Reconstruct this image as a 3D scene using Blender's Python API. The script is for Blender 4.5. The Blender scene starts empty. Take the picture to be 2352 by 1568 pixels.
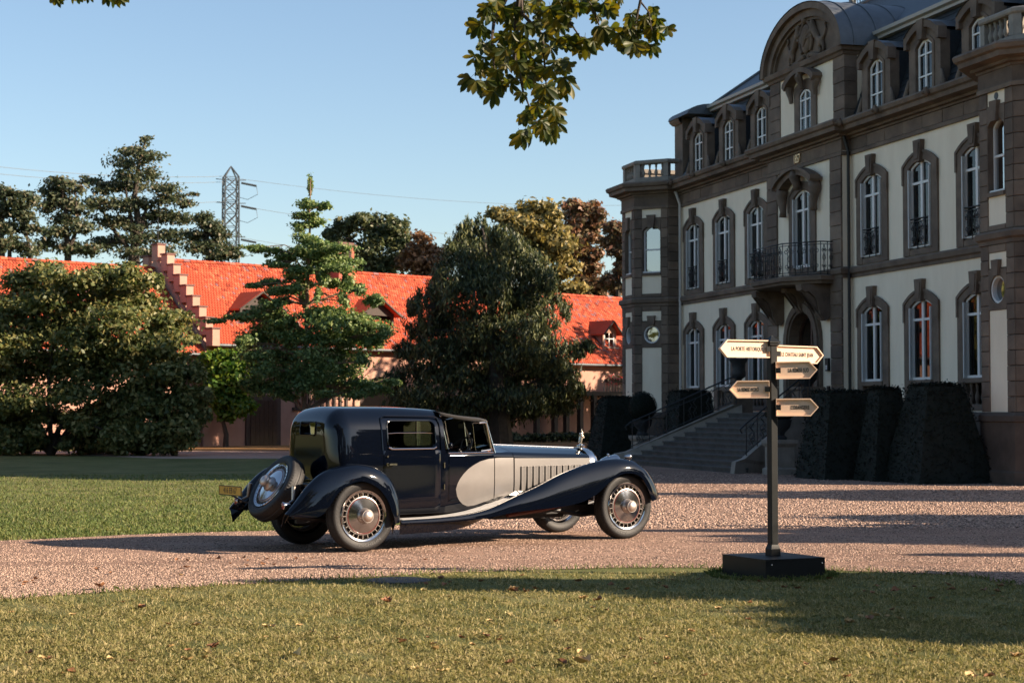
import bpy, math, random
import numpy as np
from mathutils import Vector, Matrix
random.seed(7); RNG = np.random.default_rng(7)
SC = bpy.context.scene
COL = SC.collection
PI = math.pi
# ---------------------------------------------------------------- camera
CAM_H = 1.75
PITCH = math.atan(162/4100)
cam_d = bpy.data.cameras.new('camera'); cam = bpy.data.objects.new('camera', cam_d); COL.objects.link(cam)
cam.location = (0, 0, CAM_H); cam.rotation_euler = (PI/2 + PITCH, 0, 0)
cam_d.sensor_width = 36.0; cam_d.lens = 36*4100/2352; cam_d.clip_start = .1; cam_d.clip_end = 5000
cam_d.dof.use_dof = True; cam_d.dof.focus_distance = 22.5; cam_d.dof.aperture_fstop = 4.5
SC.camera = cam
# ---------------------------------------------------------------- sun and sky
SUN_EL = math.radians(24.4); SUN_PHI = math.radians(-11.0)      # elevation; azimuth from +X towards +Y
sun_vec = Vector((math.cos(SUN_EL)*math.cos(SUN_PHI), math.cos(SUN_EL)*math.sin(SUN_PHI), math.sin(SUN_EL)))
sl = bpy.data.lights.new('sun', 'SUN'); sl.energy = 5.0; sl.angle = math.radians(.53); sl.color = (1.0, .80, .60)
sun = bpy.data.objects.new('sun', sl); COL.objects.link(sun)
sun.location = (60, -12, 40); sun.rotation_euler = sun_vec.to_track_quat('Z', 'Y').to_euler()
W = bpy.data.worlds.new('World'); SC.world = W; W.use_nodes = True
nt = W.node_tree; nt.nodes.clear()
sky = nt.nodes.new('ShaderNodeTexSky'); sky.sky_type = 'NISHITA'; sky.sun_disc = False
sky.sun_elevation = SUN_EL; sky.sun_rotation = PI/2 - SUN_PHI
sky.air_density = 1.0; sky.dust_density = .8; sky.ozone_density = 1.7; sky.altitude = 100
bg = nt.nodes.new('ShaderNodeBackground'); bg.inputs['Strength'].default_value = .069
wo = nt.nodes.new('ShaderNodeOutputWorld')
nt.links.new(sky.outputs[0], bg.inputs[0]); nt.links.new(bg.outputs[0], wo.inputs[0])
vs = SC.view_settings; vs.view_transform = 'Standard'; vs.look = 'None'; vs.exposure = 1.4; vs.gamma = 1.0
try: vs.use_curve_mapping = False
except Exception: pass
SC.render.engine = 'CYCLES'
SC.cycles.max_bounces = 8; SC.cycles.transparent_max_bounces = 12; SC.cycles.use_denoising = True
SC.cycles.sample_clamp_indirect = 4.0
SC.cycles.caustics_reflective = False; SC.cycles.caustics_refractive = False

# ---------------------------------------------------------------- pixel helpers (photo drawn at 2352 wide) -> world points
_F = np.array([0, math.cos(PITCH), math.sin(PITCH)]); _U = np.array([0, -math.sin(PITCH), math.cos(PITCH)])
def ray(u, v): return np.array([1., 0, 0])*(u-1176)/4100 + _U*(784-v)/4100 + _F
def ground(u, v, z=0.0):
    r = ray(u, v); t = (z-CAM_H)/r[2]; return np.array([0, 0, CAM_H]) + t*r
def at(u, v, Y):
    r = ray(u, v); return np.array([0, 0, CAM_H]) + r*(Y/r[1])

# ---------------------------------------------------------------- object helpers
def tag(o, label=None, cat=None, group=None, kind=None):
    if label: o['label'] = label
    if cat: o['category'] = cat
    if group: o['group'] = group
    if kind: o['kind'] = kind
    return o
def empty(name, loc=(0, 0, 0), rz=0.0, label=None, cat=None, group=None):
    o = bpy.data.objects.new(name, None); COL.objects.link(o)
    o.location = loc; o.rotation_euler = (0, 0, rz); o.empty_display_size = .2
    return tag(o, label, cat, group)
def link(name, me, parent=None, loc=None, rot=None, kind=None):
    o = bpy.data.objects.new(name, me); COL.objects.link(o)
    if parent: o.parent = parent
    if loc is not None: o.location = loc
    if rot is not None: o.rotation_euler = rot
    if kind: o['kind'] = kind
    return o

class MB:
    """collects polygons; build() makes ONE mesh object"""
    def __init__(s): s.v = []; s.f = []; s.m = []
    def add(s, verts, faces, mi=0):
        n = len(s.v); s.v.extend([tuple(map(float, p)) for p in verts])
        s.f.extend([tuple(i+n for i in f) for f in faces]); s.m.extend([mi]*len(faces)); return s
    def box(s, x0, x1, y0, y1, z0, z1, mi=0):
        V = [(x, y, z) for z in (z0, z1) for y in (y0, y1) for x in (x0, x1)]
        return s.add(V, [(0,2,3,1),(4,5,7,6),(0,1,5,4),(2,6,7,3),(0,4,6,2),(1,3,7,5)], mi)
    def cbox(s, x0, x1, y0, y1, z0, z1, c=.01, mi=0):
        """box whose y1 face has a chamfered rim (stone)"""
        V = [(x0,y0,z0),(x1,y0,z0),(x1,y0,z1),(x0,y0,z1),(x0,y1-c,z0),(x1,y1-c,z0),(x1,y1-c,z1),(x0,y1-c,z1),
             (x0+c,y1,z0+c),(x1-c,y1,z0+c),(x1-c,y1,z1-c),(x0+c,y1,z1-c)]
        return s.add(V, [(0,1,2,3),(0,4,5,1),(1,5,6,2),(2,6,7,3),(3,7,4,0),(4,8,9,5),(5,9,10,6),(6,10,11,7),(7,11,8,4),(8,11,10,9)], mi)
    def obox(s, c, ax, ay, az, mi=0):
        c = Vector(c); ax, ay, az = Vector(ax), Vector(ay), Vector(az)
        V = [c+ax*i+ay*j+az*k for k in (-1, 1) for j in (-1, 1) for i in (-1, 1)]
        return s.add(V, [(0,2,3,1),(4,5,7,6),(0,1,5,4),(2,6,7,3),(0,4,6,2),(1,3,7,5)], mi)
    def grid(s, rows, closed=False, mi=0, capA=False, capB=False):
        n = len(rows[0]); V = [p for r in rows for p in r]; F = []
        for i in range(len(rows)-1):
            for j in range(n if closed else n-1):
                k = (j+1) % n
                F.append((i*n+j, i*n+k, (i+1)*n+k, (i+1)*n+j))
        if capA: F.append(tuple(range(n-1, -1, -1)))
        if capB: F.append(tuple((len(rows)-1)*n+j for j in range(n)))
        return s.add(V, F, mi)
    def tube(s, pts, r, n=8, mi=0, cap=True):
        pts = [Vector(p) for p in pts]; rs = r if isinstance(r, (list, tuple)) else [r]*len(pts)
        rows = []; up = None
        for i, p in enumerate(pts):
            d = (pts[min(i+1, len(pts)-1)] - pts[max(i-1, 0)])
            if d.length < 1e-9: d = Vector((0, 0, 1))
            d.normalize()
            if up is None:
                up = d.orthogonal().normalized()
            else:
                up = up - d*up.dot(d)
                up = up.normalized() if up.length > 1e-6 else d.orthogonal().normalized()
            b = d.cross(up)
            rows.append([p + (up*math.cos(2*PI*k/n) + b*math.sin(2*PI*k/n))*rs[i] for k in range(n)])
        return s.grid(rows, True, mi, cap, cap)
    def lathe(s, prof, n=24, c=(0, 0, 0), axis='z', mi=0, capA=False, capB=False):
        """prof: list of (r, h)"""
        rows = []
        for r, h in prof:
            row = []
            for k in range(n):
                a = 2*PI*k/n; x, y = r*math.cos(a), r*math.sin(a)
                p = (x, y, h) if axis == 'z' else ((x, h, y) if axis == 'y' else (h, x, y))
                row.append((p[0]+c[0], p[1]+c[1], p[2]+c[2]))
            rows.append(row)
        return s.grid(rows, True, mi, capA, capB)
    def prism(s, poly, d0, d1, axis='y', mi=0):
        """poly of 2-D points extruded along axis: y -> (a, d, b); z -> (a, b, d); x -> (d, a, b)"""
        def P(a, b, d): return (a, d, b) if axis == 'y' else ((a, b, d) if axis == 'z' else (d, a, b))
        n = len(poly)
        V = [P(a, b, d0) for a, b in poly] + [P(a, b, d1) for a, b in poly]
        F = [tuple(range(n)), tuple(range(2*n-1, n-1, -1))] + [(i, n+i, n+(i+1) % n, (i+1) % n) for i in range(n)]
        return s.add(V, F, mi)
    def ring(s, outer, inner, d0, d1, axis='y', mi=0, closed=False):
        """band between two outlines of equal length, extruded"""
        def P(a, b, d): return (a, d, b) if axis == 'y' else ((a, b, d) if axis == 'z' else (d, a, b))
        n = len(outer); V = [P(*outer[i], d) for d in (d0, d1) for i in range(n)] + [P(*inner[i], d) for d in (d0, d1) for i in range(n)]
        F = []
        for i in range(n if closed else n-1):
            j = (i+1) % n
            F += [(i, j, n+j, n+i), (2*n+i, 3*n+i, 3*n+j, 2*n+j), (n+i, n+j, 3*n+j, 3*n+i), (i, 2*n+i, 2*n+j, j)]
        if not closed:
            F += [(0, n, 3*n, 2*n), (n-1, 3*n-1, 4*n-1, 2*n-1)]
        return s.add(V, F, mi)
    def sphere(s, c, r, n=12, m=8, mi=0):
        rx, ry, rz = r if isinstance(r, (tuple, list)) else (r, r, r)
        rows = []
        for i in range(m+1):
            a = PI*i/m - PI/2; cr = max(math.cos(a), 1e-3)
            rows.append([(c[0]+rx*cr*math.cos(2*PI*k/n), c[1]+ry*cr*math.sin(2*PI*k/n), c[2]+rz*math.sin(a)) for k in range(n)])
        return s.grid(rows, True, mi)
    def xf(s, M, start=0):
        for i in range(start, len(s.v)): s.v[i] = tuple(M @ Vector(s.v[i]))
        return s
    def mesh(s, name, mats, smooth=False, angle=None):
        me = bpy.data.meshes.new(name); me.from_pydata(s.v, [], s.f)
        for m in (mats if isinstance(mats, (list, tuple)) else [mats]): me.materials.append(m)
        if any(s.m): me.polygons.foreach_set('material_index', s.m)
        import bmesh
        bm = bmesh.new(); bm.from_mesh(me); bmesh.ops.recalc_face_normals(bm, faces=bm.faces); bm.to_mesh(me); bm.free()
        if smooth:
            me.polygons.foreach_set('use_smooth', [True]*len(me.polygons))
            if angle: me.set_sharp_from_angle(angle=math.radians(angle))
        me.update(); return me
    def build(s, name, mats, parent=None, smooth=False, angle=40, kind=None, loc=None, rot=None):
        return link(name, s.mesh(name, mats, smooth, angle), parent, loc, rot, kind)

def evaluated(o, name=None):
    """apply an object's modifiers, in place"""
    dg = bpy.context.evaluated_depsgraph_get(); dg.update()
    me = bpy.data.meshes.new_from_object(o.evaluated_get(dg)); o.modifiers.clear(); o.data = me
    return o
def cut(o, *cutters):
    for c in cutters:
        m = o.modifiers.new('cut', 'BOOLEAN'); m.operation = 'DIFFERENCE'; m.solver = 'EXACT'; m.object = c
    evaluated(o)
    for c in cutters: bpy.data.objects.remove(c)
    return o

# ---------------------------------------------------------------- materials
MATS = {}
def _ramp(nt, fac, stops):
    r = nt.nodes.new('ShaderNodeValToRGB'); el = r.color_ramp.elements
    while len(el) < len(stops): el.new(.5)
    for e, (p, c) in zip(el, stops): e.position = p; e.color = (*c, 1)
    nt.links.new(fac, r.inputs[0]); return r.outputs[0]
def mat(name, col, rough=.6, metal=0.0, var=0.0, scale=4.0, bump=0.0, bscale=30.0, coat=0.0, col2=None, island=0.0, spec=.5, detail=6, stretch=None, objrand=0.0):
    m = bpy.data.materials.new(name); m.use_nodes = True; nt = m.node_tree; b = nt.nodes['Principled BSDF']
    b.inputs['Base Color'].default_value = (*col, 1); b.inputs['Roughness'].default_value = rough; b.inputs['Metallic'].default_value = metal
    b.inputs['Specular IOR Level'].default_value = spec
    if coat: b.inputs['Coat Weight'].default_value = coat; b.inputs['Coat Roughness'].default_value = .03
    src = None
    if var or col2 or bump:
        tc = nt.nodes.new('ShaderNodeTexCoord'); co = tc.outputs['Object']
        if stretch:
            mp = nt.nodes.new('ShaderNodeMapping'); mp.inputs['Scale'].default_value = stretch; nt.links.new(co, mp.inputs[0]); co = mp.outputs[0]
    if var or col2:
        n = nt.nodes.new('ShaderNodeTexNoise'); n.inputs['Scale'].default_value = scale; n.inputs['Detail'].default_value = detail; n.inputs['Roughness'].default_value = .65
        nt.links.new(co, n.inputs['Vector'])
        c2 = col2 if col2 else tuple(max(0, c*(1+var)) for c in col); c1 = col if col2 else tuple(c*(1-var) for c in col)
        src = _ramp(nt, n.outputs[0], [(.32, c1), (.68, c2)])
    if island:
        g = nt.nodes.new('ShaderNodeNewGeometry'); hs = nt.nodes.new('ShaderNodeHueSaturation')
        mr = nt.nodes.new('ShaderNodeMapRange'); mr.inputs['To Min'].default_value = 1-island; mr.inputs['To Max'].default_value = 1+island
        nt.links.new(g.outputs['Random Per Island'], mr.inputs[0]); nt.links.new(mr.outputs[0], hs.inputs['Value'])
        if src: nt.links.new(src, hs.inputs['Color'])
        else: hs.inputs['Color'].default_value = (*col, 1)
        src = hs.outputs[0]
    if objrand:
        oi = nt.nodes.new('ShaderNodeObjectInfo'); hs = nt.nodes.new('ShaderNodeHueSaturation'); mr = nt.nodes.new('ShaderNodeMapRange')
        mr.inputs['To Min'].default_value = 1-objrand; mr.inputs['To Max'].default_value = 1+objrand
        nt.links.new(oi.outputs['Random'], mr.inputs[0]); nt.links.new(mr.outputs[0], hs.inputs['Value']); nt.links.new(src, hs.inputs['Color']); src = hs.outputs[0]
    if src: nt.links.new(src, b.inputs['Base Color'])
    if bump:
        n2 = nt.nodes.new('ShaderNodeTexNoise'); n2.inputs['Scale'].default_value = bscale; n2.inputs['Detail'].default_value = 6
        nt.links.new(co, n2.inputs['Vector'])
        bp = nt.nodes.new('ShaderNodeBump'); bp.inputs['Strength'].default_value = bump; bp.inputs['Distance'].default_value = .02
        nt.links.new(n2.outputs[0], bp.inputs['Height']); nt.links.new(bp.outputs[0], b.inputs['Normal'])
    MATS[name] = m; return m
def leaf_mat(name, stops, trans=.35, rough=.5, big=.35, nscale=.5):
    """foliage: colour per leaf, light passes through"""
    m = bpy.data.materials.new(name); m.use_nodes = True; nt = m.node_tree; nt.nodes.clear()
    g = nt.nodes.new('ShaderNodeNewGeometry'); tc = nt.nodes.new('ShaderNodeTexCoord')
    n = nt.nodes.new('ShaderNodeTexNoise'); n.inputs['Scale'].default_value = nscale; n.inputs['Detail'].default_value = 3
    nt.links.new(tc.outputs['Object'], n.inputs['Vector'])
    mx = nt.nodes.new('ShaderNodeMix'); mx.data_type = 'FLOAT'; mx.inputs[0].default_value = big
    nt.links.new(g.outputs['Random Per Island'], mx.inputs[2]); nt.links.new(n.outputs[0], mx.inputs[3])
    c = _ramp(nt, mx.outputs[0], stops)
    p = nt.nodes.new('ShaderNodeBsdfPrincipled'); p.inputs['Roughness'].default_value = rough; p.inputs['Specular IOR Level'].default_value = .35
    t = nt.nodes.new('ShaderNodeBsdfTranslucent'); a = nt.nodes.new('ShaderNodeMixShader'); a.inputs[0].default_value = trans
    o = nt.nodes.new('ShaderNodeOutputMaterial')
    hs = nt.nodes.new('ShaderNodeHueSaturation'); hs.inputs['Saturation'].default_value = 1.15; hs.inputs['Value'].default_value = 1.5
    nt.links.new(c, p.inputs['Base Color']); nt.links.new(c, hs.inputs['Color']); nt.links.new(hs.outputs[0], t.inputs[0])
    nt.links.new(p.outputs[0], a.inputs[1]); nt.links.new(t.outputs[0], a.inputs[2]); nt.links.new(a.outputs[0], o.inputs[0])
    MATS[name] = m; return m
def glass_mat(name, tint=(.02, .03, .03), alpha=.25, rough=.02):
    """thin window glass: mirror reflection over a see-through sheet"""
    m = bpy.data.materials.new(name); m.use_nodes = True; nt = m.node_tree; nt.nodes.clear()
    gl = nt.nodes.new('ShaderNodeBsdfGlossy'); gl.inputs['Roughness'].default_value = rough
    tr = nt.nodes.new('ShaderNodeBsdfTransparent'); tr.inputs[0].default_value = (*tint, 1)
    fr = nt.nodes.new('ShaderNodeFresnel'); fr.inputs[0].default_value = 1.5
    ad = nt.nodes.new('ShaderNodeMath'); ad.operation = 'ADD'; ad.inputs[1].default_value = alpha*.2
    mx = nt.nodes.new('ShaderNodeMixShader'); o = nt.nodes.new('ShaderNodeOutputMaterial')
    nt.links.new(fr.outputs[0], ad.inputs[0]); nt.links.new(ad.outputs[0], mx.inputs[0])
    nt.links.new(tr.outputs[0], mx.inputs[1]); nt.links.new(gl.outputs[0], mx.inputs[2]); nt.links.new(mx.outputs[0], o.inputs[0])
    MATS[name] = m; return m

def bulk_mesh(name, V, F, mats, smooth=False):
    """numpy verts (n,3) and faces (m,k), fast"""
    me = bpy.data.meshes.new(name); n, k = F.shape
    me.vertices.add(len(V)); me.vertices.foreach_set('co', np.ascontiguousarray(V, dtype=np.float32).ravel())
    me.loops.add(n*k); me.loops.foreach_set('vertex_index', np.ascontiguousarray(F, dtype=np.int32).ravel())
    me.polygons.add(n); me.polygons.foreach_set('loop_start', np.arange(0, n*k, k, dtype=np.int32))
    try: me.polygons.foreach_set('loop_total', np.full(n, k, dtype=np.int32))
    except Exception: pass
    for m in (mats if isinstance(mats, (list, tuple)) else [mats]): me.materials.append(m)
    if smooth: me.polygons.foreach_set('use_smooth', np.ones(n, dtype=bool))
    me.update(calc_edges=True); return me

def text_mesh(name, s, size, m, parent, loc, rot, ext=.001, sx=1.0, align='CENTER', space=1.0):
    cu = bpy.data.curves.new(name, 'FONT'); cu.body = s; cu.size = size; cu.extrude = ext; cu.align_x = align; cu.align_y = 'CENTER'; cu.space_character = space
    ob = bpy.data.objects.new(name, cu); COL.objects.link(ob); bpy.context.view_layer.update()
    me = bpy.data.meshes.new_from_object(ob.evaluated_get(bpy.context.evaluated_depsgraph_get())); bpy.data.objects.remove(ob)
    for v in me.vertices: v.co.x *= sx
    me.materials.clear(); me.materials.append(m); return link(name, me, parent, loc, rot)
def skinned(name, chains, mats, parent, sub=2):
    """chains: list of [(x,y,z,r), ...]; the first point of later chains may equal an existing point"""
    V, R, E, idx = [], [], [], {}
    for ch in chains:
        prev = None
        for x, y, z, r in ch:
            k = (round(x, 4), round(y, 4), round(z, 4))
            if k not in idx: idx[k] = len(V); V.append((x, y, z)); R.append(r)
            if prev is not None and prev != idx[k]: E.append((prev, idx[k]))
            prev = idx[k]
    me = bpy.data.meshes.new(name); me.from_pydata(V, E, []); o = link(name, me, None)
    md = o.modifiers.new('skin', 'SKIN'); sv = me.skin_vertices[0].data
    for i, r in enumerate(R): sv[i].radius = (r, r)
    sv[0].use_root = True
    sb = o.modifiers.new('sub', 'SUBSURF'); sb.levels = sub; sb.render_levels = sub
    bpy.context.view_layer.update(); evaluated(o); o.parent = parent
    o.data.materials.clear(); o.data.materials.append(mats); o.data.polygons.foreach_set('use_smooth', [True]*len(o.data.polygons))
    return o
def rounded_rect(x0, x1, z0, z1, r, n=5):
    out = []
    for cx, cz, a0 in ((x1-r, z1-r, 0), (x0+r, z1-r, 90), (x0+r, z0+r, 180), (x1-r, z0+r, 270)):
        out += [(cx+r*math.cos(math.radians(a0+90*i/n)), cz+r*math.sin(math.radians(a0+90*i/n))) for i in range(n+1)]
    return out
# ---------------------------------------------------------------- material set
PLASTER = mat('plaster', (.80, .68, .52), .9, col2=(.90, .78, .61), scale=1.6, bump=.2, bscale=60, stretch=(1, 1, .28))
STONE = mat('sandstone', (.085, .060, .044), .85, col2=(.20, .145, .104), scale=1.3, bump=.4, bscale=25)
STONE2 = mat('sandstone_block', (.085, .060, .044), .85, col2=(.195, .140, .100), scale=1.0, bump=.5, bscale=22, objrand=.22)
STONE_L = mat('pale_stone', (.20, .178, .152), .85, col2=(.30, .265, .225), scale=3, bump=.4, bscale=30)
SLATE = mat('slate', (.022, .027, .032), .45, var=.3, scale=8, bump=.5, bscale=14, stretch=(1, 1, 4))
ZINC = mat('zinc', (.085, .095, .105), .5, metal=.1, var=.15, scale=3)
WHITE = mat('white_paint', (.72, .71, .69), .5)
SHUT = mat('shutter_paint', (.56, .57, .56), .6)
IRON = mat('wrought_iron', (.012, .013, .014), .5)
WOOD_D = mat('dark_door_wood', (.05, .022, .014), .45, var=.3, scale=6)
DARK = mat('dark_room', (.012, .013, .014), .9)  # near-black base stands in for the lack of light indoors
GOLD = mat('gilt', (.75, .52, .28), .35, metal=.6)
PANE = glass_mat('window_glass', (.22, .26, .26), .0)
PANE_B = glass_mat('mirroring_glass', (.25, .28, .28), 2.0)
STEP = mat('stair_stone', (.05, .047, .044), .85, col2=(.10, .094, .088), scale=2, bump=.4, bscale=30)
BLACKP = mat('black_print', (.008, .008, .008), .6)
# ================================================================ GROUND
def ground_mat(name, stops, scale, fine, stops2=None, bump=.6, bscale=80, rough=.95, mixw=.5):
    m = bpy.data.materials.new(name); m.use_nodes = True; nt = m.node_tree; b = nt.nodes['Principled BSDF']
    b.inputs['Roughness'].default_value = rough; b.inputs['Specular IOR Level'].default_value = .15
    tc = nt.nodes.new('ShaderNodeTexCoord')
    n1 = nt.nodes.new('ShaderNodeTexNoise'); n1.inputs['Scale'].default_value = scale; n1.inputs['Detail'].default_value = 8; n1.inputs['Roughness'].default_value = .7
    n2 = nt.nodes.new('ShaderNodeTexNoise'); n2.inputs['Scale'].default_value = fine; n2.inputs['Detail'].default_value = 6; n2.inputs['Roughness'].default_value = .8
    for n in (n1, n2): nt.links.new(tc.outputs['Object'], n.inputs['Vector'])
    mx = nt.nodes.new('ShaderNodeMix'); mx.data_type = 'FLOAT'; mx.inputs[0].default_value = mixw
    nt.links.new(n1.outputs[0], mx.inputs[2]); nt.links.new(n2.outputs[0], mx.inputs[3])
    c = _ramp(nt, mx.outputs[0], stops); nt.links.new(c, b.inputs['Base Color'])
    n3 = nt.nodes.new('ShaderNodeTexNoise'); n3.inputs['Scale'].default_value = bscale; n3.inputs['Detail'].default_value = 5
    nt.links.new(tc.outputs['Object'], n3.inputs['Vector'])
    bp = nt.nodes.new('ShaderNodeBump'); bp.inputs['Strength'].default_value = bump; bp.inputs['Distance'].default_value = .03
    nt.links.new(n3.outputs[0], bp.inputs['Height']); nt.links.new(bp.outputs[0], b.inputs['Normal'])
    return m
G_LAWN = ground_mat('lawn_soil_and_turf', [(.36, (.07, .072, .026)), (.48, (.115, .125, .042)), (.56, (.165, .155, .062)), (.66, (.25, .20, .10))], .55, 22, bump=.9, bscale=45, mixw=.4)
G_GRAV = ground_mat('gravel', [(.34, (.085, .055, .042)), (.45, (.24, .152, .112)), (.56, (.34, .222, .165)), (.68, (.45, .325, .255))], .35, 34, bump=1.0, bscale=42, mixw=.58)
G_PATH = ground_mat('far_path', [(.35, (.30, .21, .165)), (.65, (.42, .31, .25))], .4, 12, bump=.3, bscale=20)
G_DRY = ground_mat('dry_grass', [(.36, (.20, .10, .04)), (.52, (.30, .16, .06)), (.66, (.20, .14, .05))], .5, 8, bump=.6, bscale=15)

def sheet(name, poly, z, m, kind='structure'):
    me = bpy.data.meshes.new(name); me.from_pydata([(x, y, z) for x, y in poly], [], [tuple(range(len(poly)))]); me.materials.append(m)
    if me.polygons[0].normal.z < 0: me.flip_normals()
    return link(name, me, kind=kind)
S_ = 2500
sheet('ground', [(-S_, -S_), (S_, -S_), (S_, S_), (-S_, S_)], 0, G_LAWN)
def gp(u, v): return tuple(ground(u, v)[:2])
near_edge = [gp(*p) for p in ((-500, 1425), (0, 1376), (200, 1363), (403, 1351), (560, 1341), (791, 1328), (861, 1324), (1010, 1316), (1247, 1308), (1430, 1303), (1615, 1304), (1760, 1306), (1897, 1309), (2050, 1315), (2210, 1321), (2352, 1346), (2700, 1370))]
far_edge = [gp(*p) for p in ((-500, 1262), (0, 1242), (180, 1234), (370, 1225), (615, 1219), (700, 1214))]
def wiggle(pts, amp, step=.25, seed=1):
    r = np.random.default_rng(seed); out = []
    for a, b in zip(pts[:-1], pts[1:]):
        a, b = np.array(a), np.array(b); L = np.linalg.norm(b-a); k = max(1, int(L/step))
        for i in range(k):
            p = a+(b-a)*i/k; out.append(tuple(p+r.normal(0, amp, 2)))
    out.append(tuple(pts[-1])); return out
near_w = wiggle(near_edge, .022, .18, 2); far_w = wiggle(far_edge, .03, .25, 3)
drive = near_w + [(20, 16), (30, 16), (30, 60), (12, 66), (3, 66.5), (-1.5, 67), (-3.0, 60), (-.5, 50), (1.3, 42), (1.5, 36), (.4, 30.5), (-1.6, 27.8)] + far_w[::-1]
drive_o = sheet('gravel_drive', drive, .004, G_GRAV)
sheet('gravel_path', [(-13.2, 67.2), (-1.5, 67), (3, 66.5), (12, 66), (13, 79), (2, 79.5), (-6, 80), (-16, 80.5), (-60, 82), (-60, 76), (-20, 75.5)], .008, G_PATH)
sheet('dry_grass_strip', [(-16, 80.5), (-6, 80), (2, 79.5), (13, 79), (16, 100), (8, 112), (-16.0, 90.2)], .012, G_DRY)

def _inside(poly, P):
    poly = np.array(poly); x, y = P[:, 0], P[:, 1]; c = np.zeros(len(P), bool); j = len(poly)-1
    for i in range(len(poly)):
        xi, yi = poly[i]; xj, yj = poly[j]
        k = ((yi > y) != (yj > y)) & (x < (xj-xi)*(y-yi)/(yj-yi+1e-12)+xi); c ^= k; j = i
    return c
def frustum_pts(n, y0, y1, pad=.4, pw=1.0):
    """random ground points in the strip of view between two distances"""
    u = RNG.random(n*2); y = (y0**-pw + u*(y1**-pw - y0**-pw))**(-1/pw)
    x = (RNG.random(n*2)*2-1)*(y*.29+pad)
    return np.stack([x, y], 1)[:n]
DRIVE_A = np.array(drive)

# ---- grass blades (nobody could count them)
GRASS = leaf_mat('grass_blades', [(.15, (.075, .082, .024)), (.38, (.17, .165, .055)), (.56, (.30, .265, .11)), (.76, (.42, .345, .18)), (.95, (.55, .45, .27))], trans=.25, rough=.7, big=.5, nscale=2.2)
GRASS2 = leaf_mat('grass_blades_green', [(.15, (.045, .075, .018)), (.45, (.095, .135, .036)), (.70, (.17, .18, .055)), (.95, (.29, .235, .09))], trans=.25, rough=.7, big=.55, nscale=1.1)
def blades(name, P, h0, h1, w, m, lie=.8, seed=5):
    r = np.random.default_rng(seed); n = len(P); a = r.random(n)*2*PI; h = h0+(h1-h0)*r.random(n)**2
    w = w*(.6+.8*r.random(n))
    base = np.concatenate([P, np.zeros((n, 1))], 1)
    side = np.stack([np.cos(a), np.sin(a), np.zeros(n)], 1)*(w/2)[:, None]
    b = r.random(n)*2*PI; ln = lie*r.random(n)
    tipd = np.stack([np.cos(b)*ln, np.sin(b)*ln, np.ones(n)], 1); tipd /= np.linalg.norm(tipd, axis=1)[:, None]
    mid = base + tipd*(h*.55)[:, None]; sag = tipd.copy(); sag[:, 2] *= .35; sag[:, :2] *= 1.6
    tip = mid + sag*(h*.55)[:, None]
    V = np.stack([base-side, base+side, mid+side*.8, tip, mid-side*.8], 1).reshape(-1, 3)
    F = np.arange(n*5).reshape(n, 5)
    return link(name, bulk_mesh(name, V, F, m), kind='stuff')
P1 = frustum_pts(420000, 10.6, 19.6, pw=1.6, pad=1.7)
cl = np.sin(P1[:, 0]*3.1+1.3*np.sin(P1[:, 1]*2.3))*np.sin(P1[:, 1]*2.9+1.1*np.sin(P1[:, 0]*1.7))+.5*np.sin(P1[:, 0]*9+P1[:, 1]*7)
keep = ~_inside(DRIVE_A, P1) & (RNG.random(len(P1)) < np.clip(.66+.38*cl, .10, 1))
blades('grass', P1[keep], .018, .062, .0065, GRASS, lie=1.6)
P2 = frustum_pts(120000, 23.4, 50, pw=1.4, pad=1); keep = ~_inside(DRIVE_A, P2) & (P2[:, 0] < 1.5)
blades('grass', P2[keep], .03, .085, .016, GRASS2, lie=1.0, seed=6)

# longer tufts where the mower cannot reach, along the gravel and round the box base
er = np.random.default_rng(12); ep = []
for (x0, y0), (x1, y1) in zip(near_w[:-1], near_w[1:]):
    for _ in range(16): f = er.random(); ep.append((x0+(x1-x0)*f+er.normal(0, .03), y0+(y1-y0)*f-abs(er.normal(0, .06))+.02))
for _ in range(1500):
    a = er.random()*2*PI; ep.append((2.796+math.cos(a)*.62*(1+.12*er.random()), 19.2+math.sin(a)*.62*(1+.12*er.random())))
ep = np.array(ep); ep = ep[(np.abs(ep[:, 0]) < 7)]
blades('grass_tufts', ep, .05, .12, .0075, GRASS2, lie=1.0, seed=13)
# ---- loose gravel stones lying on the drive
PEB = mat('gravel_stones', (.31, .215, .165), .9, island=.8)
def pebbles(name, P, s0, s1, seed=8):
    r = np.random.default_rng(seed); n = len(P); s = s0+(s1-s0)*r.random(n)**2
    T = np.array([(1, 0, -.2), (-.5, .87, -.2), (-.5, -.87, -.2), (.5, .6, .5), (-.7, 0, .55), (.45, -.6, .5)])
    F0 = np.array([(3, 4, 5), (0, 1, 3), (1, 4, 3), (1, 2, 4), (2, 5, 4), (2, 0, 5), (0, 3, 5)])
    a = r.random(n)*2*PI; c, d = np.cos(a), np.sin(a); J = 1+.35*r.normal(0, 1, (n, 6, 3))*.5
    V = T[None]*J*s[:, None, None]
    X = V[:, :, 0]*c[:, None]-V[:, :, 1]*d[:, None]+P[:, :1]; Y = V[:, :, 0]*d[:, None]+V[:, :, 1]*c[:, None]+P[:, 1:2]; Z = V[:, :, 2]*.75+.006
    V = np.stack([X, Y, Z], 2).reshape(-1, 3); F = (F0[None]+np.arange(n)[:, None, None]*6).reshape(-1, 3)
    return link(name, bulk_mesh(name, V, F, PEB), kind='stuff')
P3 = frustum_pts(190000, 16.2, 27, pw=2.4); P3 = P3[_inside(DRIVE_A, P3)]
trk = np.minimum.reduce([np.abs(P3[:, 1]-(c+.28*np.sin(P3[:, 0]*.35+c))) for c in (20.7, 22.15, 23.9, 25.4)])
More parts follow.
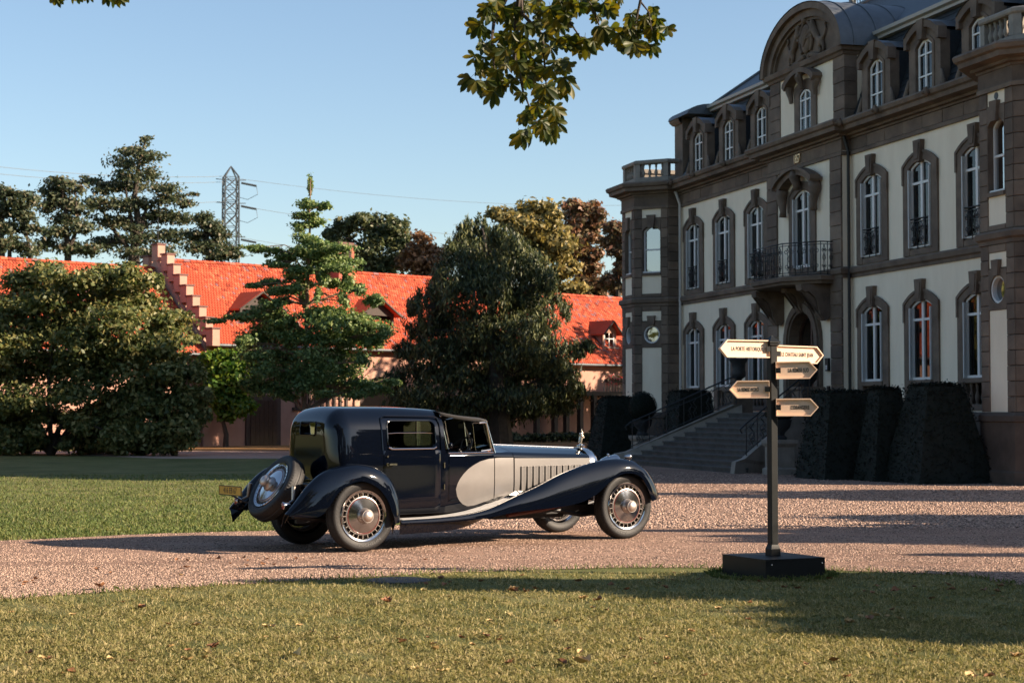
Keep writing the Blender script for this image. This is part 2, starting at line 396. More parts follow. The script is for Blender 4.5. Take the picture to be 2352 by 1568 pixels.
P3 = P3[RNG.random(len(P3)) < np.where(trk < .26, .28, 1.0)]
pebbles('gravel', P3, .005, .0145)
P4 = frustum_pts(90000, 27, 52, pw=2.0, pad=1); P4 = P4[_inside(DRIVE_A, P4)]
pebbles('gravel', P4, .010, .030, 9)

# ---- fallen leaves
LEAF_B = mat('dry_leaf_brown', (.16, .065, .028), .75, island=.4, col2=(.26, .12, .05), scale=8)
LEAF_Y = mat('dry_leaf_tan', (.36, .23, .09), .7, island=.3, col2=(.46, .32, .15), scale=9)
LEAF_W = mat('dry_leaf_pale', (.55, .44, .20), .7)
LEAF_G = mat('fallen_leaf_green', (.10, .17, .04), .6)
def curled_leaf(name, m, r, kind):
    mb = MB(); L = .5; rows = []
    nl = 1 if kind == 0 else 5
    for q in range(nl):
        ang = 0 if nl == 1 else math.radians(-70+35*q); ln = (1.0 if nl == 1 else .62+.12*math.cos(ang*1.3)); cu = r.uniform(.2, .9); rows = []
        for i in range(6):
            t = i/5; wv = math.sin(PI*min(1, t*.96+.03))**.8*ln*(.34 if nl == 1 else .2)
            z = .10+cu*(t-.45)**2*.8+r.uniform(-.03, .03); x = t*ln-.35
            row = []
            for j in (-1, -.5, 0, .5, 1):
                lx, ly, lz = x, j*wv, z+abs(j)**1.5*wv*r.uniform(.3, 1.3)
                row.append((lx*math.cos(ang)-ly*math.sin(ang), lx*math.sin(ang)+ly*math.cos(ang), max(.012, lz)))
            rows.append(row)
        mb.grid(rows)
    return mb.mesh(name, m, True)
rl = random.Random(4)
leaf_meshes = {k: [curled_leaf('fallen_leaf', m, rl, i % 2) for i in range(4)] for k, m in (('brown', LEAF_B), ('tan', LEAF_Y), ('pale', LEAF_W), ('green', LEAF_G))}
def fallen(u, v, size, k, label, group):
    p = ground(u, v, .0); me = leaf_meshes[k][rl.randrange(4)]
    o = link('fallen_leaf', me, None, (p[0], p[1], .012), (rl.uniform(-.3, .3), rl.uniform(-.3, .3), rl.uniform(0, 6.28)))
    size *= .8; o.scale = (size, size, size); tag(o, label, 'leaf', group); return o
# the ones the photo shows largest, where they lie
for (u, v, s, k, lab) in ((1182, 1358, .20, 'tan', 'large rolled tan leaf standing up at the edge of the tree shade on the lawn'),
        (1208, 1363, .12, 'brown', 'small brown leaf touching the large rolled tan leaf on the lawn'),
        (683, 1513, .16, 'pale', 'flat pale yellow lobed leaf lying on the nearest lawn below the car'),
        (492, 1492, .18, 'brown', 'dark brown hooped leaf curled on its edge on the nearest lawn'),
        (1950, 1435, .19, 'tan', 'big amber folded leaf on the sunlit lawn below the shade of the signpost'),
        (2000, 1428, .13, 'brown', 'thin brown leaf just beyond the big amber folded leaf'),
        (2013, 1420, .14, 'tan', 'pale tan leaf with torn edge in front of the shaded grass by the signpost'),
        (2028, 1455, .10, 'pale', 'small white upright leaf scrap on the sunlit lawn below the signpost'),
        (1873, 1420, .09, 'green', 'fresh green leaf lying on the sunlit lawn below the signpost base'),
        (228, 1354, .20, 'brown', 'large ribbed rust leaf on the gravel at the lawn edge'),
        (222, 1311, .11, 'brown', 'small rust leaf alone in the middle of the pale gravel'),
        (415, 1325, .12, 'tan', 'upright tan leaf on the gravel under the thin stick shadow'),
        (888, 1388, .22, 'brown', 'ragged brown leaf pile on the lawn below the drain cover'),
        (1340, 1380, .20, 'tan', 'tan compound leaf spread flat on the sunlit lawn'),
        (1372, 1383, .13, 'brown', 'dark brown leaf beside the tan compound leaf on the lawn'),
        (1165, 1417, .13, 'pale', 'cream leaf folded double in the middle of the sunlit lawn'),
        (1060, 1470, .12, 'brown', 'dark rust leaf lying in a hollow of the near lawn'),
        (1236, 1500, .08, 'pale', 'narrow white leaf scrap on the near lawn'),
        (1330, 1530, .22, 'tan', 'long yellowish compound leaf lying near the bottom of the lawn'),
        (2335, 1515, .20, 'tan', 'yellowish leaf tangle on the near lawn at the far side from the car')):
    fallen(u, v, s, k, lab, 'fallen leaves')
def side_of(u): return 'at far left' if u < 560 else ('below the car' if u < 1330 else ('short of the fingerpost' if u < 1640 else ('below the fingerpost' if u < 1910 else 'at far right')))
def strip_of(v): return 'on the lawn near the gravel' if v < 1430 else ('in the middle of the near lawn' if v < 1500 else 'on the nearest strip of lawn')
for i in range(86):
    u, v = rl.uniform(20, 2330), 1372+190*rl.random()**.8
    if i % 3 == 0 and i: u, v = u0+rl.uniform(-70, 70), min(1560, v0+rl.uniform(-14, 14))
    u0, v0 = u, v
    k = rl.choices(('brown', 'tan', 'pale'), (4, 4, 1))[0]
    w_ = {'brown': 'small curled brown leaf', 'tan': 'small curled tan leaf', 'pale': 'small bleached leaf scrap'}[k]
    fallen(u, v, rl.uniform(.05, .125), k, '%s lying %s, %s' % (w_, strip_of(v), side_of(u)), 'small %s leaves scattered over the foreground lawn' % k)
for i in range(34):
    u = rl.uniform(900, 2300); fallen(u, rl.uniform(1318, 1362)+max(0, (u-1900)*.06), rl.uniform(.07, .14), 'brown', 'brown leaf in shade on the lawn edge, '+('short of the fingerpost' if u < 1640 else ('close to the fingerpost base' if u < 1920 else 'beyond the fingerpost')), 'brown leaves in the shade along the lawn edge')
for i in range(30):
    u = rl.uniform(20, 1000); fallen(u, rl.uniform(1283, 1312) + max(0, (400-u)*.1), rl.uniform(.05, .11), 'brown', 'small rust leaf on the sunlit gravel, '+('toward the left frame edge' if u < 340 else ('in front of the car tail' if u < 680 else 'in front of the rear wheel')), 'rust leaves on the gravel')
# drain cover in the lawn edge
dk = MB(); dk.lathe([(0.001, .02), (.30, .02), (.33, .016), (.335, 0)], 28); mc = dk.build('drain_cover', mat('cast_iron', (.035, .037, .04), .7, var=.2, scale=20), None, True, loc=tuple(ground(917, 1334)))
tag(mc, 'round dark drain cover set into the lawn edge', 'drain cover')
# ================================================================ CHATEAU   local axes: x = t along the front (away from the camera), y = outwards, z up
FE = np.array([-.266384, .963867]); FN = np.array([.963867, .266384])
CH = empty('chateau', (FN[0]*24.5, FN[1]*24.5, 0), math.atan2(FE[1], FE[0]), 'pale plastered mansion with brown sandstone trim, mansard roof and arched crest gable', 'mansion')
def to_w(t, off, z=0.0): return (FN[0]*(24.5-off)+FE[0]*t, FN[1]*(24.5-off)+FE[1]*t, z)
CH_R = math.atan2(FE[1], FE[0])
T0, T1, TC = 40.6, 64.4, 52.5

def sweep(mb, path, prof, closed=False, mi=0):
    """prof: list of (out, z) swept along a plan path (t, off) that runs with the outside on its right"""
    n = len(path); P = [Vector((a, b)) for a, b in path]; rows = []
    for i in range(n):
        d0 = (P[i]-P[i-1]) if i > 0 else None; d1 = (P[i+1]-P[i]) if i < n-1 else None
        ns = [Vector((d.y, -d.x)).normalized() for d in (d0, d1) if d is not None]
        if len(ns) == 2:
            m = (ns[0]+ns[1]); m.normalize(); k = 1/max(.3, m.dot(ns[0])); nn = m*k
        else: nn = ns[0]
        rows.append([(P[i].x+nn.x*o, P[i].y+nn.y*o, z) for o, z in prof])
    mb.grid(rows, mi=mi); return mb
# plan outline of the street front, from the far corner bay to the near one
def bay_plan(tc, mirror=1):
    return [(tc+1.75, -2.2), (tc+1.75, .47), (tc+.75, 1.5), (tc-.75, 1.5), (tc-1.75, .47), (tc-1.75, -2.2)]
BL, BR = 66.15, 38.72
left_bay = [(67.9, -2.2), (67.9, .47), (66.9, 1.47), (65.4, 1.47), (64.4, .47), (64.4, 0)]
right_bay = [(40.6, 0), (40.6, .47), (39.5, 1.5), (37.95, 1.5), (36.9, .47), (36.9, -2.2)]
PAV0, PAV1 = 49.7, 55.3
front = left_bay + [(PAV1, 0), (PAV1, .28), (PAV0, .28), (PAV0, 0)] + right_bay

# ---- walls with window openings
WIN_T = [62.85, 59.85, 56.9, 48.25, 45.28, 42.27]
def wall_panel(mb, t0, t1, z0, z1, y, holes, thick=.35):
    """rectangular wall with rectangular holes, holes sorted (ta, tb, za, zb) all within one z-row"""
    xs = sorted({t0, t1, *[h[0] for h in holes], *[h[1] for h in holes]}); zs = sorted({z0, z1, *[h[2] for h in holes], *[h[3] for h in holes]})
    for i in range(len(xs)-1):
        for j in range(len(zs)-1):
            cx, cz = (xs[i]+xs[i+1])/2, (zs[j]+zs[j+1])/2
            if any(h[0] < cx < h[1] and h[2] < cz < h[3] for h in holes): continue
            mb.box(xs[i], xs[i+1], y-thick, y, zs[j], zs[j+1])
    return mb
HW = .80
holes = [(t-HW, t+HW, 1.95, 4.98) for t in WIN_T if t > 1] + [(t-HW, t+HW, 6.2, 8.85) for t in WIN_T]
for (ta, tb) in ((PAV1, T1+.0), (T0, PAV0)):
    hh = [h for h in holes if ta < (h[0]+h[1])/2 < tb]
    mb = MB(); wall_panel(mb, ta, tb, 1.75, 5.95, 0, [h for h in hh if h[2] < 5]); wall_panel(mb, ta, tb, 5.95, 9.75, 0, [h for h in hh if h[2] > 5])
    import bmesh
    me = mb.mesh('wall', PLASTER); bm = bmesh.new(); bm.from_mesh(me); bmesh.ops.remove_doubles(bm, verts=bm.verts, dist=.001)
    kill = [f for f in bm.faces if sum(1 for g in bm.faces if g is not f and (g.calc_center_median()-f.calc_center_median()).length < 1e-4) > 0]
    bmesh.ops.delete(bm, geom=kill, context='FACES'); bm.to_mesh(me); bm.free()
    link('wall', me, CH)
mb = MB(); wall_panel(mb, PAV0, PAV1, 1.75, 9.75, .28, [(TC-1.0, TC+1.0, 1.75, 5.0), (TC-.85, TC+.95, 6.2, 8.85)], .6); mb.build('wall', PLASTER, CH)
mb = MB(); mb.box(36.9, 67.9, -12, -3.2, 0, 10.3); mb.box(36.9, 67.9, -3.2, -2.6, 0, 10.3); mb.build('core_wall', PLASTER, CH)
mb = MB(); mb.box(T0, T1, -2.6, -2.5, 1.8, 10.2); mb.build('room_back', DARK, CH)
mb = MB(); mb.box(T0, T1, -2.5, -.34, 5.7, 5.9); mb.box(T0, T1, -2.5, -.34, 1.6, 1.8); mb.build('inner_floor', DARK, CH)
# plinth
mb = MB(); sweep(mb, front, [(.02, 0), (.10, 0), (.10, .3), (.06, .34), (.06, 1.5), (.10, 1.53), (.10, 1.66), (.02, 1.75), (-.3, 1.75)]); mb.build('plinth', mat('plinth_stone', (.055, .040, .031), .9, col2=(.10, .074, .056), scale=1.5, bump=.4, bscale=20), CH, True, 30)
# string course, frieze, cornice
mb = MB(); sweep(mb, front, [(-.2, 5.84), (.05, 5.84), (.06, 5.93), (.13, 5.98), (.15, 6.10), (.10, 6.16), (.02, 6.18), (-.2, 6.18)]); mb.build('string_course', STONE, CH, True, 30)
mb = MB(); sweep(mb, front, [(-.2, 9.60), (.07, 9.60), (.07, 9.70), (.05, 9.72), (-.2, 9.72)]); mb.build('architrave', STONE, CH, True, 30)
mb = MB(); sweep(mb, front, [(-.3, 10.10), (.07, 10.10), (.08, 10.16), (.20, 10.18), (.22, 10.24), (.48, 10.28), (.50, 10.40), (.58, 10.44), (.62, 10.54), (.58, 10.60), (.05, 10.66), (-.9, 10.68)]); cornice = mb.build('cornice', STONE, CH, True, 30)
mb = MB()
def along(path, step, fn):
    for a, b in zip(path[:-1], path[1:]):
        a, b = Vector(a), Vector(b); L = (b-a).length; d = (b-a)/L; nrm = Vector((d.y, -d.x)); k = max(1, int(L/step))
        for i in range(k): fn(a+d*(L*(i+.5)/k), d, nrm, L/k)
def dentil(p, d, n, s):
    c = Vector((p.x, p.y, 0))+Vector((n.x, n.y, 0))*.14; c.z = 10.205
    mb.obox(c, Vector((d.x, d.y, 0))*.045, Vector((n.x, n.y, 0))*.05, (0, 0, .035))
along(front, .17, dentil); mb.build('dentil', STONE, cornice, kind='stuff')
for t in (63.6, 61.35, 58.35, 55.9, 49.1, 46.75, 43.75, 41.2):   # little lion-head spouts on the cornice
    mb = MB(); mb.sphere((t, .66, 10.49), (.10, .10, .12), 10, 8); mb.sphere((t, .76, 10.47), (.05, .06, .05), 8, 6); mb.sphere((t-.06, .68, 10.6), .035, 6, 5); mb.sphere((t+.06, .68, 10.6), .035, 6, 5); mb.build('spout', STONE, cornice, True)
# ---- dressed stones (each a part of its own)
srng = random.Random(11)
def stone(x0, x1, y0, y1, z0, z1, M=None, m=None, parent=None, name='stone_block', c=.014):
    g = .006; mb = MB(); j = srng.uniform(-.006, .006)
    mb.cbox(x0+g, x1-g, y0, y1+j, z0+g, z1-g, c)
    if M is not None: mb.xf(M)
    return mb.build(name, m or STONE2, parent or CH)
def course(t0, t1, z0, z1, y0, y1, h, M=None):
    k = max(1, round((z1-z0)/h)); dz = (z1-z0)/k
    for i in range(k): stone(t0, t1, y0, y1, z0+i*dz, z0+(i+1)*dz, M)
for ta, tb in ((PAV1-.80, PAV1), (PAV0, PAV0+.80)):            # pilasters of the middle bay, ground and first floor
    course(ta, tb, 1.75, 5.84, .2, .34, .42); course(ta, tb, 6.18, 9.6, .2, .34, .42)
    course(ta, tb, 10.62, 12.75, -.25, .20, .42)
# frieze stones
x = T1
for path_a, path_b, y in ((T1, PAV1, .03), (PAV1, PAV0, .31), (PAV0, T0, .03)):
    n = max(1, round((path_a-path_b)/1.2))
    for i in range(n): stone(path_b+(path_a-path_b)*i/n, path_b+(path_a-path_b)*(i+1)/n, y-.3, y, 9.72, 10.10)
mb = MB(); sweep(mb, left_bay, [(-.2, 9.72), (.035, 9.72), (.035, 10.10), (-.2, 10.10)]); mb.build('frieze', STONE2, CH)
mb = MB(); sweep(mb, right_bay, [(-.2, 9.72), (.035, 9.72), (.035, 10.10), (-.2, 10.10)]); mb.build('frieze', STONE2, CH)
# corner strips of the front beside the far bay
mb = MB(); mb.box(T1-.28, T1, -.1, .035, 1.75, 9.6); mb.build('corner_strip', PLASTER, CH)
mb = MB(); mb.tube([(T1-.36, .12, .3), (T1-.36, .12, 9.7), (T1-.36, .3, 10.2)], .055, 8); mb.build('drainpipe', mat('pipe_paint', (.50, .47, .43), .6), CH, True)
mb = MB(); mb.tube([(PAV0-.12, .14, .3), (PAV0-.12, .14, 9.7), (PAV0-.12, .3, 10.2)], .05, 8); mb.build('drainpipe', IRON, CH, True)

# ---- windows
def arch_outline(hw, z0, zs, zc, n=10):
    """left foot, up, segmental arch, right foot"""
    out = [(-hw, z0)]; 
    for i in range(n+1):
        a = -1+2*i/n; out.append((a*hw, zs+(zc-zs)*(1-a*a)))
    return out+[(hw, z0)]
def ear_outline(hw, z0, zs, zc, n=10, ear=.12):
    return arch_outline(hw, z0, zs, zc, n)
def rail_mesh(name, x0, x1, y, z0, z1, seed=0):
    """wrought iron guard of scrolls"""
    mb = MB(); w = x1-x0; h = z1-z0
    for z in (z0+.03, z0+.10, z1-.02, z1-.10): mb.tube([(x0, y, z), (x1, y, z)], .012 if z != z1-.02 else .02, 5)
    def scroll(cx, cz, r, a0, turns, sgn):
        pts = []
        for i in range(15):
            f = i/14; a = a0+sgn*turns*2*PI*f; rr = r*(1-.75*f); pts.append((cx+rr*math.cos(a), y, cz+rr*math.sin(a)))
        mb.tube(pts, .011, 4)
    k = max(2, round(w/.42)); s = w/k
    for i in range(k):
        c = x0+s*(i+.5)
        mb.tube([(x0+s*i, y, z0), (x0+s*i, y, z1)], .013, 5)
        for sg in (-1, 1):
            scroll(c+sg*s*.22, z1-.28, s*.21, PI/2, 1.3, sg); scroll(c+sg*s*.2, z0+.28, s*.2, -PI/2, 1.2, -sg)
            mb.tube([(c+sg*s*.05, y, z0+.1), (c+sg*s*.12, y, z0+h*.35), (c+sg*s*.06, y, z0+h*.55), (c+sg*s*.16, y, z0+h*.75), (c, y, z1-.1)], .011, 4)
        mb.tube([(c+.05*math.cos(a), y+.0, z0+h*.52+.09*math.sin(a)) for a in np.linspace(0, 2*PI, 10)], .011, 4)
    mb.tube([(x1, y, z0), (x1, y, z1)], .013, 5)
    return mb.mesh(name, IRON, True)
def baluster_prof(h): return [(.05, 0), (.055, .04*h), (.035, .08*h), (.045, .12*h), (.072, .28*h), (.068, .40*h), (.034, .62*h), (.030, .70*h), (.045, .76*h), (.038, .82*h), (.055, .90*h), (.055, h)]
win_rail = None
def window(t, zb, zs, zc, y0, sur_z0, sill_z, kind, parent=CH, first={}):
    """stone surround, keystone, casement with panes, folded shutters"""
    key = kind
    hwi, hwo = .635, 1.0
    if key not in first:
        M = {}
        mb = MB(); mb.ring(arch_outline(hwo, sur_z0, zs-.02, zc+.12), arch_outline(hwi, sur_z0, zs-.10, zc-.13), -.30, .055)
        # moulded outer fillet and ears
        mb.ring(arch_outline(hwo+.02, zs-.55, zs, zc+.15), arch_outline(hwo-.07, zs-.55, zs-.05, zc+.07), .056, .085)
        M['surround'] = mb.mesh('surround', STONE, False)
        mb = MB(); mb.prism([(-.15, zc-.20), (.15, zc-.20), (.22, zc+.42), (-.22, zc+.42)], -.05, .15); mb.prism([(-.10, zc-.12), (.10, zc-.12), (.15, zc+.34), (-.15, zc+.34)], .151, .172); M['keystone'] = mb.mesh('keystone', STONE)
        mb = MB(); mb.ring(arch_outline(hwi, sill_z, zs-.10, zc-.13), arch_outline(hwi-.07, sill_z+.07, zs-.14, zc-.20), -.09, -.02); mb.box(-.055, .055, -.10, -.005, sill_z, zc-.16)
        zt = sill_z+(zc-sill_z)*.69; mb.box(-hwi+.05, hwi-.05, -.095, -.015, zt, zt+.07); mb.box(-hwi, hwi, -.10, .0, sill_z-.03, sill_z+.07)
        M['frame'] = mb.mesh('frame', WHITE)
        mb = MB(); mb.prism(arch_outline(hwi-.03, sill_z, zs-.12, zc-.17), -.066, -.058); M['pane'] = mb.mesh('pane', PANE)
        d0, d1 = -.018, .10
        for sg in (1, -1):
            mb = MB()
            x0 = sg*(hwi-.015); x1 = sg*(hwi-.06); xa, xb = min(x0, x1), max(x0, x1); top = zs-.16
            mb.box(xa, xb, d0, d0+.045, sill_z, top); mb.box(xa, xb, d1-.045, d1, sill_z, top)
            for z in (sill_z, (sill_z+top)/2-.03, top-.06): mb.box(xa, xb, d0+.045, d1-.045, z, z+.06)
            n = int((top-sill_z)/.075); fx = xa if sg > 0 else xb
            for i in range(n):
                z = sill_z+.03+i*.075; mb.add([(xa+.008, d0+.045, z), (xa+.008, d1-.045, z), (xb-.008, d1-.045, z+.045), (xb-.008, d0+.045, z+.045)], [(0, 1, 2, 3)]) if sg < 0 else mb.add([(xb-.008, d0+.045, z), (xb-.008, d1-.045, z), (xa+.008, d1-.045, z+.045), (xa+.008, d0+.045, z+.045)], [(0, 1, 2, 3)])
            M['shutter%d' % sg] = mb.mesh('shutter', SHUT)
        mb = MB(); mb.box(-hwi, hwi, -.30, .04, sur_z0-.0, sur_z0+.16); M['sill'] = mb.mesh('sill', STONE)
        if kind == 'up': M['guard'] = rail_mesh('guard_rail', -hwi+.01, hwi-.01, .02, sur_z0+.17, sur_z0+1.05)
        else:
            mb = MB(); mb.cbox(-hwi, hwi, -.25, .10, sill_z-.14, sill_z-.0, .02); M['rail'] = mb.mesh('rail', STONE)
            mb = MB(); mb.lathe(baluster_prof(sill_z-.14-sur_z0-.16), 12, (0, 0, sur_z0+.16)); M['bal'] = mb.mesh('baluster', STONE, True)
        first[key] = M
    M = first[key]
    w = link('window', M['frame'], parent, (t, y0, 0))
    for nm in ('pane', 'surround', 'keystone', 'shutter1', 'shutter-1', 'sill'): link(nm.rstrip('-1'), M[nm], w)
    if 'guard' in M: link('guard_rail', M['guard'], w)
    else:
        link('rail', M['rail'], w)
        for x in (-.45, -.15, .15, .45): link('baluster', M['bal'], w, (x, -.06, 0))
    return w
for t in WIN_T:
    window(t, 6.2, 8.78, 9.0, 0, 6.19, 6.40, 'up'); window(t, 2, 4.85, 5.07, 0, 1.80, 2.66, 'gr')
# middle window with its hooded frame
w = window(TC+.05, 6.2, 8.78, 9.0, .28, 6.19, 6.40, 'up')
for o in list(w.children):
    if o.name.startswith(('guard_rail', 'keystone')): bpy.data.objects.remove(o)
hood = [(-1.45, 9.0), (-1.45, 9.12)]+[(-1.42+2.84*i/14, 9.10+.42*math.sin(PI*i/14)**.8) for i in range(15)]+[(1.45, 9.12), (1.45, 9.0)]
hoodi = [(-1.15, 9.0), (-1.15, 9.02)]+[(-1.12+2.24*i/14, 9.0+.33*math.sin(PI*i/14)**.8) for i in range(15)]+[(1.15, 9.02), (1.15, 9.0)]
mb = MB(); mb.ring(hood, hoodi, -.05, .34); mb.ring([(a*1.05, b+.05) for a, b in hood], [(a, b-.03) for a, b in hood], .15, .46); link('hood', mb.mesh('hood', STONE), w)
for sg in (-1, 1):
    mb = MB(); pts = [(sg*1.2, 9.0), (sg*1.28, 8.8), (sg*1.22, 8.55), (sg*1.15, 8.3), (sg*1.18, 8.1)]
    mb.tube([(x, .18, z) for x, z in pts], [.20, .20, .15, .11, .13], 8); link('scroll_bracket', mb.mesh('scroll_bracket', STONE, True), w)
mb = MB(); mb.tube([(0, .26, 9.42), (0, .30, 9.28), (0, .22, 9.05), (0, .2, 8.85)], [.17, .19, .14, .11], 10); mb.sphere((-.11, .3, 9.3), .08, 8, 6); mb.sphere((.11, .3, 9.3), .08, 8, 6); link('scroll_keystone', mb.mesh('scroll_keystone', STONE, True), w)
text_mesh('date_numerals', '1857', .40, GOLD, CH, (TC+.35, .345, 9.90), (PI/2, 0, PI), ext=.02, sx=.62)

# ---- balcony
BT0, BT1, BY = TC-2.25, TC+2.25, 1.55
plan_b = [(BT1, .28), (BT1, .75), (BT1-1.1, BY), (BT0+1.1, BY), (BT0, .75), (BT0, .28)]
mb = MB(); sweep(mb, plan_b, [(-.5, 5.70), (-.06, 5.70), (-.02, 5.78), (.06, 5.82), (.08, 5.94), (0, 5.97)]); mb.add([(x, y, 5.968) for x, y in plan_b], [tuple(range(6))]); mb.add([(x, y, 5.71) for x, y in plan_b], [tuple(range(6))]); bal = mb.build('balcony', STONE, CH)
def rail_between(a, b, z0, z1, parent, name='railing'):
    L = math.dist(a, b); me = rail_mesh(name, 0, L, 0, z0, z1); o = link(name, me, parent, (a[0], a[1], 0), (0, 0, math.atan2(b[1]-a[1], b[0]-a[0]))); return o
for a, b in zip(plan_b[:-1], plan_b[1:]):
    rail_between(tuple(np.array(a)*.98+np.array((TC, .4))*.02), tuple(np.array(b)*.98+np.array((TC, .4))*.02), 5.97, 7.02, bal)
cprof = [(.26, 5.69), (1.30, 5.69), (1.26, 5.52), (1.02, 5.47), (.80, 5.30), (.70, 5.02), (.66, 4.80), (.52, 4.62), (.40, 4.60), (.26, 4.74)]
for x0 in (TC-1.95, TC+1.55, TC-.2):
    mb = MB(); k = .72 if abs(x0-TC) < .5 else 1; pr = [(.26+(y-.26)*k, 5.69+(z-5.69)*k) for y, z in cprof]
    mb.prism(pr, x0, x0+.40, 'x'); mb.prism([(y*.98+.03, z-.02) for y, z in pr[1:-1]], x0+.08, x0+.32, 'x')
    mb.tube([(x0-.02, .26+.30*k, 5.69-.86*k), (x0+.42, .26+.30*k, 5.69-.86*k)], .10*k, 10); mb.tube([(x0-.02, .26+.86*k, 5.69-.13*k), (x0+.42, .26+.86*k, 5.69-.13*k)], .11*k, 10)
    mb.build('console', STONE, bal)

# ---- door
def semi(hw, z0, zs, n=14): return [(-hw, z0)]+[(-hw*math.cos(PI*i/n), zs+hw*math.sin(PI*i/n)) for i in range(n+1)]+[(hw, z0)]
mb = MB(); mb.ring(semi(1.35, 1.75, 3.95), semi(.98, 1.75, 3.95), -.35, .12); mb.ring(semi(1.28, 1.75, 3.95), semi(1.05, 1.75, 3.95), .121, .18)
door = mb.build('entrance', STONE, CH, loc=(TC, .28, 0))
mb = MB()
for x in (-.96, -.04, .88): mb.box(x, x+.08, -.33, -.24, 1.85, 3.55)
for z in (1.85, 2.55, 3.46): mb.box(-.96, .96, -.33, -.25, z, z+.1)
mb.box(-.98, .98, -.34, -.20, 3.56, 3.78); leafd = mb.build('door_leaf', WOOD_D, door)
mb = MB(); mb.box(-.9, .9, -.31, -.285, 1.9, 2.6); mb.build('door_panel', WOOD_D, door)
mb = MB(); mb.box(-.92, .92, -.30, -.292, 2.6, 3.5); mb.build('pane', PANE_B, door)
mb = MB(); mb.ring(semi(.98, 3.78, 3.95), semi(.88, 3.78, 3.95), -.33, -.24); mb.box(-.05, .05, -.33, -.24, 3.78, 4.88); mb.build('fanlight_frame', WOOD_D, door)
mb = MB(); mb.prism(semi(.9, 3.78, 3.95), -.30, -.292); mb.build('pane', PANE_B, door)
mb = MB(); mb.box(-1.0, 1.0, -2.4, -2.35, 1.75, 5.0); mb.build('red_reflection_back', mat('door_reflection_red', (.30, .06, .04), .8), door)  # red sheet imitates the sunlit roof's reflection in the door glass
mb = MB(); mb.box(TC-1.75-.11, TC-1.75+.11, .28, .36, 3.02, 3.42); ic = mb.build('intercom', BLACKP, CH)
mb = MB(); mb.box(TC-1.75-.05, TC-1.75+.05, .362, .37, 3.06, 3.2); mb.build('screen', WHITE, ic)
mb = MB(); mb.box(TC-1.78-.08, TC-1.78+.08, .28, .34, 2.4, 2.56); mb.build('letter_plate', BLACKP, CH)

# ---- middle gable with tympanum
mb = MB(); wall_panel(mb, PAV0+.78, PAV1-.78, 10.62, 12.72, .16, [(TC-.6, TC+.6, 10.7, 12.3)], .40); mb.box(PAV0, PAV1, -3.4, -.25, 10.62, 12.9); gab = mb.build('gable_wall', PLASTER, CH)
mb = MB(); sweep(mb, [(PAV1, -3.4), (PAV1, .20), (PAV0, .20), (PAV0, -3.4)], [(-.2, 12.72), (.04, 12.72), (.08, 12.80), (.16, 12.84), (.20, 12.98), (.14, 13.02), (-.4, 13.03)]); mb.build('gable_cornice', STONE, CH, True, 30)
GW, GH, GZ = 2.98, 1.78, 12.95
def arch_c(w, h, n=28): return [(TC-w*math.cos(PI*i/n), GZ+h*math.sin(PI*i/n)) for i in range(n+1)]
mb = MB(); mb.ring(arch_c(GW, GH), arch_c(GW-.42, GH-.34), -.3, .30); mb.ring(arch_c(GW+.10, GH+.10), arch_c(GW-.12, GH-.10), .0, .44); mb.ring(arch_c(GW-.40, GH-.33), arch_c(GW-.52, GH-.43), -.2, .20); mb.build('gable_arch', STONE, CH, True, 35)
mb = MB(); mb.prism(arch_c(GW-.4, GH-.3), -.3, .10); tymp = mb.build('tympanum', STONE, CH)
mb = MB(); mb.grid([[(x, y, z) for x, z in arch_c(GW+.13, GH+.13)] for y in (.46, -4.6)]); mb.build('gable_roof', ZINC, CH, True)
for y in (.0, -.8, -1.6, -2.4, -3.2, -4.0):
    mb = MB(); mb.tube([(x, y, z) for x, z in arch_c(GW+.14, GH+.14)], .022, 6); mb.build('roof_seam', ZINC, CH, True)
# carved relief: fan cartouche between two rearing beasts
mb = MB(); cz = 13.75
mb.sphere((TC, .16, cz), (.34, .12, .48), 16, 10)
for i in range(9):
    a = math.radians(-80+20*i); mb.tube([(TC, .26, cz-.25), (TC+.20*math.sin(a), .28, cz-.05+.12*math.cos(a)), (TC+.30*math.sin(a), .22, cz-.1+.48*math.cos(a))], [.03, .045, .03], 6)
mb.tube([(TC+.44*math.sin(a), .16, cz+.56*math.cos(a)) for a in np.linspace(-2.4, 2.4, 19)], .06, 7)
for sg in (-1, 1):
    for i in range(5):
        a = 2.4+.25*i; mb.sphere((TC+sg*(.25+.16*i), .15, cz-.56-.03*i), (.11, .08, .09), 8, 6)
mb.sphere((TC, .2, cz+.62), (.16, .12, .13), 10, 7); mb.build('cartouche', STONE, tymp, True)
for sg in (-1, 1):
    X = lambda x: TC+sg*x
    q = skinned('carved_beast', [[(X(.72), .17, cz+.02, .13), (X(.62), .17, cz+.20, .12), (X(.56), .18, cz+.36, .11), (X(.52), .19, cz+.48, .10), (X(.44), .20, cz+.46, .06)],
        [(X(.72), .17, cz+.02, .13), (X(.90), .16, cz-.14, .10), (X(1.08), .16, cz-.28, .11), (X(.98), .17, cz-.46, .07), (X(1.10), .16, cz-.60, .055), (X(1.02), .17, cz-.64, .05)],
        [(X(1.08), .16, cz-.28, .11), (X(1.26), .15, cz-.42, .07), (X(1.30), .16, cz-.60, .055), (X(1.22), .17, cz-.64, .05)],
        [(X(.62), .17, cz+.20, .12), (X(.48), .2, cz+.16, .06), (X(.38), .22, cz+.22, .05)], [(X(.62), .17, cz+.20, .12), (X(.52), .2, cz+.02, .055), (X(.42), .22, cz+.02, .045)],
        [(X(1.08), .16, cz-.28, .11), (X(1.34), .15, cz-.12, .035), (X(1.46), .15, cz+.06, .035), (X(1.36), .15, cz+.18, .04), (X(1.44), .15, cz+.26, .05)]], STONE, tymp, 1)
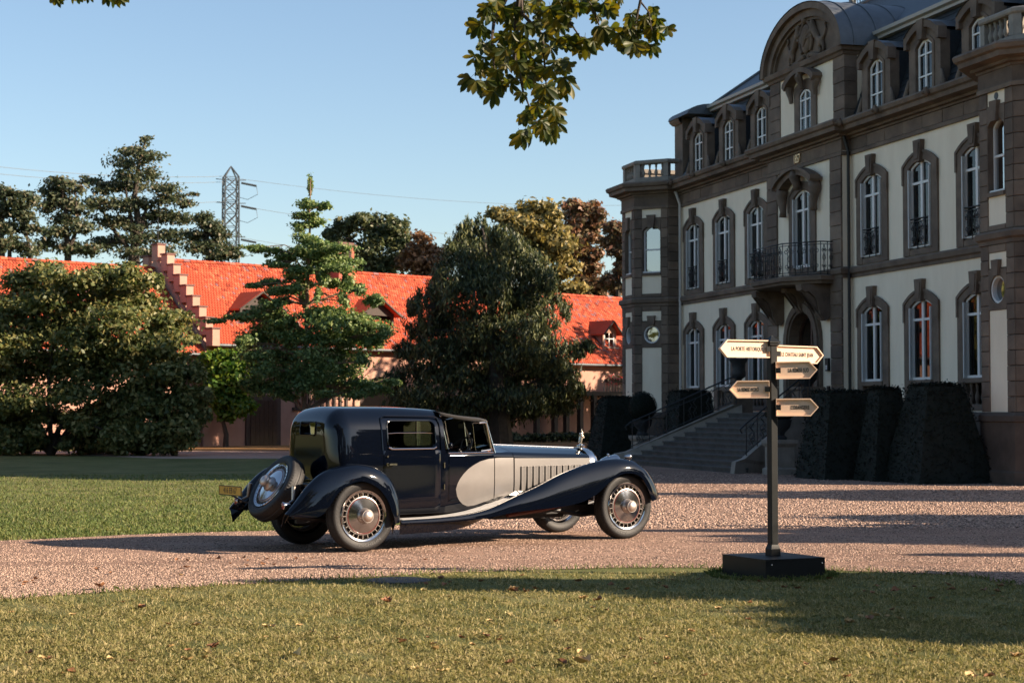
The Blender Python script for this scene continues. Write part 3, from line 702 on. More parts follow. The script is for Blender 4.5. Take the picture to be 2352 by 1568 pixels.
# gable window
def dormer_window(parent, t, y0, z0, zs, zc, hw, name='window'):
    mb = MB(); mb.ring(arch_outline(hw, z0, zs, zc), arch_outline(hw-.06, z0+.06, zs-.03, zc-.06), -.16, -.08); mb.box(-.04, .04, -.17, -.07, z0, zc-.03)
    for f in (.33, .74): mb.box(-hw, hw, -.165, -.075, z0+(zc-z0)*f, z0+(zc-z0)*f+.05)
    mb.box(-hw-.03, hw+.03, -.17, .0, z0-.05, z0+.05)
    w = mb.build(name, WHITE, parent, loc=(t, y0, 0))
    mb = MB(); mb.prism(arch_outline(hw-.02, z0, zs, zc-.03), -.13, -.12); mb.build('pane', PANE, w); return w
mb = MB(); mb.ring(arch_outline(.82, 10.66, 12.25, 12.45), arch_outline(.44, 10.66, 11.95, 12.16), -.2, .06)
gs = mb.build('gable_surround', STONE, CH, loc=(TC-.5+.5, .16, 0))
mb = MB(); hd = [(-1.2, 12.35)]+[(-1.15+2.3*i/12, 12.45+.33*math.sin(PI*i/12)**.8) for i in range(13)]+[(1.2, 12.35)]; hi = [(a*.86, b-.14) for a, b in hd]; mb.ring(hd, hi, .0, .34); mb.build('hood', STONE, gs)
mb = MB(); mb.tube([(0, .24, 12.62), (0, .28, 12.5), (0, .2, 12.3), (0, .18, 12.12)], [.12, .14, .11, .08], 8); mb.build('scroll_keystone', STONE, gs, True)
for sg in (-1, 1):
    mb = MB(); mb.tube([(sg*.98, .14, 12.35), (sg*1.02, .14, 12.2), (sg*.92, .14, 12.0), (sg*.90, .12, 11.8)], [.13, .13, .09, .07], 8); mb.build('scroll_bracket', STONE, gs, True)
dormer_window(CH, TC, .27, 10.74, 11.95, 12.12, .42)
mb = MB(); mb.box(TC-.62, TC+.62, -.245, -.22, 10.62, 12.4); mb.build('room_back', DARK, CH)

# ---- mansard roof
rm = MB()
A_ = [(67.5-3.1, -.05), (PAV1, -.05)]; MZ0, MZ1 = 10.66, 13.22; IN = 1.0
for a, b in ((T1, PAV1), (PAV0, 37.5)):
    rm.add([(a, -.05, MZ0), (b, -.05, MZ0), (b, -IN, MZ1), (a, -IN, MZ1)], [(0, 1, 2, 3)])
rm.add([(PAV1, -.05, MZ0), (PAV1, -3, MZ0), (PAV1, -3, MZ1), (PAV1, -IN, MZ1)], [(0, 1, 2, 3)]); rm.add([(PAV0, -.05, MZ0), (PAV0, -3, MZ0), (PAV0, -3, MZ1), (PAV0, -IN, MZ1)], [(0, 1, 2, 3)])
rm.add([(T1+.05, -.05, MZ0), (T1+.05, -10, MZ0), (T1-.8, -9.5, MZ1), (T1-.8, -IN, MZ1)], [(0, 1, 2, 3)]); rm.add([(37.5, -.05, MZ0), (37.5, -10, MZ0), (38.4, -9.5, MZ1), (38.4, -IN, MZ1)], [(0, 1, 2, 3)])
lower = rm.build('mansard_slope', SLATE, CH)
# slate courses standing proud, row by row
sl_ = MB(); L = math.hypot(IN-.05, MZ1-MZ0)
for a, b in ((T1, PAV1), (PAV0, T0)):
    for k in range(13):
        f0, f1 = k/13, (k+1.06)/13
        P = lambda f, o: (-.05-(IN-.05)*f+o, MZ0+(MZ1-MZ0)*f)
        y0_, z0_ = P(f0, .030); y1_, z1_ = P(min(1, f1), .008)
        sl_.add([(a, y0_, z0_), (b, y0_, z0_), (b, y1_, z1_), (a, y1_, z1_), (a, y0_-.02, z0_), (b, y0_-.02, z0_)], [(0, 1, 2, 3), (0, 4, 5, 1)])
sl_.build('slate_course', SLATE, lower, kind='stuff')
mb = MB(); sweep(mb, [(T1-.2, -9), (T1-.2, -IN+.15), (PAV1, -IN+.15)], [(-.3, 13.16), (.05, 13.18), (.06, 13.26), (.18, 13.30), (.20, 13.40), (.10, 13.44), (-.3, 13.46)]); sweep(mb, [(PAV0, -IN+.15), (37.3, -IN+.15)], [(-.3, 13.16), (.05, 13.18), (.06, 13.26), (.18, 13.30), (.20, 13.40), (.10, 13.44), (-.3, 13.46)]); mb.build('roof_gutter', mat('pale_gutter', (.42, .40, .37), .6), CH, True, 30)
RZ, RY, RA, RB = 16.75, -5.3, 60.2, 43
mb = MB(); mb.add([(T1-.35, -IN, 13.42), (37.2, -IN, 13.42), (RB, RY, RZ), (RA, RY, RZ), (T1-.35, -9.6, 13.42), (37.2, -9.6, 13.42)], [(0, 1, 2, 3), (0, 3, 4), (4, 3, 2, 5), (1, 5, 2)]); up = mb.build('upper_roof', SLATE, CH)
cr_ = rail_mesh('ridge_cresting', 0, RA-RB, 0, 0, .85); link('ridge_cresting', cr_, up, (RB, RY, RZ))
mb = MB(); mb.prism(rounded_rect(-.11, .11, -.11, .11, .03), RZ-.05, RZ+.7, 'z'); mb.lathe([(.16, RZ+.7), (.10, RZ+.8), (.02, RZ+1.5), (.001, RZ+1.9)], 10); mb.build('finial', ZINC, up, True, loc=(RA, RY, 0))
mb = MB(); mb.tube([(RA, RY, RZ), (RB, RY, RZ)], .09, 8); mb.tube([(RA, RY, RZ), (T1-.35, -IN, 13.45)], .07, 8); mb.build('roof_hip', ZINC, up, True)
# ---- dormers
dm = {}
def dormer(t):
    if not dm:
        mb = MB(); mb.ring(arch_outline(.90, 10.62, 12.30, 12.58), arch_outline(.46, 10.62, 12.0, 12.24), -.25, .05); mb.ring(arch_outline(1.0, 12.05, 12.38, 12.72), arch_outline(.84, 12.05, 12.22, 12.52), -.10, .17); mb.ring(arch_outline(.58, 10.62, 12.05, 12.32), arch_outline(.47, 10.62, 12.0, 12.22), .051, .08)
        dm['front'] = mb.mesh('dormer', STONE)
        mb = MB(); mb.prism([(-.13, 12.18), (.13, 12.18), (.19, 12.74), (-.19, 12.74)], .0, .21); dm['key'] = mb.mesh('keystone', STONE)
        mb = MB(); oo = arch_outline(.88, 10.62, 12.30, 12.56); mb.grid([[(x, y, z) for x, z in oo] for y in (-.24, -2.2)]); dm['cheek'] = mb.mesh('cheek', SLATE)
        mb = MB(); oo = arch_outline(.97, 12.25, 12.36, 12.72)[1:-1]; mb.grid([[(x, y, z+.02) for x, z in oo] for y in (.2, -2.4)]); dm['roof'] = mb.mesh('roof', ZINC, True)
        mb = MB()
        for sg in (-1, 1): mb.tube([(sg*.95, .06, 10.66), (sg*1.12, .05, 10.72), (sg*1.0, .05, 10.95), (sg*.93, .04, 11.2)], [.10, .09, .07, .03], 7)
        dm['foot'] = mb.mesh('foot_scroll', STONE, True)
        mb = MB(); mb.ring(arch_outline(.44, 10.72, 12.0, 12.20), arch_outline(.375, 10.79, 11.97, 12.13), -.08, .0); mb.box(-.035, .035, -.09, .01, 10.72, 12.16)
        for f in (.30, .72): mb.box(-.44, .44, -.085, .005, 10.72+1.45*f, 10.72+1.45*f+.045)
        dm['sash'] = mb.mesh('sash', WHITE)
        mb = MB(); mb.prism(arch_outline(.42, 10.72, 12.0, 12.18), -.05, -.04); dm['pane'] = mb.mesh('pane', PANE)
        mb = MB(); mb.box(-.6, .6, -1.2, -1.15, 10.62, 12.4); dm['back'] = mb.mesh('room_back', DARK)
    d = link('dormer', dm['front'], CH, (t, .05, 0))
    for k, n in (('key', 'keystone'), ('cheek', 'cheek'), ('roof', 'roof'), ('foot', 'foot_scroll'), ('sash', 'sash'), ('pane', 'pane'), ('back', 'room_back')): link(n, dm[k], d)
for t in (62.15, 59.2, 56.3, 47.8, 44.85, 41.9): dormer(t)
# end dormer with a rounded lead roof on the far end
mb = MB(); mb.box(T1-.1, T1+.75, -1.9, -.1, 10.6, 13.1); ed = mb.build('end_dormer', STONE, CH)
mb = MB(); mb.prism([(-1.0-1.12*math.cos(a), 13.08+.42*math.sin(a)) for a in np.linspace(0, PI, 12)], T1-1.2, T1+.92, 'x'); mb.build('roof', ZINC, ed, True)
mb = MB(); sweep(mb, [(T1+.75, -2.0), (T1+.75, -.1), (T1-.1, -.1)], [(-.1, 12.85), (.06, 12.88), (.16, 13.0), (.18, 13.1), (-.1, 13.12)]); mb.build('cornice', STONE, ed)

# ---- corner bays
def face_frame(a, b):
    a, b = Vector(a), Vector(b); d = (b-a).normalized(); n = Vector((d.y, -d.x))      # outside on the right
    # local x runs from b to a (so that x, out, z is right handed with out = n)
    M = Matrix(((-d.x, n.x, 0, b.x), (-d.y, n.y, 0, b.y), (0, 0, 1, 0), (0, 0, 0, 1))); return M, (b-a).length
def bay_face(a, b, detail, parent):
    M, w = face_frame(a, b)
    def P(mb, name, m, par=parent, smooth=False, kind=None): mb.xf(M); return mb.build(name, m, par, smooth, kind=kind)
    sw = max(.22, (w-.80)/2) if detail else 0
    if not detail:
        for z0, z1 in ((1.75, 5.84), (6.18, 9.6)):
            k = round((z1-z0)/.36)
            for i in range(k): stone(0, w, -.05, .02, z0+(z1-z0)*i/k, z0+(z1-z0)*(i+1)/k, M, parent=parent)
        return
    c0, c1 = sw, w-sw
    for z0, z1 in ((1.75, 5.84), (6.18, 9.6)):
        k = round((z1-z0)/.37)
        for i in range(k):
            za, zb_ = z0+(z1-z0)*i/k, z0+(z1-z0)*(i+1)/k; e = .05 if i % 2 else 0
            stone(0, c0, -.05, .02, za, zb_, M, parent=parent); stone(c1, w, -.05, .02, za, zb_, M, parent=parent)
    mb = MB(); mb.box(c0-.02, c1+.02, -.06, -.012, 1.75, 4.23); P(mb, 'panel', PLASTER)
    mb = MB(); mb.box(c0-.02, c1+.02, -.06, -.012, 5.27, 5.64); P(mb, 'panel', PLASTER)
    mb = MB(); mb.box(c0-.02, c1+.02, -.06, -.012, 6.32, 7.02); P(mb, 'panel', PLASTER)
    mb = MB(); mb.box(c0-.02, c1+.02, -.06, -.012, 9.26, 9.6); P(mb, 'panel', PLASTER)
    cx = w/2
    for za, zb_ in ((5.64, 5.84),): stone(c0, c1, -.05, .02, za, zb_, M, parent=parent)
    stone(c0, c1, -.05, .02, 6.18, 6.32, M, parent=parent)
    mb = MB(); mb.box(c0, c1, -.05, .07, 7.02, 7.12); P(mb, 'sill', STONE)
    # round window
    def circ(r, z, n=28): return [(cx+r*math.cos(2*PI*i/n), z+r*math.sin(2*PI*i/n)) for i in range(n)]
    zc = 4.74
    sq = []
    for i in range(28):
        a = 2*PI*i/28; u, v = math.cos(a), math.sin(a); k = min(((c1-c0)/2+.02)/max(1e-6, abs(u)), .50/max(1e-6, abs(v))); sq.append((cx+u*k, zc+v*k))
    mb = MB(); mb.ring(sq, circ(.345, zc), -.25, .02, closed=True); P(mb, 'round_surround', STONE)
    mb = MB(); mb.ring(circ(.345, zc), circ(.29, zc), -.20, -.02, closed=True); rf = P(mb, 'round_window', WHITE)
    mb = MB(); mb.prism(circ(.30, zc), -.15, -.14); mb.xf(M); mb.build('pane', PANE_B, rf)
    mb = MB(); mb.prism([(cx-.12, zc+.33), (cx+.12, zc+.33), (cx+.17, zc+.72), (cx-.17, zc+.72)], -.02, .10); P(mb, 'keystone', STONE)
    # tall window
    hw = (c1-c0)/2-.02
    def sh(L): return [(cx+a, z) for a, z in L]
    mb = MB(); mb.ring(sh([(-hw-.02, 7.12), (-hw-.02, 9.26)]+[(-hw-.02+2*(hw+.02)*i/9, 9.26) for i in range(1, 9)]+[(hw+.02, 9.26), (hw+.02, 9.25), (hw+.02, 7.12)]), sh(arch_outline(hw, 7.12, 8.76, 8.96)), -.26, .02); P(mb, 'surround', STONE)
    mb = MB(); mb.ring(sh(arch_outline(hw, 7.12, 8.76, 8.96)), sh(arch_outline(hw-.06, 7.18, 8.72, 8.90)), -.24, -.14); mb.box(cx-hw, cx+hw, -.235, -.145, 8.0, 8.06); mb.box(cx-hw, cx+hw, -.26, -.02, 7.10, 7.18); wf = P(mb, 'window', WHITE)
    mb = MB(); mb.prism(sh(arch_outline(hw-.03, 7.14, 8.74, 8.93)), -.20, -.19); mb.xf(M); mb.build('pane', PANE_B, wf)
    mb = MB(); mb.prism([(cx-.12, 8.86), (cx+.12, 8.86), (cx+.18, 9.36), (cx-.18, 9.36)], -.02, .10); P(mb, 'keystone', STONE)
    if detail == 2:
        mb = MB(); mb.lathe([(.001, .0), (.09, .0), (.09, -.03)], 16, (cx, 0, 9.48), 'y'); P(mb, 'vent', IRON)
bays = []
for nm, plan, faces in (('corner_bay', left_bay, {1: 0, 2: 1, 3: 1, 4: 0}), ('corner_bay', right_bay, {0: 0, 1: 0, 2: 2, 3: 1, 4: 0})):
    mb = MB(); core = list(plan)
    # core walls slightly behind the facing stones; solid, near-black colour stands in for shade inside the windows
    ins = []
    n = len(plan)
    for i in range(n): ins.append(plan[i])
    mb2 = [(x, y) for x, y in plan]
    cxm = sum(p[0] for p in plan)/n; 
    sh_ = [(cxm+(x-cxm)*.84, y-.30 if y > 0 else y) for x, y in plan]
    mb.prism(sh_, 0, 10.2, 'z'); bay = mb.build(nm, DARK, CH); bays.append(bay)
    for i in range(n-1):
        if i in faces: bay_face(plan[i], plan[i+1], faces[i], CH)
    # terrace with balustrade
    pa = [(x, y) for x, y in plan]
    mb = MB(); mb.prism([(x, y) for x, y in plan], 10.2, 10.62, 'z'); mb.build('terrace', STONE_L, CH)
    mb = MB(); sweep(mb, pa, [(-.30, 10.62), (-.02, 10.62), (-.02, 10.82), (-.06, 10.85), (-.26, 10.85), (-.30, 10.62)]); sweep(mb, pa, [(-.30, 11.36), (-.01, 11.36), (.02, 11.40), (.02, 11.48), (-.04, 11.52), (-.30, 11.52), (-.32, 11.36), (-.30, 11.36)])
    ba = mb.build('balustrade', STONE_L, CH, True, 30)
    bm_ = MB(); bm_.lathe(baluster_prof(.51), 12); bme = bm_.mesh('baluster', STONE_L, True)
    for i in range(n-1):
        a, b = Vector(plan[i]), Vector(plan[i+1]); L = (b-a).length
        if L < .6: continue
        d = (b-a)/L; nr = Vector((d.y, -d.x)); k = max(2, int((L-.45)/.21)) if L < 2.2 else 0
        for j in range(k):
            p = a+d*(.30+(L-.60)*j/max(1, k-1))-nr*.16; link('baluster', bme, ba, (p.x, p.y, 10.85))
        for p in (a+d*.11, b-d*.11):
            q = p-nr*.16; mb = MB(); mb.obox((q.x, q.y, 11.1), Vector((d.x, d.y, 0))*.10, Vector((nr.x, nr.y, 0))*.13, (0, 0, .26)); mb.build('pier', STONE_L, ba)
        if k == 0:
            q = (a+b)/2-nr*.16; mb = MB(); mb.obox((q.x, q.y, 11.1), Vector((d.x, d.y, 0))*(L/2-.22), Vector((nr.x, nr.y, 0))*.10, (0, 0, .26)); mb.build('pier', STONE_L, ba)

# ================================================================ FRONT STEPS, pots, clipped yews
st = empty('front_steps', to_w(TC, 0), CH_R, 'stone staircase with curling iron handrails rising to the mansion door', 'steps')
NS = 11
for i in range(NS):
    z1 = 1.72*(NS-i)/NS - 1.72/NS*0; z1 = 1.72*(i+1)/NS; fr = 4.75-.30*i; hw = 2.75-.075*i*1.0 if i < 8 else 2.05
    hw = 5.05-2.25*i/(NS-1)
    mb = MB(); mb.box(-hw, hw, fr-.36, fr, z1-.155, z1-.05); mb.box(-hw-.03, hw+.03, fr-.36, fr+.035, z1-.05, z1); mb.build('step', STEP, st)
mb = MB(); mb.box(-2.9, 2.9, .3, 1.50, 0, 1.715); mb.box(-2.9, 2.9, .3, 1.55, 1.66, 1.72); mb.build('landing', STEP, st)
for sg in (-1, 1):
    prof = [(4.95, 0), (4.9, .34), (4.55, .42), (1.55, 2.0), (1.3, 2.0), (1.3, 0)]
    mb = MB(); rows = []
    for y, z in prof:
        x = sg*(2.72+2.35*max(0, min(1, (y-1.5)/3.3))); rows.append([(x, y, z), (x+sg*.30, y, z)])
    mb.grid(rows); mb.add([r[0] for r in rows], [tuple(range(6))]); mb.add([r[1] for r in rows], [tuple(range(6))]); mb.build('side_wall', STONE_L, st)
    X = lambda y: sg*(2.87+2.35*max(0, min(1, (y-1.5)/3.3))); Z = lambda y: float(np.interp(y, [1.3, 1.55, 4.55], [2.0, 2.0, .42]))
    mb = MB(); ys = np.linspace(1.4, 4.45, 16)
    mb.tube([(X(y), y, Z(y)+.92) for y in ys]+[(X(4.5), 4.62, Z(4.5)+.8), (X(4.5), 4.55, Z(4.5)+.7)], .026, 6); mb.tube([(X(y), y, Z(y)+.10) for y in ys], .015, 5); mb.tube([(X(y), y, Z(y)+.76) for y in ys], .013, 5)
    for i in range(7):
        y = 1.45+i*.49; mb.tube([(X(y), y, Z(y)), (X(y), y, Z(y)+.92)], .017, 5)
        if i < 6:
            for f, s2 in ((.3, 1), (.7, -1)):
                yc = y+.49*f; base = Z(yc)+.10
                mb.tube([(X(yc), yc+s2*.03, base), (X(yc), yc+s2*.10, base+.16), (X(yc), yc-s2*.02, base+.36), (X(yc), yc+s2*.10, base+.52), (X(yc), yc, base+.64)], .013, 5)
                mb.tube([(X(yc), yc+s2*(.02+.07*(1-k/10)*math.cos(k*.75)), base+.16+.08*(1-k/10)*math.sin(k*.75)) for k in range(11)], .010, 4)
            yc = y+.245; mb.tube([(X(yc), yc+.085*math.cos(a), Z(yc)+.43+.085*math.sin(a)) for a in np.linspace(0, 2*PI, 12)], .010, 4)
    mb.build('handrail', IRON, st, True)
def pedestal(t, off, h, w, label, z0=0.0):
    mb = MB(); s = w/2
    mb.grid([[(x*k, y*k, z) for x, y in ((-1, -1), (1, -1), (1, 1), (-1, 1))] for k, z in ((s+.06, 0), (s+.06, .16), (s, .20), (s, h-.20), (s+.03, h-.18), (s+.08, h-.10), (s+.08, h))], True, capA=True, capB=True)
    p = mb.build('pedestal', STONE_L, None, loc=to_w(t, off, z0), rot=(0, 0, CH_R))
    for sx, sy in ((-1, 0), (1, 0), (0, 1)):
        mb = MB(); c = (sx*s, sy*s); 
        if sx: mb.ring([(-s+.06, .28), (s-.06, .28), (s-.06, h-.28), (-s+.06, h-.28)], [(-s+.10, .32), (s-.10, .32), (s-.10, h-.32), (-s+.10, h-.32)], sx*s-.001, sx*(s+.012), 'x', closed=True)
        else: mb.ring([(-s+.06, .28), (s-.06, .28), (s-.06, h-.28), (-s+.06, h-.28)], [(-s+.10, .32), (s-.10, .32), (s-.10, h-.32), (-s+.10, h-.32)], s-.001, s+.012, 'y', closed=True)
        mb.build('raised_border', STONE_L, p)
    return tag(p, label, 'pedestal')
pedestal(59.3, 3.35, .93, .62, 'square stone pedestal carrying the tub topiary beyond the car')
pedestal(46.35, 3.9, .98, .62, 'square stone pedestal standing behind the fingerpost')
URN = mat('dark_urn', (.022, .024, .026), .6, var=.2, scale=10)
def urn(t, off, z, s, label):
    mb = MB(); mb.lathe([(.20*s, 0), (.20*s, .05*s), (.10*s, .10*s), (.08*s, .22*s), (.10*s, .30*s), (.13*s, .33*s), (.22*s, .40*s), (.235*s, .50*s), (.215*s, .62*s), (.23*s, .82*s), (.30*s, .92*s), (.32*s, .96*s), (.27*s, .98*s), (.2*s, .9*s), (.001, .88*s)], 24)
    o = mb.build('urn', URN, None, True, 50, loc=to_w(t, off, z)); return tag(o, label, 'urn')
pm = MB(); pm.cbox(-.36, .36, -.36, .36, 1.72, 2.42, .03); pm.cbox(-.42, .42, -.42, .42, 2.42, 2.52, .02)
for tt, oo, lab in ((55.75, 1.2, 'stone pier at the head of the steps on the car side'), (50.35, 1.2, 'stone pier at the head of the steps behind the fingerpost')):
    o = link('stone_pier', pm.mesh('stone_pier', STONE), None, to_w(tt, oo), (0, 0, CH_R)); tag(o, lab, 'pier')
urn(55.75, 1.2, 2.52, 1.05, 'tall dark urn on the pier, seen under the board LA PORTE HISTORIQUE')
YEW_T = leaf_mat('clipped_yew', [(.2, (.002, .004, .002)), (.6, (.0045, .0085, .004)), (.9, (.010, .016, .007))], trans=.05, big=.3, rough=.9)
def needle_cloud(P, N, s0, s1, seed=1, fold=.0):
    """small leaf quads at points P facing roughly N"""
    r = np.random.default_rng(seed); n = len(P)
    N = N + r.normal(0, .55, (n, 3)); N /= np.linalg.norm(N, axis=1)[:, None]+1e-9
    a = np.cross(N, r.normal(0, 1, (n, 3))); a /= np.linalg.norm(a, axis=1)[:, None]+1e-9; b = np.cross(N, a)
    s = (s0+(s1-s0)*r.random(n))[:, None]
    V = np.stack([P-a*s, P-b*s*.45+N*s*.12, P+a*s, P+b*s*.45+N*s*.12], 1).reshape(-1, 3)
    return V, np.arange(n*4).reshape(n, 4)
def topiary(t, off, wb, wt, h, label, group='clipped yew pyramids', seed=1, deep=None):
    r = np.random.default_rng(seed); root = empty('clipped_yew', to_w(t, off), CH_R, label, 'topiary', group)
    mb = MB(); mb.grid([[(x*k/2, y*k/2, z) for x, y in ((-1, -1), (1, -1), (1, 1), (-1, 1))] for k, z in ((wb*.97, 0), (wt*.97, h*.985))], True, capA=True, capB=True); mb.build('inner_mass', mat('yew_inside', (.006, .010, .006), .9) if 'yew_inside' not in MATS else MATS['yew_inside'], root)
    n = int(5200*h*wb/4.5); f = r.integers(0, 5, n); q = r.random(n); z = r.random(n)*h; k = (wb+(wt-wb)*z/h)/2; s = (r.random(n)*2-1)
    z = z + .03*np.sin(s*7+seed)
    P = np.zeros((n, 3)); N = np.zeros((n, 3)); sl = (wb-wt)/2/h
    for i, (dx, dy) in enumerate(((1, 0), (-1, 0), (0, 1), (0, -1))):
        m = f == i; e = k[m]; P[m, 0] = dx*e if dx else s[m]*e; P[m, 1] = dy*e if dy else s[m]*e; P[m, 2] = z[m]; N[m] = (dx, dy, sl)
    m = f == 4; P[m] = np.stack([s[m]*wt/2, (r.random(m.sum())*2-1)*wt/2, np.full(m.sum(), h)], 1); N[m] = (0, 0, 1)
    P += r.normal(0, .03, P.shape)+np.where(r.random((n, 1)) < .06, r.normal(0, .06, P.shape), 0)
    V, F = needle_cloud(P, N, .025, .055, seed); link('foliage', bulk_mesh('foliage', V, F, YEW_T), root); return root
def px_to_to(u, v):
    g = ground(u, v)[:2]; return float(g@FE), float(24.5-g@FN)
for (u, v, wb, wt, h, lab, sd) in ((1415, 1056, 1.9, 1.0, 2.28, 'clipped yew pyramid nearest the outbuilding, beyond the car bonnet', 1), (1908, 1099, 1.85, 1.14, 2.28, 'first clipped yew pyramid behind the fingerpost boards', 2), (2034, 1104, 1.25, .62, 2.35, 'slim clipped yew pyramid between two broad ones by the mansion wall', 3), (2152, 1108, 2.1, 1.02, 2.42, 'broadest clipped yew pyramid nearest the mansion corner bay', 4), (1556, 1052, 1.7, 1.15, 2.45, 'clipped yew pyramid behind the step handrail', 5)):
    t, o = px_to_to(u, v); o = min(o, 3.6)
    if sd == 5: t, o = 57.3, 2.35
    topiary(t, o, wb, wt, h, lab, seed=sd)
def tub(t, off, z, label, seed, rb=.42, hb=.85, crown=True):
    root = empty('tub_topiary', to_w(t, off, z), CH_R, label, 'potted plant')
    mb = MB(); mb.lathe([(.20, 0), (.22, .05), (.14, .12), (.16, .2), (.30, .34), (.34, .52), (.36, .56), (.30, .57), (.001, .55)], 20); mb.build('tub', URN, root, True, 50)
    r = np.random.default_rng(seed); n = 2600; N = r.normal(0, 1, (n, 3)); N /= np.linalg.norm(N, axis=1)[:, None]
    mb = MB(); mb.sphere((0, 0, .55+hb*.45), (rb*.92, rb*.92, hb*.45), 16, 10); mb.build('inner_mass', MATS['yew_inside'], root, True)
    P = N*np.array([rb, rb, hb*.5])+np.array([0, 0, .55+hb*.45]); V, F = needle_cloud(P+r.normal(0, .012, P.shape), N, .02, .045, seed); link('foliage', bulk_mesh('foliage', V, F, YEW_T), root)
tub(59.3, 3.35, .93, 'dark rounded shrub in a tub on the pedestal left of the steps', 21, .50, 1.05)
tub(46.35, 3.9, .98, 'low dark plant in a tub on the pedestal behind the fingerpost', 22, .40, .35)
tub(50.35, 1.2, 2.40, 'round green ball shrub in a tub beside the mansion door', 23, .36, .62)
# ================================================================ OUTBUILDING   local axes: x along the front, y away from the viewer, z up
BN_O = np.array([-15.4, 91.0]); BN_A = math.radians(43.8)
def tile_mat(name):
    m = bpy.data.materials.new(name); m.use_nodes = True; nt = m.node_tree; b = nt.nodes['Principled BSDF']; b.inputs['Roughness'].default_value = .8; b.inputs['Specular IOR Level'].default_value = .2
    g = nt.nodes.new('ShaderNodeNewGeometry'); c = _ramp(nt, g.outputs['Random Per Island'], [(0, (.26, .045, .024)), (.22, (.45, .075, .034)), (.70, (.57, .100, .044)), (.90, (.64, .15, .07)), (.935, (.30, .13, .12)), (1, (.24, .12, .13))])
    tc = nt.nodes.new('ShaderNodeTexCoord'); n = nt.nodes.new('ShaderNodeTexNoise'); n.inputs['Scale'].default_value = .7; n.inputs['Detail'].default_value = 7; n.inputs['Roughness'].default_value = .7
    nt.links.new(tc.outputs['Object'], n.inputs['Vector']); mr = nt.nodes.new('ShaderNodeMapRange'); mr.inputs['From Min'].default_value = .3; mr.inputs['From Max'].default_value = .7; mr.inputs['To Min'].default_value = .66; mr.inputs['To Max'].default_value = 1.0
    hs = nt.nodes.new('ShaderNodeHueSaturation'); hs.inputs['Saturation'].default_value = .99; nt.links.new(n.outputs[0], mr.inputs[0]); nt.links.new(mr.outputs[0], hs.inputs['Value']); nt.links.new(c, hs.inputs['Color'])
    nt.links.new(hs.outputs[0], b.inputs['Base Color']); return m
TILE = tile_mat('roof_tile_clay')
WALLP = mat('pink_render', (.43, .235, .175), .9, var=.12, scale=.8, bump=.15, bscale=20)
WALLP2 = mat('parapet_render', (.42, .235, .175), .9, var=.10, scale=2)
TIMB = mat('dark_timber', (.035, .022, .016), .7, var=.3, scale=8)
CAPT = mat('coping', (.13, .06, .05), .8, var=.2, scale=5)
def bw(k, d, z=0.): return (BN_O[0]+math.cos(BN_A)*k-math.sin(BN_A)*d, BN_O[1]+math.sin(BN_A)*k+math.cos(BN_A)*d, z)
T8 = np.array([(-.5, 0, 0), (.5, 0, 0), (-.5, 1, 0), (.5, 1, 0), (-.5, .12, 1), (.5, .12, 1), (-.5, 1, 1), (.5, 1, 1), (-.28, 0, 1), (.28, 0, 1)])
TF = np.array([(4, 5, 7, 6), (8, 9, 5, 4), (0, 1, 9, 8), (0, 4, 6, 2), (1, 3, 7, 5)])
def tile_field(k0, k1, z_e, z_r, d_e=-.45, d_r=4.5, w=.175, row=.205, skip=()):
    L = math.hypot(d_r-d_e, z_r-z_e); ux, uz = (d_r-d_e)/L, (z_r-z_e)/L; nrow = int(L/row); V = []; C = []
    r = np.random.default_rng(int(abs(k0)*10)+3)
    for i in range(nrow):
        n = int((k1-k0)/w); ks = k0+w*(np.arange(n)+.5+(.5 if i % 2 else 0)); ks = ks[ks < k1-.05]
        for k in ks:
            s0 = i*row
            C.append((k, s0))
    C = np.array(C); n = len(C)
    for (ka, kb, sa, sb) in skip: 
        keep = ~((C[:, 0] > ka) & (C[:, 0] < kb) & (C[:, 1] > sa) & (C[:, 1] < sb)); C = C[keep]
    n = len(C); t = T8.copy(); W_ = w*.96*(1+.02*r.normal(0, 1, n)); Lt = row*1.35
    lx = t[None, :, 0]*W_[:, None]; ls = t[None, :, 1]*Lt+C[:, 1:2]+r.normal(0, .005, n)[:, None]
    ln = .012+.022*t[None, :, 2]+(.030*(1-t[None, :, 1]))+r.normal(0, .003, n)[:, None]
    X = C[:, :1]+lx; Y = d_e+ls*ux-ln*uz; Z = z_e+ls*uz+ln*ux
    V = np.stack([X, Y, Z], 2); return V, C
def tiled_roof(parent, k0, k1, z_e, z_r, single=0, skip=()):
    mb = MB(); mb.prism([(-.45, z_e-.12), (-.45, z_e), (4.5, z_r), (9.45, z_e), (9.45, z_e-.12), (4.5, z_r-.16)], k0, k1, 'x'); roof = mb.build('roof', TILE, parent)
    V, C = tile_field(k0, k1, z_e, z_r, skip=skip)
    order = np.argsort(C[:, 0]*1.0+np.abs(C[:, 1]-3.2)*.25) if single else np.arange(len(C))
    for i in order[:single]:
        o = V[i].mean(0); link('roof_tile', bulk_mesh('roof_tile', V[i]-o, TF, TILE), roof, tuple(o))
    rest = order[single:]; VV = V[rest].reshape(-1, 3); F = (TF[None]+np.arange(len(rest))[:, None, None]*10).reshape(-1, 4)
    link('roof_tiles', bulk_mesh('roof_tiles', VV, F, TILE), roof, kind='stuff')
    mb = MB(); n = int((k1-k0)/.42)
    for i in range(n):
        a = k0+(k1-k0)*i/n; b = k0+(k1-k0)*(i+1.06)/n
        rows = [[(x, 4.5-r*math.cos(t), z_r+.0+r*.8*math.sin(t)) for t in np.linspace(-.3, PI+.3, 8)] for x, r in ((a, .15), (b, .125))]; mb.grid(rows)
    mb.build('ridge_tile', TILE, roof, kind='stuff')
    mb = MB(); mb.tube([(k0, -.52, z_e-.05), (k1, -.52, z_e-.05)], .075, 8); mb.build('gutter', ZINC, parent, True)
    return roof
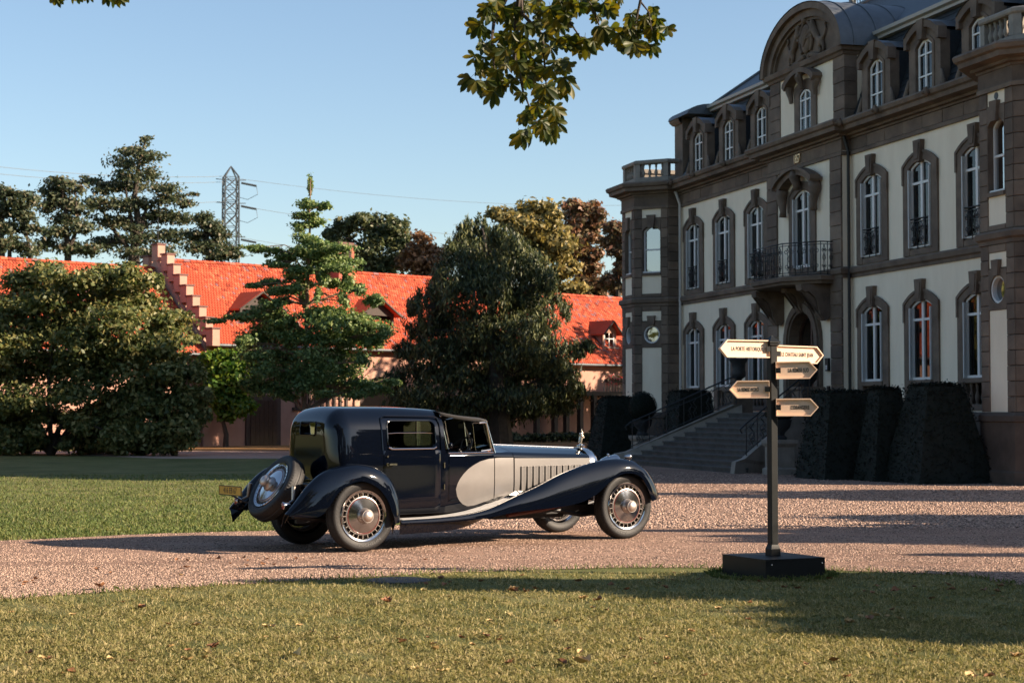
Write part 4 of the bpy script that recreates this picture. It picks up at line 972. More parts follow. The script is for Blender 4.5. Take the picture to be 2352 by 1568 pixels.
def gable_dormer(parent, k, d0, z0, ze, za, hw, open_=True):
    mb = MB(); mb.ring([(-hw, z0), (-hw, ze), (0, za-.1), (hw, ze), (hw, z0)], [(-hw+.14, z0), (-hw+.14, ze-.12), (0, ze-.1), (hw-.14, ze-.12), (hw-.14, z0)], 0, .15)
    for sg in (-1, 1): mb.add([(sg*hw, .0, z0), (sg*hw, .0, ze), (sg*hw, 3.6, ze)], [(0, 1, 2)])
    d = mb.build('dormer', TIMB if open_ else WALLP2, parent, loc=(k, d0, 0))
    ov = .28; mb = MB(); sl = (za-ze)/hw
    for sg in (-1, 1):
        e = hw+ov; p = [(sg*e, -.35, ze-ov*sl), (0, -.35, za), (0, 4.2, za), (sg*e, 3.2, ze-ov*sl)]; q = [(x, y, z+.09) for x, y, z in p]
        mb.add(p+q, [(0, 1, 2, 3), (4, 5, 6, 7), (0, 1, 5, 4), (1, 2, 6, 5), (2, 3, 7, 6), (3, 0, 4, 7)])
    mb.build('roof', TILE, d)
    mb = MB(); mb.tube([(-hw-ov, -.38, ze-ov*sl+.03), (0, -.38, za+.03), (hw+ov, -.38, ze-ov*sl+.03)], .06, 4); mb.build('verge_board', TIMB, d)
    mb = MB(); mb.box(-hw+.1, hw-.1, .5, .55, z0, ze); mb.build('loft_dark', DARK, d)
    if not open_:
        mb = MB(); mb.box(-hw+.16, -hw+.22, .03, .08, z0, ze-.1); mb.box(hw-.22, hw-.16, .03, .08, z0, ze-.1); mb.box(-.03, .03, .03, .08, z0, ze-.1); mb.box(-hw+.16, hw-.16, .03, .08, (z0+ze)/2, (z0+ze)/2+.05); wf = mb.build('window', WHITE, d)
        mb = MB(); mb.box(-hw-.1, hw+.1, -.12, .1, z0-.12, z0); mb.build('sill', STONE_L, d)
    return d
# ---- main range
BM = empty('stable_range', bw(0, 0), BN_A, 'long pink outbuilding with orange tiled roof and stepped gable', 'outbuilding')
mb = MB(); mb.box(0, 23.5, 0, .4, 0, 5.35); mb.box(0, 23.5, 8.6, 9, 0, 5.35); mb.prism([(0, 0), (9, 0), (9, 5.3), (4.5, 9.6), (0, 5.3)], 23.3, 23.5, 'x'); mb.build('wall', WALLP, BM)
tiled_roof(BM, .0, 23.6, 5.2, 9.8, 280)
gable = [(0, 0), (9, 0), (9, 5.3), (4.5, 9.95), (0, 5.3)]
mb = MB(); mb.prism([(-.1, 0), (9.1, 0), (9.1, 5.2), (4.5, 9.9), (-.1, 5.2)], -.44, -.04, 'x'); mb.build('gable_wall', WALLP2, BM)
for i in range(9):
    for sg in (-1, 1):
        dd = 4.5+sg*(.30+i*.60) if i else 4.5; 
        if i == 0 and sg == 1: continue
        zt = 10.55-i*.575; zb = zt-.85
        mb = MB(); mb.box(-.46, -.02, dd-.29, dd+.29, zb, zt); g = mb.build('gable_step', WALLP2, BM)
        mb = MB(); mb.box(-.52, .04, dd-.34, dd+.34, zt, zt+.08); mb.build('coping', CAPT, g)
mb = MB(); mb.tube([(-.28, 4.5, 10.6), (-.28, 4.5, 12.0)], .025, 5); mb.build('lightning_rod', IRON, BM)
gable_dormer(BM, 11.8, .95, 6.45, 7.25, 8.05, 1.2); gable_dormer(BM, 3.7, .95, 6.45, 7.25, 8.05, 1.2)
mb = MB(); mb.box(-.55, .55, -.6, .6, -2.2, .0); cu = mb.build('vent_turret', mat('red_render', (.36, .095, .06), .85, var=.1, scale=3), BM, loc=(11.3, 3.7, 11.15))
mb = MB(); mb.box(-.66, .66, -.72, .72, 0, .10); mb.box(-.55, .55, -.6, .6, .10, .22); mb.build('cap', CAPT, cu)
mb = MB(); mb.box(-.32, .32, -.63, -.601, -1.15, -.25); lo = mb.build('louvre_panel', TIMB, cu)
for i in range(8):
    mb = MB(); z = -1.12+i*.11; mb.add([(-.32, -.635, z), (.32, -.635, z), (.32, -.69, z+.0), (-.32, -.69, z), (-.32, -.635, z+.07), (.32, -.635, z+.07)], [(0, 1, 2, 3), (3, 2, 5, 4)]); mb.build('slat', TIMB, lo)
# openings of the front: plank door, carriage arch, timber frame
mb = MB(); mb.box(-1.1, 1.1, -.10, 0.0, 0, 2.65); dr = mb.build('door_surround', mat('brown_surround', (.075, .045, .033), .8), BM, loc=(3.3, 0, 0))
for i in range(6):
    mb = MB(); mb.box(-.84+i*.28, -.84+i*.28+.27, -.14, -.101, .03, 2.35); mb.build('plank', WOOD_D, dr)
mb = MB(); mb.ring(semi(1.75, 0, 2.3), semi(1.4, 0, 2.3), -.12, -.002); ar = mb.build('carriage_arch', mat('pale_arch', (.45, .28, .20), .85), BM, loc=(11.1, 0, 0))
mb = MB(); mb.prism(semi(1.4, 0, 2.3), -.012, -.004); mb.build('arch_shade_sheet', WOOD_D, ar)  # dark sheet filling the open arch, stands in for its shaded inside
for i in range(9):
    mb = MB(); x = 5.4+i*.42; mb.box(x, x+.14, -.09, -.004, 2.0, 3.3); mb.build('timber', TIMB, BM)
mb = MB(); mb.box(5.2, 9.3, -.11, -.004, 1.84, 1.998); mb.build('timber_rail', TIMB, BM)
for k in (16.5, 20.0):
    mb = MB(); mb.ring([(-.6, 1.0), (-.6, 2.4), (.6, 2.4), (.6, 1.0)], [(-.5, 1.1), (-.5, 2.3), (.5, 2.3), (.5, 1.1)], -.08, -.003, closed=True); f = mb.build('window', WOOD_D, BM, loc=(k, 0, 0))
    mb = MB(); mb.box(-.5, .5, -.03, -.02, 1.1, 2.3); mb.build('pane', PANE, f)
# ---- lower range to the left of the stepped gable
BL_ = empty('lower_stable', bw(-14, 0), BN_A, 'lower orange-roofed outbuilding behind the spreading leafy tree', 'outbuilding')
mb = MB(); mb.box(-8, 13.48, 0, .4, 0, 4.85); mb.box(-8, 13.48, 8.6, 9, 0, 4.85); mb.prism([(0.41, 0), (8.59, 0), (8.59, 4.8), (4.5, 9.0), (.41, 4.8)], -8, -7.8, 'x'); mb.build('wall', WALLP, BL_); tiled_roof(BL_, -8, 13.48, 4.70, 9.3)
# ---- range to the right, towards the mansion
BR_ = empty('garden_wing', bw(23.7, 0), BN_A, 'orange-roofed outbuilding with one small dormer beside the mansion corner', 'outbuilding')
mb = MB(); mb.box(0, 20, 0, .4, 0, 4.85); mb.box(0, 20, 8.6, 9, 0, 4.85); mb.build('wall', WALLP, BR_); tiled_roof(BR_, 0, 20, 4.7, 9.3)
gable_dormer(BR_, 6.9, .75, 5.85, 6.85, 7.45, .62, False)
for k in (-1.5, .0, 1.0, 2.2, 3.4):
    mb = MB(); mb.box(k-.14, k+.14, -1.35, -1.05, 0, 2.75); mb.obox((k, -1.2, 2.45), (.3, 0, 0), (0, .08, 0), (0, 0, .06)); mb.build('timber_post', TIMB, BR_)
mb = MB(); mb.box(-2, 9.0, -1.4, -.005, 2.75, 3.0); gl_ = mb.build('gallery', TIMB, BR_)
for i in range(14):
    mb = MB(); mb.lathe(baluster_prof(.62), 8, (4.2+i*.26, -1.3, 3.0)); mb.build('baluster', STONE_L, gl_, True)
mb = MB(); mb.box(4.0, 7.8, -1.38, -1.22, 3.62, 3.72); mb.build('rail', STONE_L, gl_)
mb = MB(); mb.ring([(-.42, 1.05), (-.42, 2.15), (.42, 2.15), (.42, 1.05)], [(-.30, 1.17), (-.30, 2.03), (.30, 2.03), (.30, 1.17)], -.08, -.003, closed=True); f = mb.build('window', mat('ochre_frame', (.42, .27, .12), .8), BR_, loc=(5.0, 0, 0))
mb = MB(); mb.box(-.3, .3, -.03, -.02, 1.17, 2.03); mb.build('pane', PANE, f); mb = MB(); mb.box(-.02, .02, -.06, -.03, 1.17, 2.03); mb.box(-.3, .3, -.06, -.031, 1.58, 1.62); mb.build('glazing_bar', WHITE, f)
# geraniums on the gallery rail
fb = empty('geranium_box', bw(23.7+4.2, -1.42, 3.55), BN_A, 'long box of red and pink geraniums hanging on the gallery rail', 'flower box')
mb = MB(); mb.box(0, 3.3, -.2, 0, 0, .2); mb.build('trough', TIMB, fb)
rg_ = np.random.default_rng(5); n = 900; P = np.stack([rg_.random(n)*3.3, -.1+rg_.normal(0, .12, n), .25+rg_.normal(0, .13, n)-.1*(rg_.random(n) < .4)], 1); a = rg_.normal(0, 1, (n, 3)); a /= np.linalg.norm(a, axis=1)[:, None]
b = np.cross(a, rg_.normal(0, 1, (n, 3))); b /= np.linalg.norm(b, axis=1)[:, None]; V = np.stack([P-a*.05, P-b*.05, P+a*.05, P+b*.05], 1).reshape(-1, 3)
link('flowers', bulk_mesh('flowers', V, np.arange(n*4).reshape(n, 4), leaf_mat('geranium', [(.2, (.03, .06, .015)), (.45, (.05, .09, .02)), (.5, (.5, .05, .05)), (.75, (.6, .18, .16)), (.9, (.7, .45, .42))], big=0)), fb)
# ================================================================ TREES
BARK = mat('bark', (.055, .042, .032), .9, var=.35, scale=6, bump=.5, bscale=14)
BARK_L = mat('pale_bark', (.20, .13, .085), .9, var=.25, scale=5, bump=.4, bscale=10)
def crown_leaves(name, blobs, n, s0, s1, m, parent, seed, sub=9, up=.45, sink=.30, vert=0.0, tight=.42, smear=(1, 1, 1), wexp=.8):
    """blobs: (centre, radii).  Leaves gather in small clumps on every blob's shell"""
    r = np.random.default_rng(seed); C = np.array([b[0] for b in blobs]); R = np.array([b[1] for b in blobs])
    wgt = (R[:, 0]*R[:, 2])**wexp; wgt /= wgt.sum()
    nsub = sub*len(blobs); bi = r.choice(len(blobs), nsub, p=wgt); d = r.normal(0, 1, (nsub, 3)); d /= np.linalg.norm(d, axis=1)[:, None]
    rad = 1-sink*r.random(nsub)**1.2
    SCn = C[bi]+d*R[bi]*rad[:, None]; SR = R[bi]*tight*(.5+1.0*r.random((nsub, 1)))
    ci = r.integers(0, nsub, n); q = r.normal(0, .62, (n, 3))*np.array(smear)
    P = SCn[ci]+q*SR[ci]; N = (P-C[bi[ci]])/R[bi[ci]]*.8+q*.9; N /= np.linalg.norm(N, axis=1)[:, None]+1e-6; N[:, 2] += up
    N += r.normal(0, .85, (n, 3)); N /= np.linalg.norm(N, axis=1)[:, None]+1e-6
    a = np.cross(N, r.normal(0, 1, (n, 3))); a[:, 2] += vert*np.sign(a[:, 2]+1e-9); a /= np.linalg.norm(a, axis=1)[:, None]+1e-6; b = np.cross(N, a)
    s = (s0+(s1-s0)*r.random(n))[:, None]; wr = .55 if vert < .5 else .28
    V = np.stack([P-a*s, P-b*s*wr+N*s*.15, P+a*s*1.0, P+b*s*wr+N*s*.15], 1).reshape(-1, 3)
    return link(name, bulk_mesh(name, V, np.arange(n*4).reshape(n, 4), m), parent)
def branches(mb, trunk, rad, blobs, r, frac=1.0, mi=0, thin=.25):
    """trunk polylines of points with radii, then a limb to each blob"""
    pts = []
    for line, (ra, rb) in zip(trunk, rad):
        line = [np.array(p) for p in line]; dl = []
        for a, b in zip(line[:-1], line[1:]):
            for k in range(4): dl.append(a+(b-a)*k/4+r.normal(0, .03*np.linalg.norm(b-a)/4, 3))
        dl.append(line[-1]); n = len(dl); mb.tube(dl, [ra+(rb-ra)*i/(n-1) for i in range(n)], 8)
        pts += [(p, ra+(rb-ra)*i/(n-1)) for i, p in enumerate(dl)]
    A = np.array([p for p, _ in pts]); RR_ = np.array([q for _, q in pts])
    for c, R in blobs:
        if r.random() > frac: continue
        low = A[:, 2] < c[2]+.2; dist = np.linalg.norm(A-c, axis=1)+np.where(low, 0, 6)+np.abs(A[:, 2]-(c[2]-.35*np.linalg.norm(A[:, :2]-c[:2], axis=1)))*.5
        i = int(np.argmin(dist)); p0 = A[i]; mid = (p0+c)/2+np.array([0, 0, .12*np.linalg.norm(c-p0)])+r.normal(0, .06*np.linalg.norm(c-p0), 3)
        rr = min(RR_[i]*.55, thin*.30); mb.tube([p0, mid, c], [rr, rr*.6, rr*.2], 5)
        for _ in range(2):
            e = c+r.normal(0, .6, 3)*R; mb.tube([mid, (mid+e)/2, e], [rr*.5, rr*.3, rr*.1], 4)
def tree(name, label, cat, raw, Y, trunk, rad, n, s0, s1, leafm, group=None, seed=1, depth=1.0, bark=None, jit=.25, **kw):
    """raw: (u, v, ru, rv) in photo pixels at distance Y; trunk: polylines in (u, v)"""
    r = np.random.default_rng(seed); blobs = []
    ymid = np.mean([b[0] for b in raw])
    halfw = (max(b[0] for b in raw)-min(b[0] for b in raw))/2*Y/4100
    for (u, v, ru, rv) in raw:
        x = (u-ymid)/4100*Y; spread = math.sqrt(max(.15, 1-(x/(halfw+1e-6))**2*.8))*halfw*.55*depth
        yy = Y+r.uniform(-1, 1)*spread; k = yy/Y
        blobs.append((at(u, v, yy), np.array([ru/4100*yy, (ru+rv)/2/4100*yy*1.0, rv/4100*yy])))
        yy2 = Y+r.uniform(-1, 1)*spread; blobs.append((at(u+r.normal(0, jit)*ru, v+r.normal(0, jit)*rv, yy2), np.array([ru/4100*yy2*.85, (ru+rv)/2/4100*yy2, rv/4100*yy2*.85])))
    base = trunk[0][0]; g = at(base[0], base[1], Y); g[2] = 0
    root = empty(name, tuple(g), 0, label, cat, group)
    TR = [[at(u, v, Y)-g if i or li else np.array([(u-base[0])/4100*Y, 0, -.05]) for i, (u, v) in enumerate(line)] for li, line in enumerate(trunk)]
    bl = [(c-g, R) for c, R in blobs]
    mb = MB(); branches(mb, TR, rad, bl, r, .7); mb.build('trunk', bark or BARK, root, True)
    crown_leaves('crown', bl, n, s0, s1, leafm, root, seed, **kw); return root
Z3 = lambda L: [(x*.3196, 290+y*.3196, a*.3196, b*.3196) for x, y, a, b in L]
Z4 = lambda L: [(x*.3364, 560.5+y*.3364, a*.3364, b*.3364) for x, y, a, b in L]
Z5 = lambda L: [(329.7+x*.3364, 527.5+y*.3364, a*.3364, b*.3364) for x, y, a, b in L]
Z6 = lambda L: [(857.2+x*.3617, 461.6+y*.3617, a*.3617, b*.3617) for x, y, a, b in L]
grow = lambda k, L: [(u, v, a*k, b*k) for u, v, a, b in L]
tall = lambda k, L: [(u, v, a, b*k) for u, v, a, b in L]
p3 = lambda L: [(x*.3196, 290+y*.3196) for x, y in L]
p4 = lambda L: [(x*.3364, 560.5+y*.3364) for x, y in L]
p5 = lambda L: [(329.7+x*.3364, 527.5+y*.3364) for x, y in L]
p6 = lambda L: [(857.2+x*.3617, 461.6+y*.3617) for x, y in L]
L_ROB = leaf_mat('robinia_leaf', [(.2, (0.037, 0.056, 0.030)), (.45, (0.068, 0.090, 0.045)), (.7, (0.112, 0.116, 0.060)), (.92, (0.225, 0.140, 0.085))], trans=.3)
L_SHR = leaf_mat('shrub_leaf', [(.2, (0.055, 0.078, 0.026)), (.45, (0.115, 0.139, 0.045)), (.70, (0.224, 0.213, 0.078)), (.92, (0.372, 0.288, 0.111))], trans=.3)
L_GIN = leaf_mat('ginkgo_leaf', [(.2, (0.067, 0.116, 0.041)), (.5, (0.134, 0.202, 0.067)), (.75, (0.246, 0.302, 0.108)), (.95, (0.381, 0.381, 0.157))], trans=.3)
L_YEW = leaf_mat('yew_leaf', [(.2, (.018, .030, .015)), (.5, (.055, .075, .030)), (.75, (.14, .15, .058)), (.95, (.25, .225, .095))], trans=.18)
L_VIN = leaf_mat('creeper_leaf', [(.2, (0.034, 0.084, 0.017)), (.5, (0.084, 0.168, 0.026)), (.75, (0.235, 0.302, 0.037)), (.95, (0.504, 0.437, 0.050))], trans=.35, big=.55)
L_GRN = leaf_mat('distant_leaf_green', [(.2, (0.042, 0.061, 0.031)), (.5, (0.080, 0.100, 0.042)), (.8, (0.144, 0.144, 0.061)), (.97, (0.230, 0.192, 0.086))], trans=.25)
L_BRN = leaf_mat('distant_leaf_brown', [(.2, (0.096, 0.065, 0.038)), (.5, (0.211, 0.115, 0.058)), (.8, (0.326, 0.163, 0.077)), (.97, (0.192, 0.144, 0.067))], trans=.25)
L_YEL = leaf_mat('distant_leaf_yellow', [(.2, (0.086, 0.086, 0.035)), (.5, (0.192, 0.163, 0.058)), (.8, (0.346, 0.259, 0.086)), (.97, (0.480, 0.326, 0.115))], trans=.25)
L_RED = leaf_mat('distant_leaf_red', [(.2, (0.086, 0.073, 0.038)), (.5, (0.163, 0.115, 0.058)), (.75, (0.269, 0.134, 0.080)), (.97, (0.403, 0.192, 0.125))], trans=.25)
FEATH = dict(sub=14, sink=.85, tight=.46, smear=(1.25, 1.25, .85), up=.5)
# ---- locust trees behind the outbuildings, left
tree('locust_tree', 'tallest feathery locust tree rising behind the orange roof', 'tree', Z3([(1040, 110, 40, 30), (950, 180, 110, 42), (880, 260, 100, 50), (1050, 240, 100, 50), (900, 360, 120, 50), (1080, 360, 90, 50), (980, 430, 140, 50), (820, 430, 110, 48), (1180, 450, 110, 40), (640, 390, 80, 34), (720, 450, 90, 42), (700, 560, 120, 50), (860, 560, 130, 50), (1050, 560, 150, 50), (1240, 520, 120, 42), (1350, 560, 70, 34), (1400, 490, 45, 20), (760, 680, 130, 50), (950, 700, 140, 50), (1150, 650, 140, 50), (1300, 660, 100, 42), (850, 820, 140, 50), (1050, 800, 140, 50), (1250, 790, 120, 50), (1000, 920, 150, 45), (1180, 900, 110, 45), (720, 840, 85, 50)]),
     128, [p3([(980, 1250), (960, 900), (1000, 720), (965, 500), (1000, 250), (1045, 100)]), p3([(985, 1000), (935, 640), (900, 420)]), p3([(1000, 800), (1050, 600), (1220, 480)]), p3([(975, 950), (800, 720), (690, 520)])], [(.42, .05), (.25, .05), (.22, .04), (.22, .04)], 16000, .08, .19, L_ROB, seed=31, **FEATH)
tree('locust_tree', 'slender locust tree just left of the tallest one', 'tree', Z3([(430, 400, 85, 44), (520, 450, 75, 44), (380, 470, 75, 44), (450, 540, 115, 52), (340, 580, 65, 44), (560, 600, 85, 44), (440, 660, 115, 52), (550, 720, 100, 52), (400, 760, 100, 52), (500, 850, 110, 52), (330, 850, 85, 52), (620, 880, 85, 52)]),
     124, [p3([(495, 1250), (490, 900), (470, 600), (435, 400)]), p3([(490, 900), (560, 720), (540, 470)])], [(.34, .05), (.2, .04)], 7500, .08, .19, L_ROB, 'locust trees behind the outbuildings', 32, **FEATH)
tree('locust_tree', 'locust tree cut by the frame edge above the leafy tree', 'tree', Z3([(-60, 470, 90, 50), (-80, 640, 90, 70), (40, 480, 85, 44), (150, 490, 85, 36), (100, 560, 115, 52), (240, 530, 55, 36), (30, 600, 75, 60), (160, 640, 100, 52), (60, 720, 85, 60), (200, 740, 75, 44), (280, 740, 38, 22), (120, 850, 110, 52), (30, 850, 60, 52), (220, 900, 85, 44)]),
     120, [p3([(15, 1250), (15, 900), (10, 700), (40, 470)]), p3([(70, 1250), (70, 850), (120, 560)]), p3([(225, 1200), (215, 900), (150, 600)])], [(.3, .05), (.22, .04), (.22, .04)], 8000, .08, .19, L_ROB, 'locust trees behind the outbuildings', 33, **FEATH)
tree('locust_tree', 'small brownish locust tree in front of the lattice pylon', 'tree', Z3([(1450, 660, 65, 42), (1520, 720, 85, 50), (1420, 780, 85, 44), (1580, 780, 75, 44), (1500, 850, 110, 44), (1640, 880, 75, 34), (1380, 880, 85, 44), (1560, 930, 130, 36), (1700, 920, 45, 20)]),
     122, [p3([(1505, 1250), (1500, 980), (1480, 800), (1450, 660)])], [(.28, .04)], 5500, .08, .18, L_ROB, 'locust trees behind the outbuildings', 34, **FEATH)
# ---- trees behind the roof, middle and right
tree('broadleaf_tree', 'round green tree behind the roof beside the vent turret', 'tree', [(790, 520, 30, 22), (830, 505, 30, 18), (860, 520, 35, 20), (905, 520, 32, 22), (880, 545, 50, 25), (920, 560, 25, 25), (780, 560, 30, 25), (840, 580, 50, 25), (890, 595, 50, 25), (760, 540, 18, 20), (860, 625, 60, 25)],
     132, [[(850, 700), (850, 600), (870, 520)]], [(.4, .05)], 9000, .12, .26, L_GRN, 'trees behind the orange roofs', 35, sub=12, sink=.75, tight=.40)
tree('broadleaf_tree', 'rust brown autumn tree behind the roof left of the big yew', 'tree', [(965, 548, 28, 14), (985, 575, 28, 20), (950, 580, 30, 22), (1000, 600, 20, 25), (965, 610, 45, 22), (935, 605, 25, 20), (975, 640, 45, 22)],
     130, [[(965, 700), (965, 620), (968, 550)]], [(.3, .05)], 5200, .11, .24, L_BRN, 'trees behind the orange roofs', 36, sub=12, sink=.75, tight=.40)
tree('broadleaf_tree', 'large golden green tree behind the big yew', 'tree', Z6([(1050, 50, 115, 55), (880, 110, 105, 55), (1000, 160, 145, 70), (1150, 120, 60, 60), (1120, 230, 115, 75), (950, 260, 145, 65), (1200, 320, 95, 75), (1050, 350, 145, 75), (1230, 440, 95, 55), (1100, 470, 145, 65), (1250, 560, 105, 55), (1100, 600, 140, 60)]),
     128, [p6([(1080, 750), (1070, 500), (1050, 200)])], [(.5, .06)], 15000, .12, .27, L_YEL, 'trees behind the orange roofs', 37, sub=12, sink=.75, tight=.40)
tree('broadleaf_tree', 'tall reddish autumn tree between the golden tree and the mansion', 'tree', Z6([(1280, 40, 75, 45), (1390, 60, 75, 55), (1300, 130, 105, 55), (1420, 150, 55, 55), (1350, 230, 105, 65), (1280, 320, 85, 65), (1400, 330, 75, 55), (1350, 430, 95, 55), (1380, 520, 105, 55), (1440, 580, 80, 40), (1330, 600, 100, 50)]),
     134, [p6([(1370, 800), (1360, 500), (1330, 100)])], [(.45, .05)], 12000, .12, .26, L_RED, 'trees behind the orange roofs', 38, sub=12, sink=.75, tight=.40)
tree('broadleaf_tree', 'thin russet tree half hidden by the mansion corner bay', 'tree', Z6([(1520, 170, 55, 45), (1560, 230, 50, 55), (1500, 260, 55, 38), (1540, 320, 55, 45), (1580, 420, 45, 55), (1500, 500, 55, 55), (1560, 560, 45, 50), (1620, 300, 60, 80), (1640, 450, 60, 80)]),
     131, [p6([(1560, 800), (1555, 500), (1545, 220)])], [(.35, .05)], 6500, .11, .24, L_RED, 'trees behind the orange roofs', 39, sub=12, sink=.75, tight=.40)
# ---- big yew
tree('yew_tree', 'big dark yew tree with feathery upright sprays behind the car bonnet', 'tree', Z6([(690, 170, 45, 70), (610, 190, 55, 80), (560, 260, 55, 90), (800, 240, 85, 80), (700, 300, 115, 100), (900, 320, 95, 100), (480, 340, 55, 90), (600, 400, 115, 115), (800, 420, 145, 115), (1000, 420, 105, 105), (430, 470, 55, 85), (1100, 480, 65, 85), (520, 560, 115, 115), (700, 600, 155, 125), (900, 600, 155, 125), (1060, 620, 115, 115), (400, 600, 75, 105), (1170, 640, 50, 60), (300, 680, 55, 85), (240, 690, 28, 55), (450, 760, 145, 115), (650, 800, 175, 125), (880, 800, 175, 125), (1080, 790, 115, 105), (1230, 690, 36, 55), (280, 820, 85, 95), (350, 950, 165, 105), (600, 980, 195, 115), (850, 980, 195, 115), (1080, 950, 165, 105), (1260, 960, 95, 55), (1350, 930, 50, 36), (300, 1080, 115, 75), (500, 1130, 175, 95), (750, 1150, 195, 95), (1000, 1120, 195, 95), (1200, 1090, 115, 75), (600, 1260, 240, 70), (900, 1260, 240, 70), (1150, 1210, 150, 55), (200, 950, 65, 55), (300, 1250, 150, 90), (500, 1370, 200, 90), (750, 1370, 150, 80), (950, 1330, 200, 55), (1150, 1310, 140, 45), (1290, 1190, 80, 60), (150, 1150, 80, 70), (150, 1300, 90, 80)]),
     91, [p6([(800, 1530), (780, 1000), (700, 200)])], [(.7, .06)], 92000, .06, .19, L_YEW, None, 40, depth=.9, sub=26, sink=.6, tight=.33, vert=.9, up=.3, smear=(.85, .85, 1.45))
# ---- young ginkgo
tree('ginkgo_tree', 'young ginkgo tree with tiered branches and a spire top behind the car cabin', 'tree', tall(1.35, grow(1.14, Z5([(820, 590, 110, 34), (930, 640, 100, 50), (1200, 570, 120, 42), (1330, 560, 110, 34), (1280, 640, 140, 50), (1450, 620, 110, 34), (1560, 660, 90, 34), (1640, 700, 55, 34), (800, 720, 120, 42), (1000, 740, 130, 42), (1200, 740, 130, 42), (1400, 740, 140, 50), (1560, 760, 80, 42), (680, 770, 75, 30), (760, 850, 110, 42), (950, 870, 140, 48), (1150, 860, 140, 48), (1350, 880, 130, 50), (1480, 880, 60, 42), (800, 960, 100, 42), (1000, 990, 150, 50), (1200, 960, 130, 50), (1380, 980, 110, 42), (900, 1080, 130, 42), (1100, 1060, 110, 42), (1300, 1080, 120, 42), (1480, 1070, 110, 38), (1600, 1080, 75, 28), (1680, 1040, 55, 18), (740, 1060, 65, 34), (980, 1140, 65, 20), (1230, 1130, 85, 20), (1450, 1130, 55, 20)])))
     + tall(1.5, [(690, 620, 30, 9), (720, 600, 25, 10), (745, 612, 30, 8), (680, 662, 30, 7), (640, 668, 30, 7), (762, 652, 25, 9), (822, 662, 18, 8), (735, 580, 26, 8), (690, 580, 26, 8), (860, 690, 22, 8), (713, 428, 5, 16), (705, 470, 26, 8), (740, 475, 20, 6), (700, 495, 28, 8), (725, 510, 18, 8), (690, 520, 24, 6), (700, 545, 32, 8), (720, 560, 38, 8), (760, 570, 46, 8), (590, 570, 28, 6), (630, 580, 28, 8), (660, 590, 24, 8), (640, 605, 24, 6), (770, 590, 38, 8), (810, 600, 22, 6), (780, 615, 46, 9), (580, 655, 24, 4), (620, 648, 28, 6), (660, 640, 24, 6), (500, 735, 26, 4), (550, 728, 28, 6), (600, 715, 34, 9), (630, 700, 28, 8), (700, 655, 22, 11), (740, 640, 13, 12), (800, 650, 17, 15), (790, 690, 13, 12), (700, 690, 12, 12), (730, 680, 10, 10), (650, 690, 18, 6)]),
     76, [[(697, 1050), (698, 945), (705, 700), (710, 560), (713, 412)]], [(.155, .02)], 72000, .05, .11, L_GIN, None, 41, depth=.85, bark=BARK_L, jit=.2, sub=14, sink=.8, tight=.42, up=.5, wexp=.6)
# ---- leafy tree and shrub at the left
tree('spreading_tree', 'wide leafy tree with several dark stems on the far lawn', 'tree', grow(1.22, Z4([(-120, 500, 150, 120), (-100, 760, 160, 140), (-120, 1050, 150, 140), (150, 270, 110, 62), (300, 200, 110, 70), (400, 300, 130, 72), (250, 380, 165, 80), (550, 250, 110, 70), (700, 200, 90, 62), (870, 200, 80, 62), (950, 250, 110, 62), (750, 330, 140, 80), (1080, 260, 45, 52), (1000, 400, 140, 80), (550, 430, 165, 90), (100, 450, 120, 90), (300, 560, 185, 100), (800, 520, 165, 100), (1150, 500, 90, 52), (1250, 510, 75, 24), (1100, 620, 140, 80), (1000, 700, 165, 80), (550, 650, 185, 100), (150, 680, 160, 100), (1200, 760, 110, 62), (1300, 650, 45, 24), (800, 760, 185, 90), (950, 920, 165, 90), (650, 880, 165, 90), (350, 830, 185, 90), (100, 880, 140, 90), (150, 1080, 160, 80), (500, 1020, 160, 60), (800, 1060, 130, 70), (20, 1250, 120, 90), (620, 1180, 110, 60), (760, 1230, 110, 80), (700, 1330, 110, 60), (880, 1150, 120, 70), (250, 1180, 90, 50), (60, 1340, 110, 60), (520, 1310, 70, 50), (200, 1320, 70, 50), (950, 1040, 120, 70), (0, 1150, 110, 70), (130, 1200, 90, 60), (-40, 1380, 120, 50), (170, 1390, 80, 35), (560, 1240, 90, 60), (600, 1390, 100, 40), (720, 1400, 90, 35), (820, 1300, 90, 70), (840, 1400, 80, 35), (470, 1200, 70, 45), (430, 1390, 50, 30), (900, 1230, 80, 60), (950, 1400, 70, 35), (230, 1250, 60, 50), (420, 1180, 75, 55), (300, 1345, 50, 35), (480, 1330, 65, 45), (640, 1140, 90, 50), (0, 1270, 100, 60), (110, 1290, 80, 50)])),
     73, [p4([(345, 1440), (335, 1360), (270, 1250), (150, 1080), (100, 700)]), p4([(350, 1440), (400, 1260), (560, 1140), (800, 800)]), p4([(348, 1440), (345, 1200), (330, 900), (420, 400)]), p4([(355, 1440), (450, 1280), (620, 1150)])], [(.16, .04), (.15, .04), (.13, .03), (.11, .03)], 98000, .065, .14, L_SHR, None, 42, sub=22, sink=.8, tight=.40, jit=.4)
tree('leafy_shrub', 'tall leafy shrub at the lit end of the wide leafy tree', 'shrub', Z4([(1180, 900, 150, 80), (1330, 880, 75, 62), (1250, 1050, 140, 80), (1390, 1020, 55, 52), (1050, 1100, 160, 90), (1330, 1180, 100, 72), (1180, 1250, 150, 80), (980, 1270, 140, 80), (1300, 1330, 75, 62), (1120, 1370, 140, 50), (860, 1260, 90, 60), (860, 1370, 90, 40)]),
     71.5, [p4([(1200, 1460), (1190, 1250), (1200, 900)]), p4([(1190, 1460), (1050, 1200), (1000, 1000)])], [(.08, .02), (.07, .02)], 20000, .07, .15, L_SHR, None, 43, sub=20, sink=.8, tight=.42)
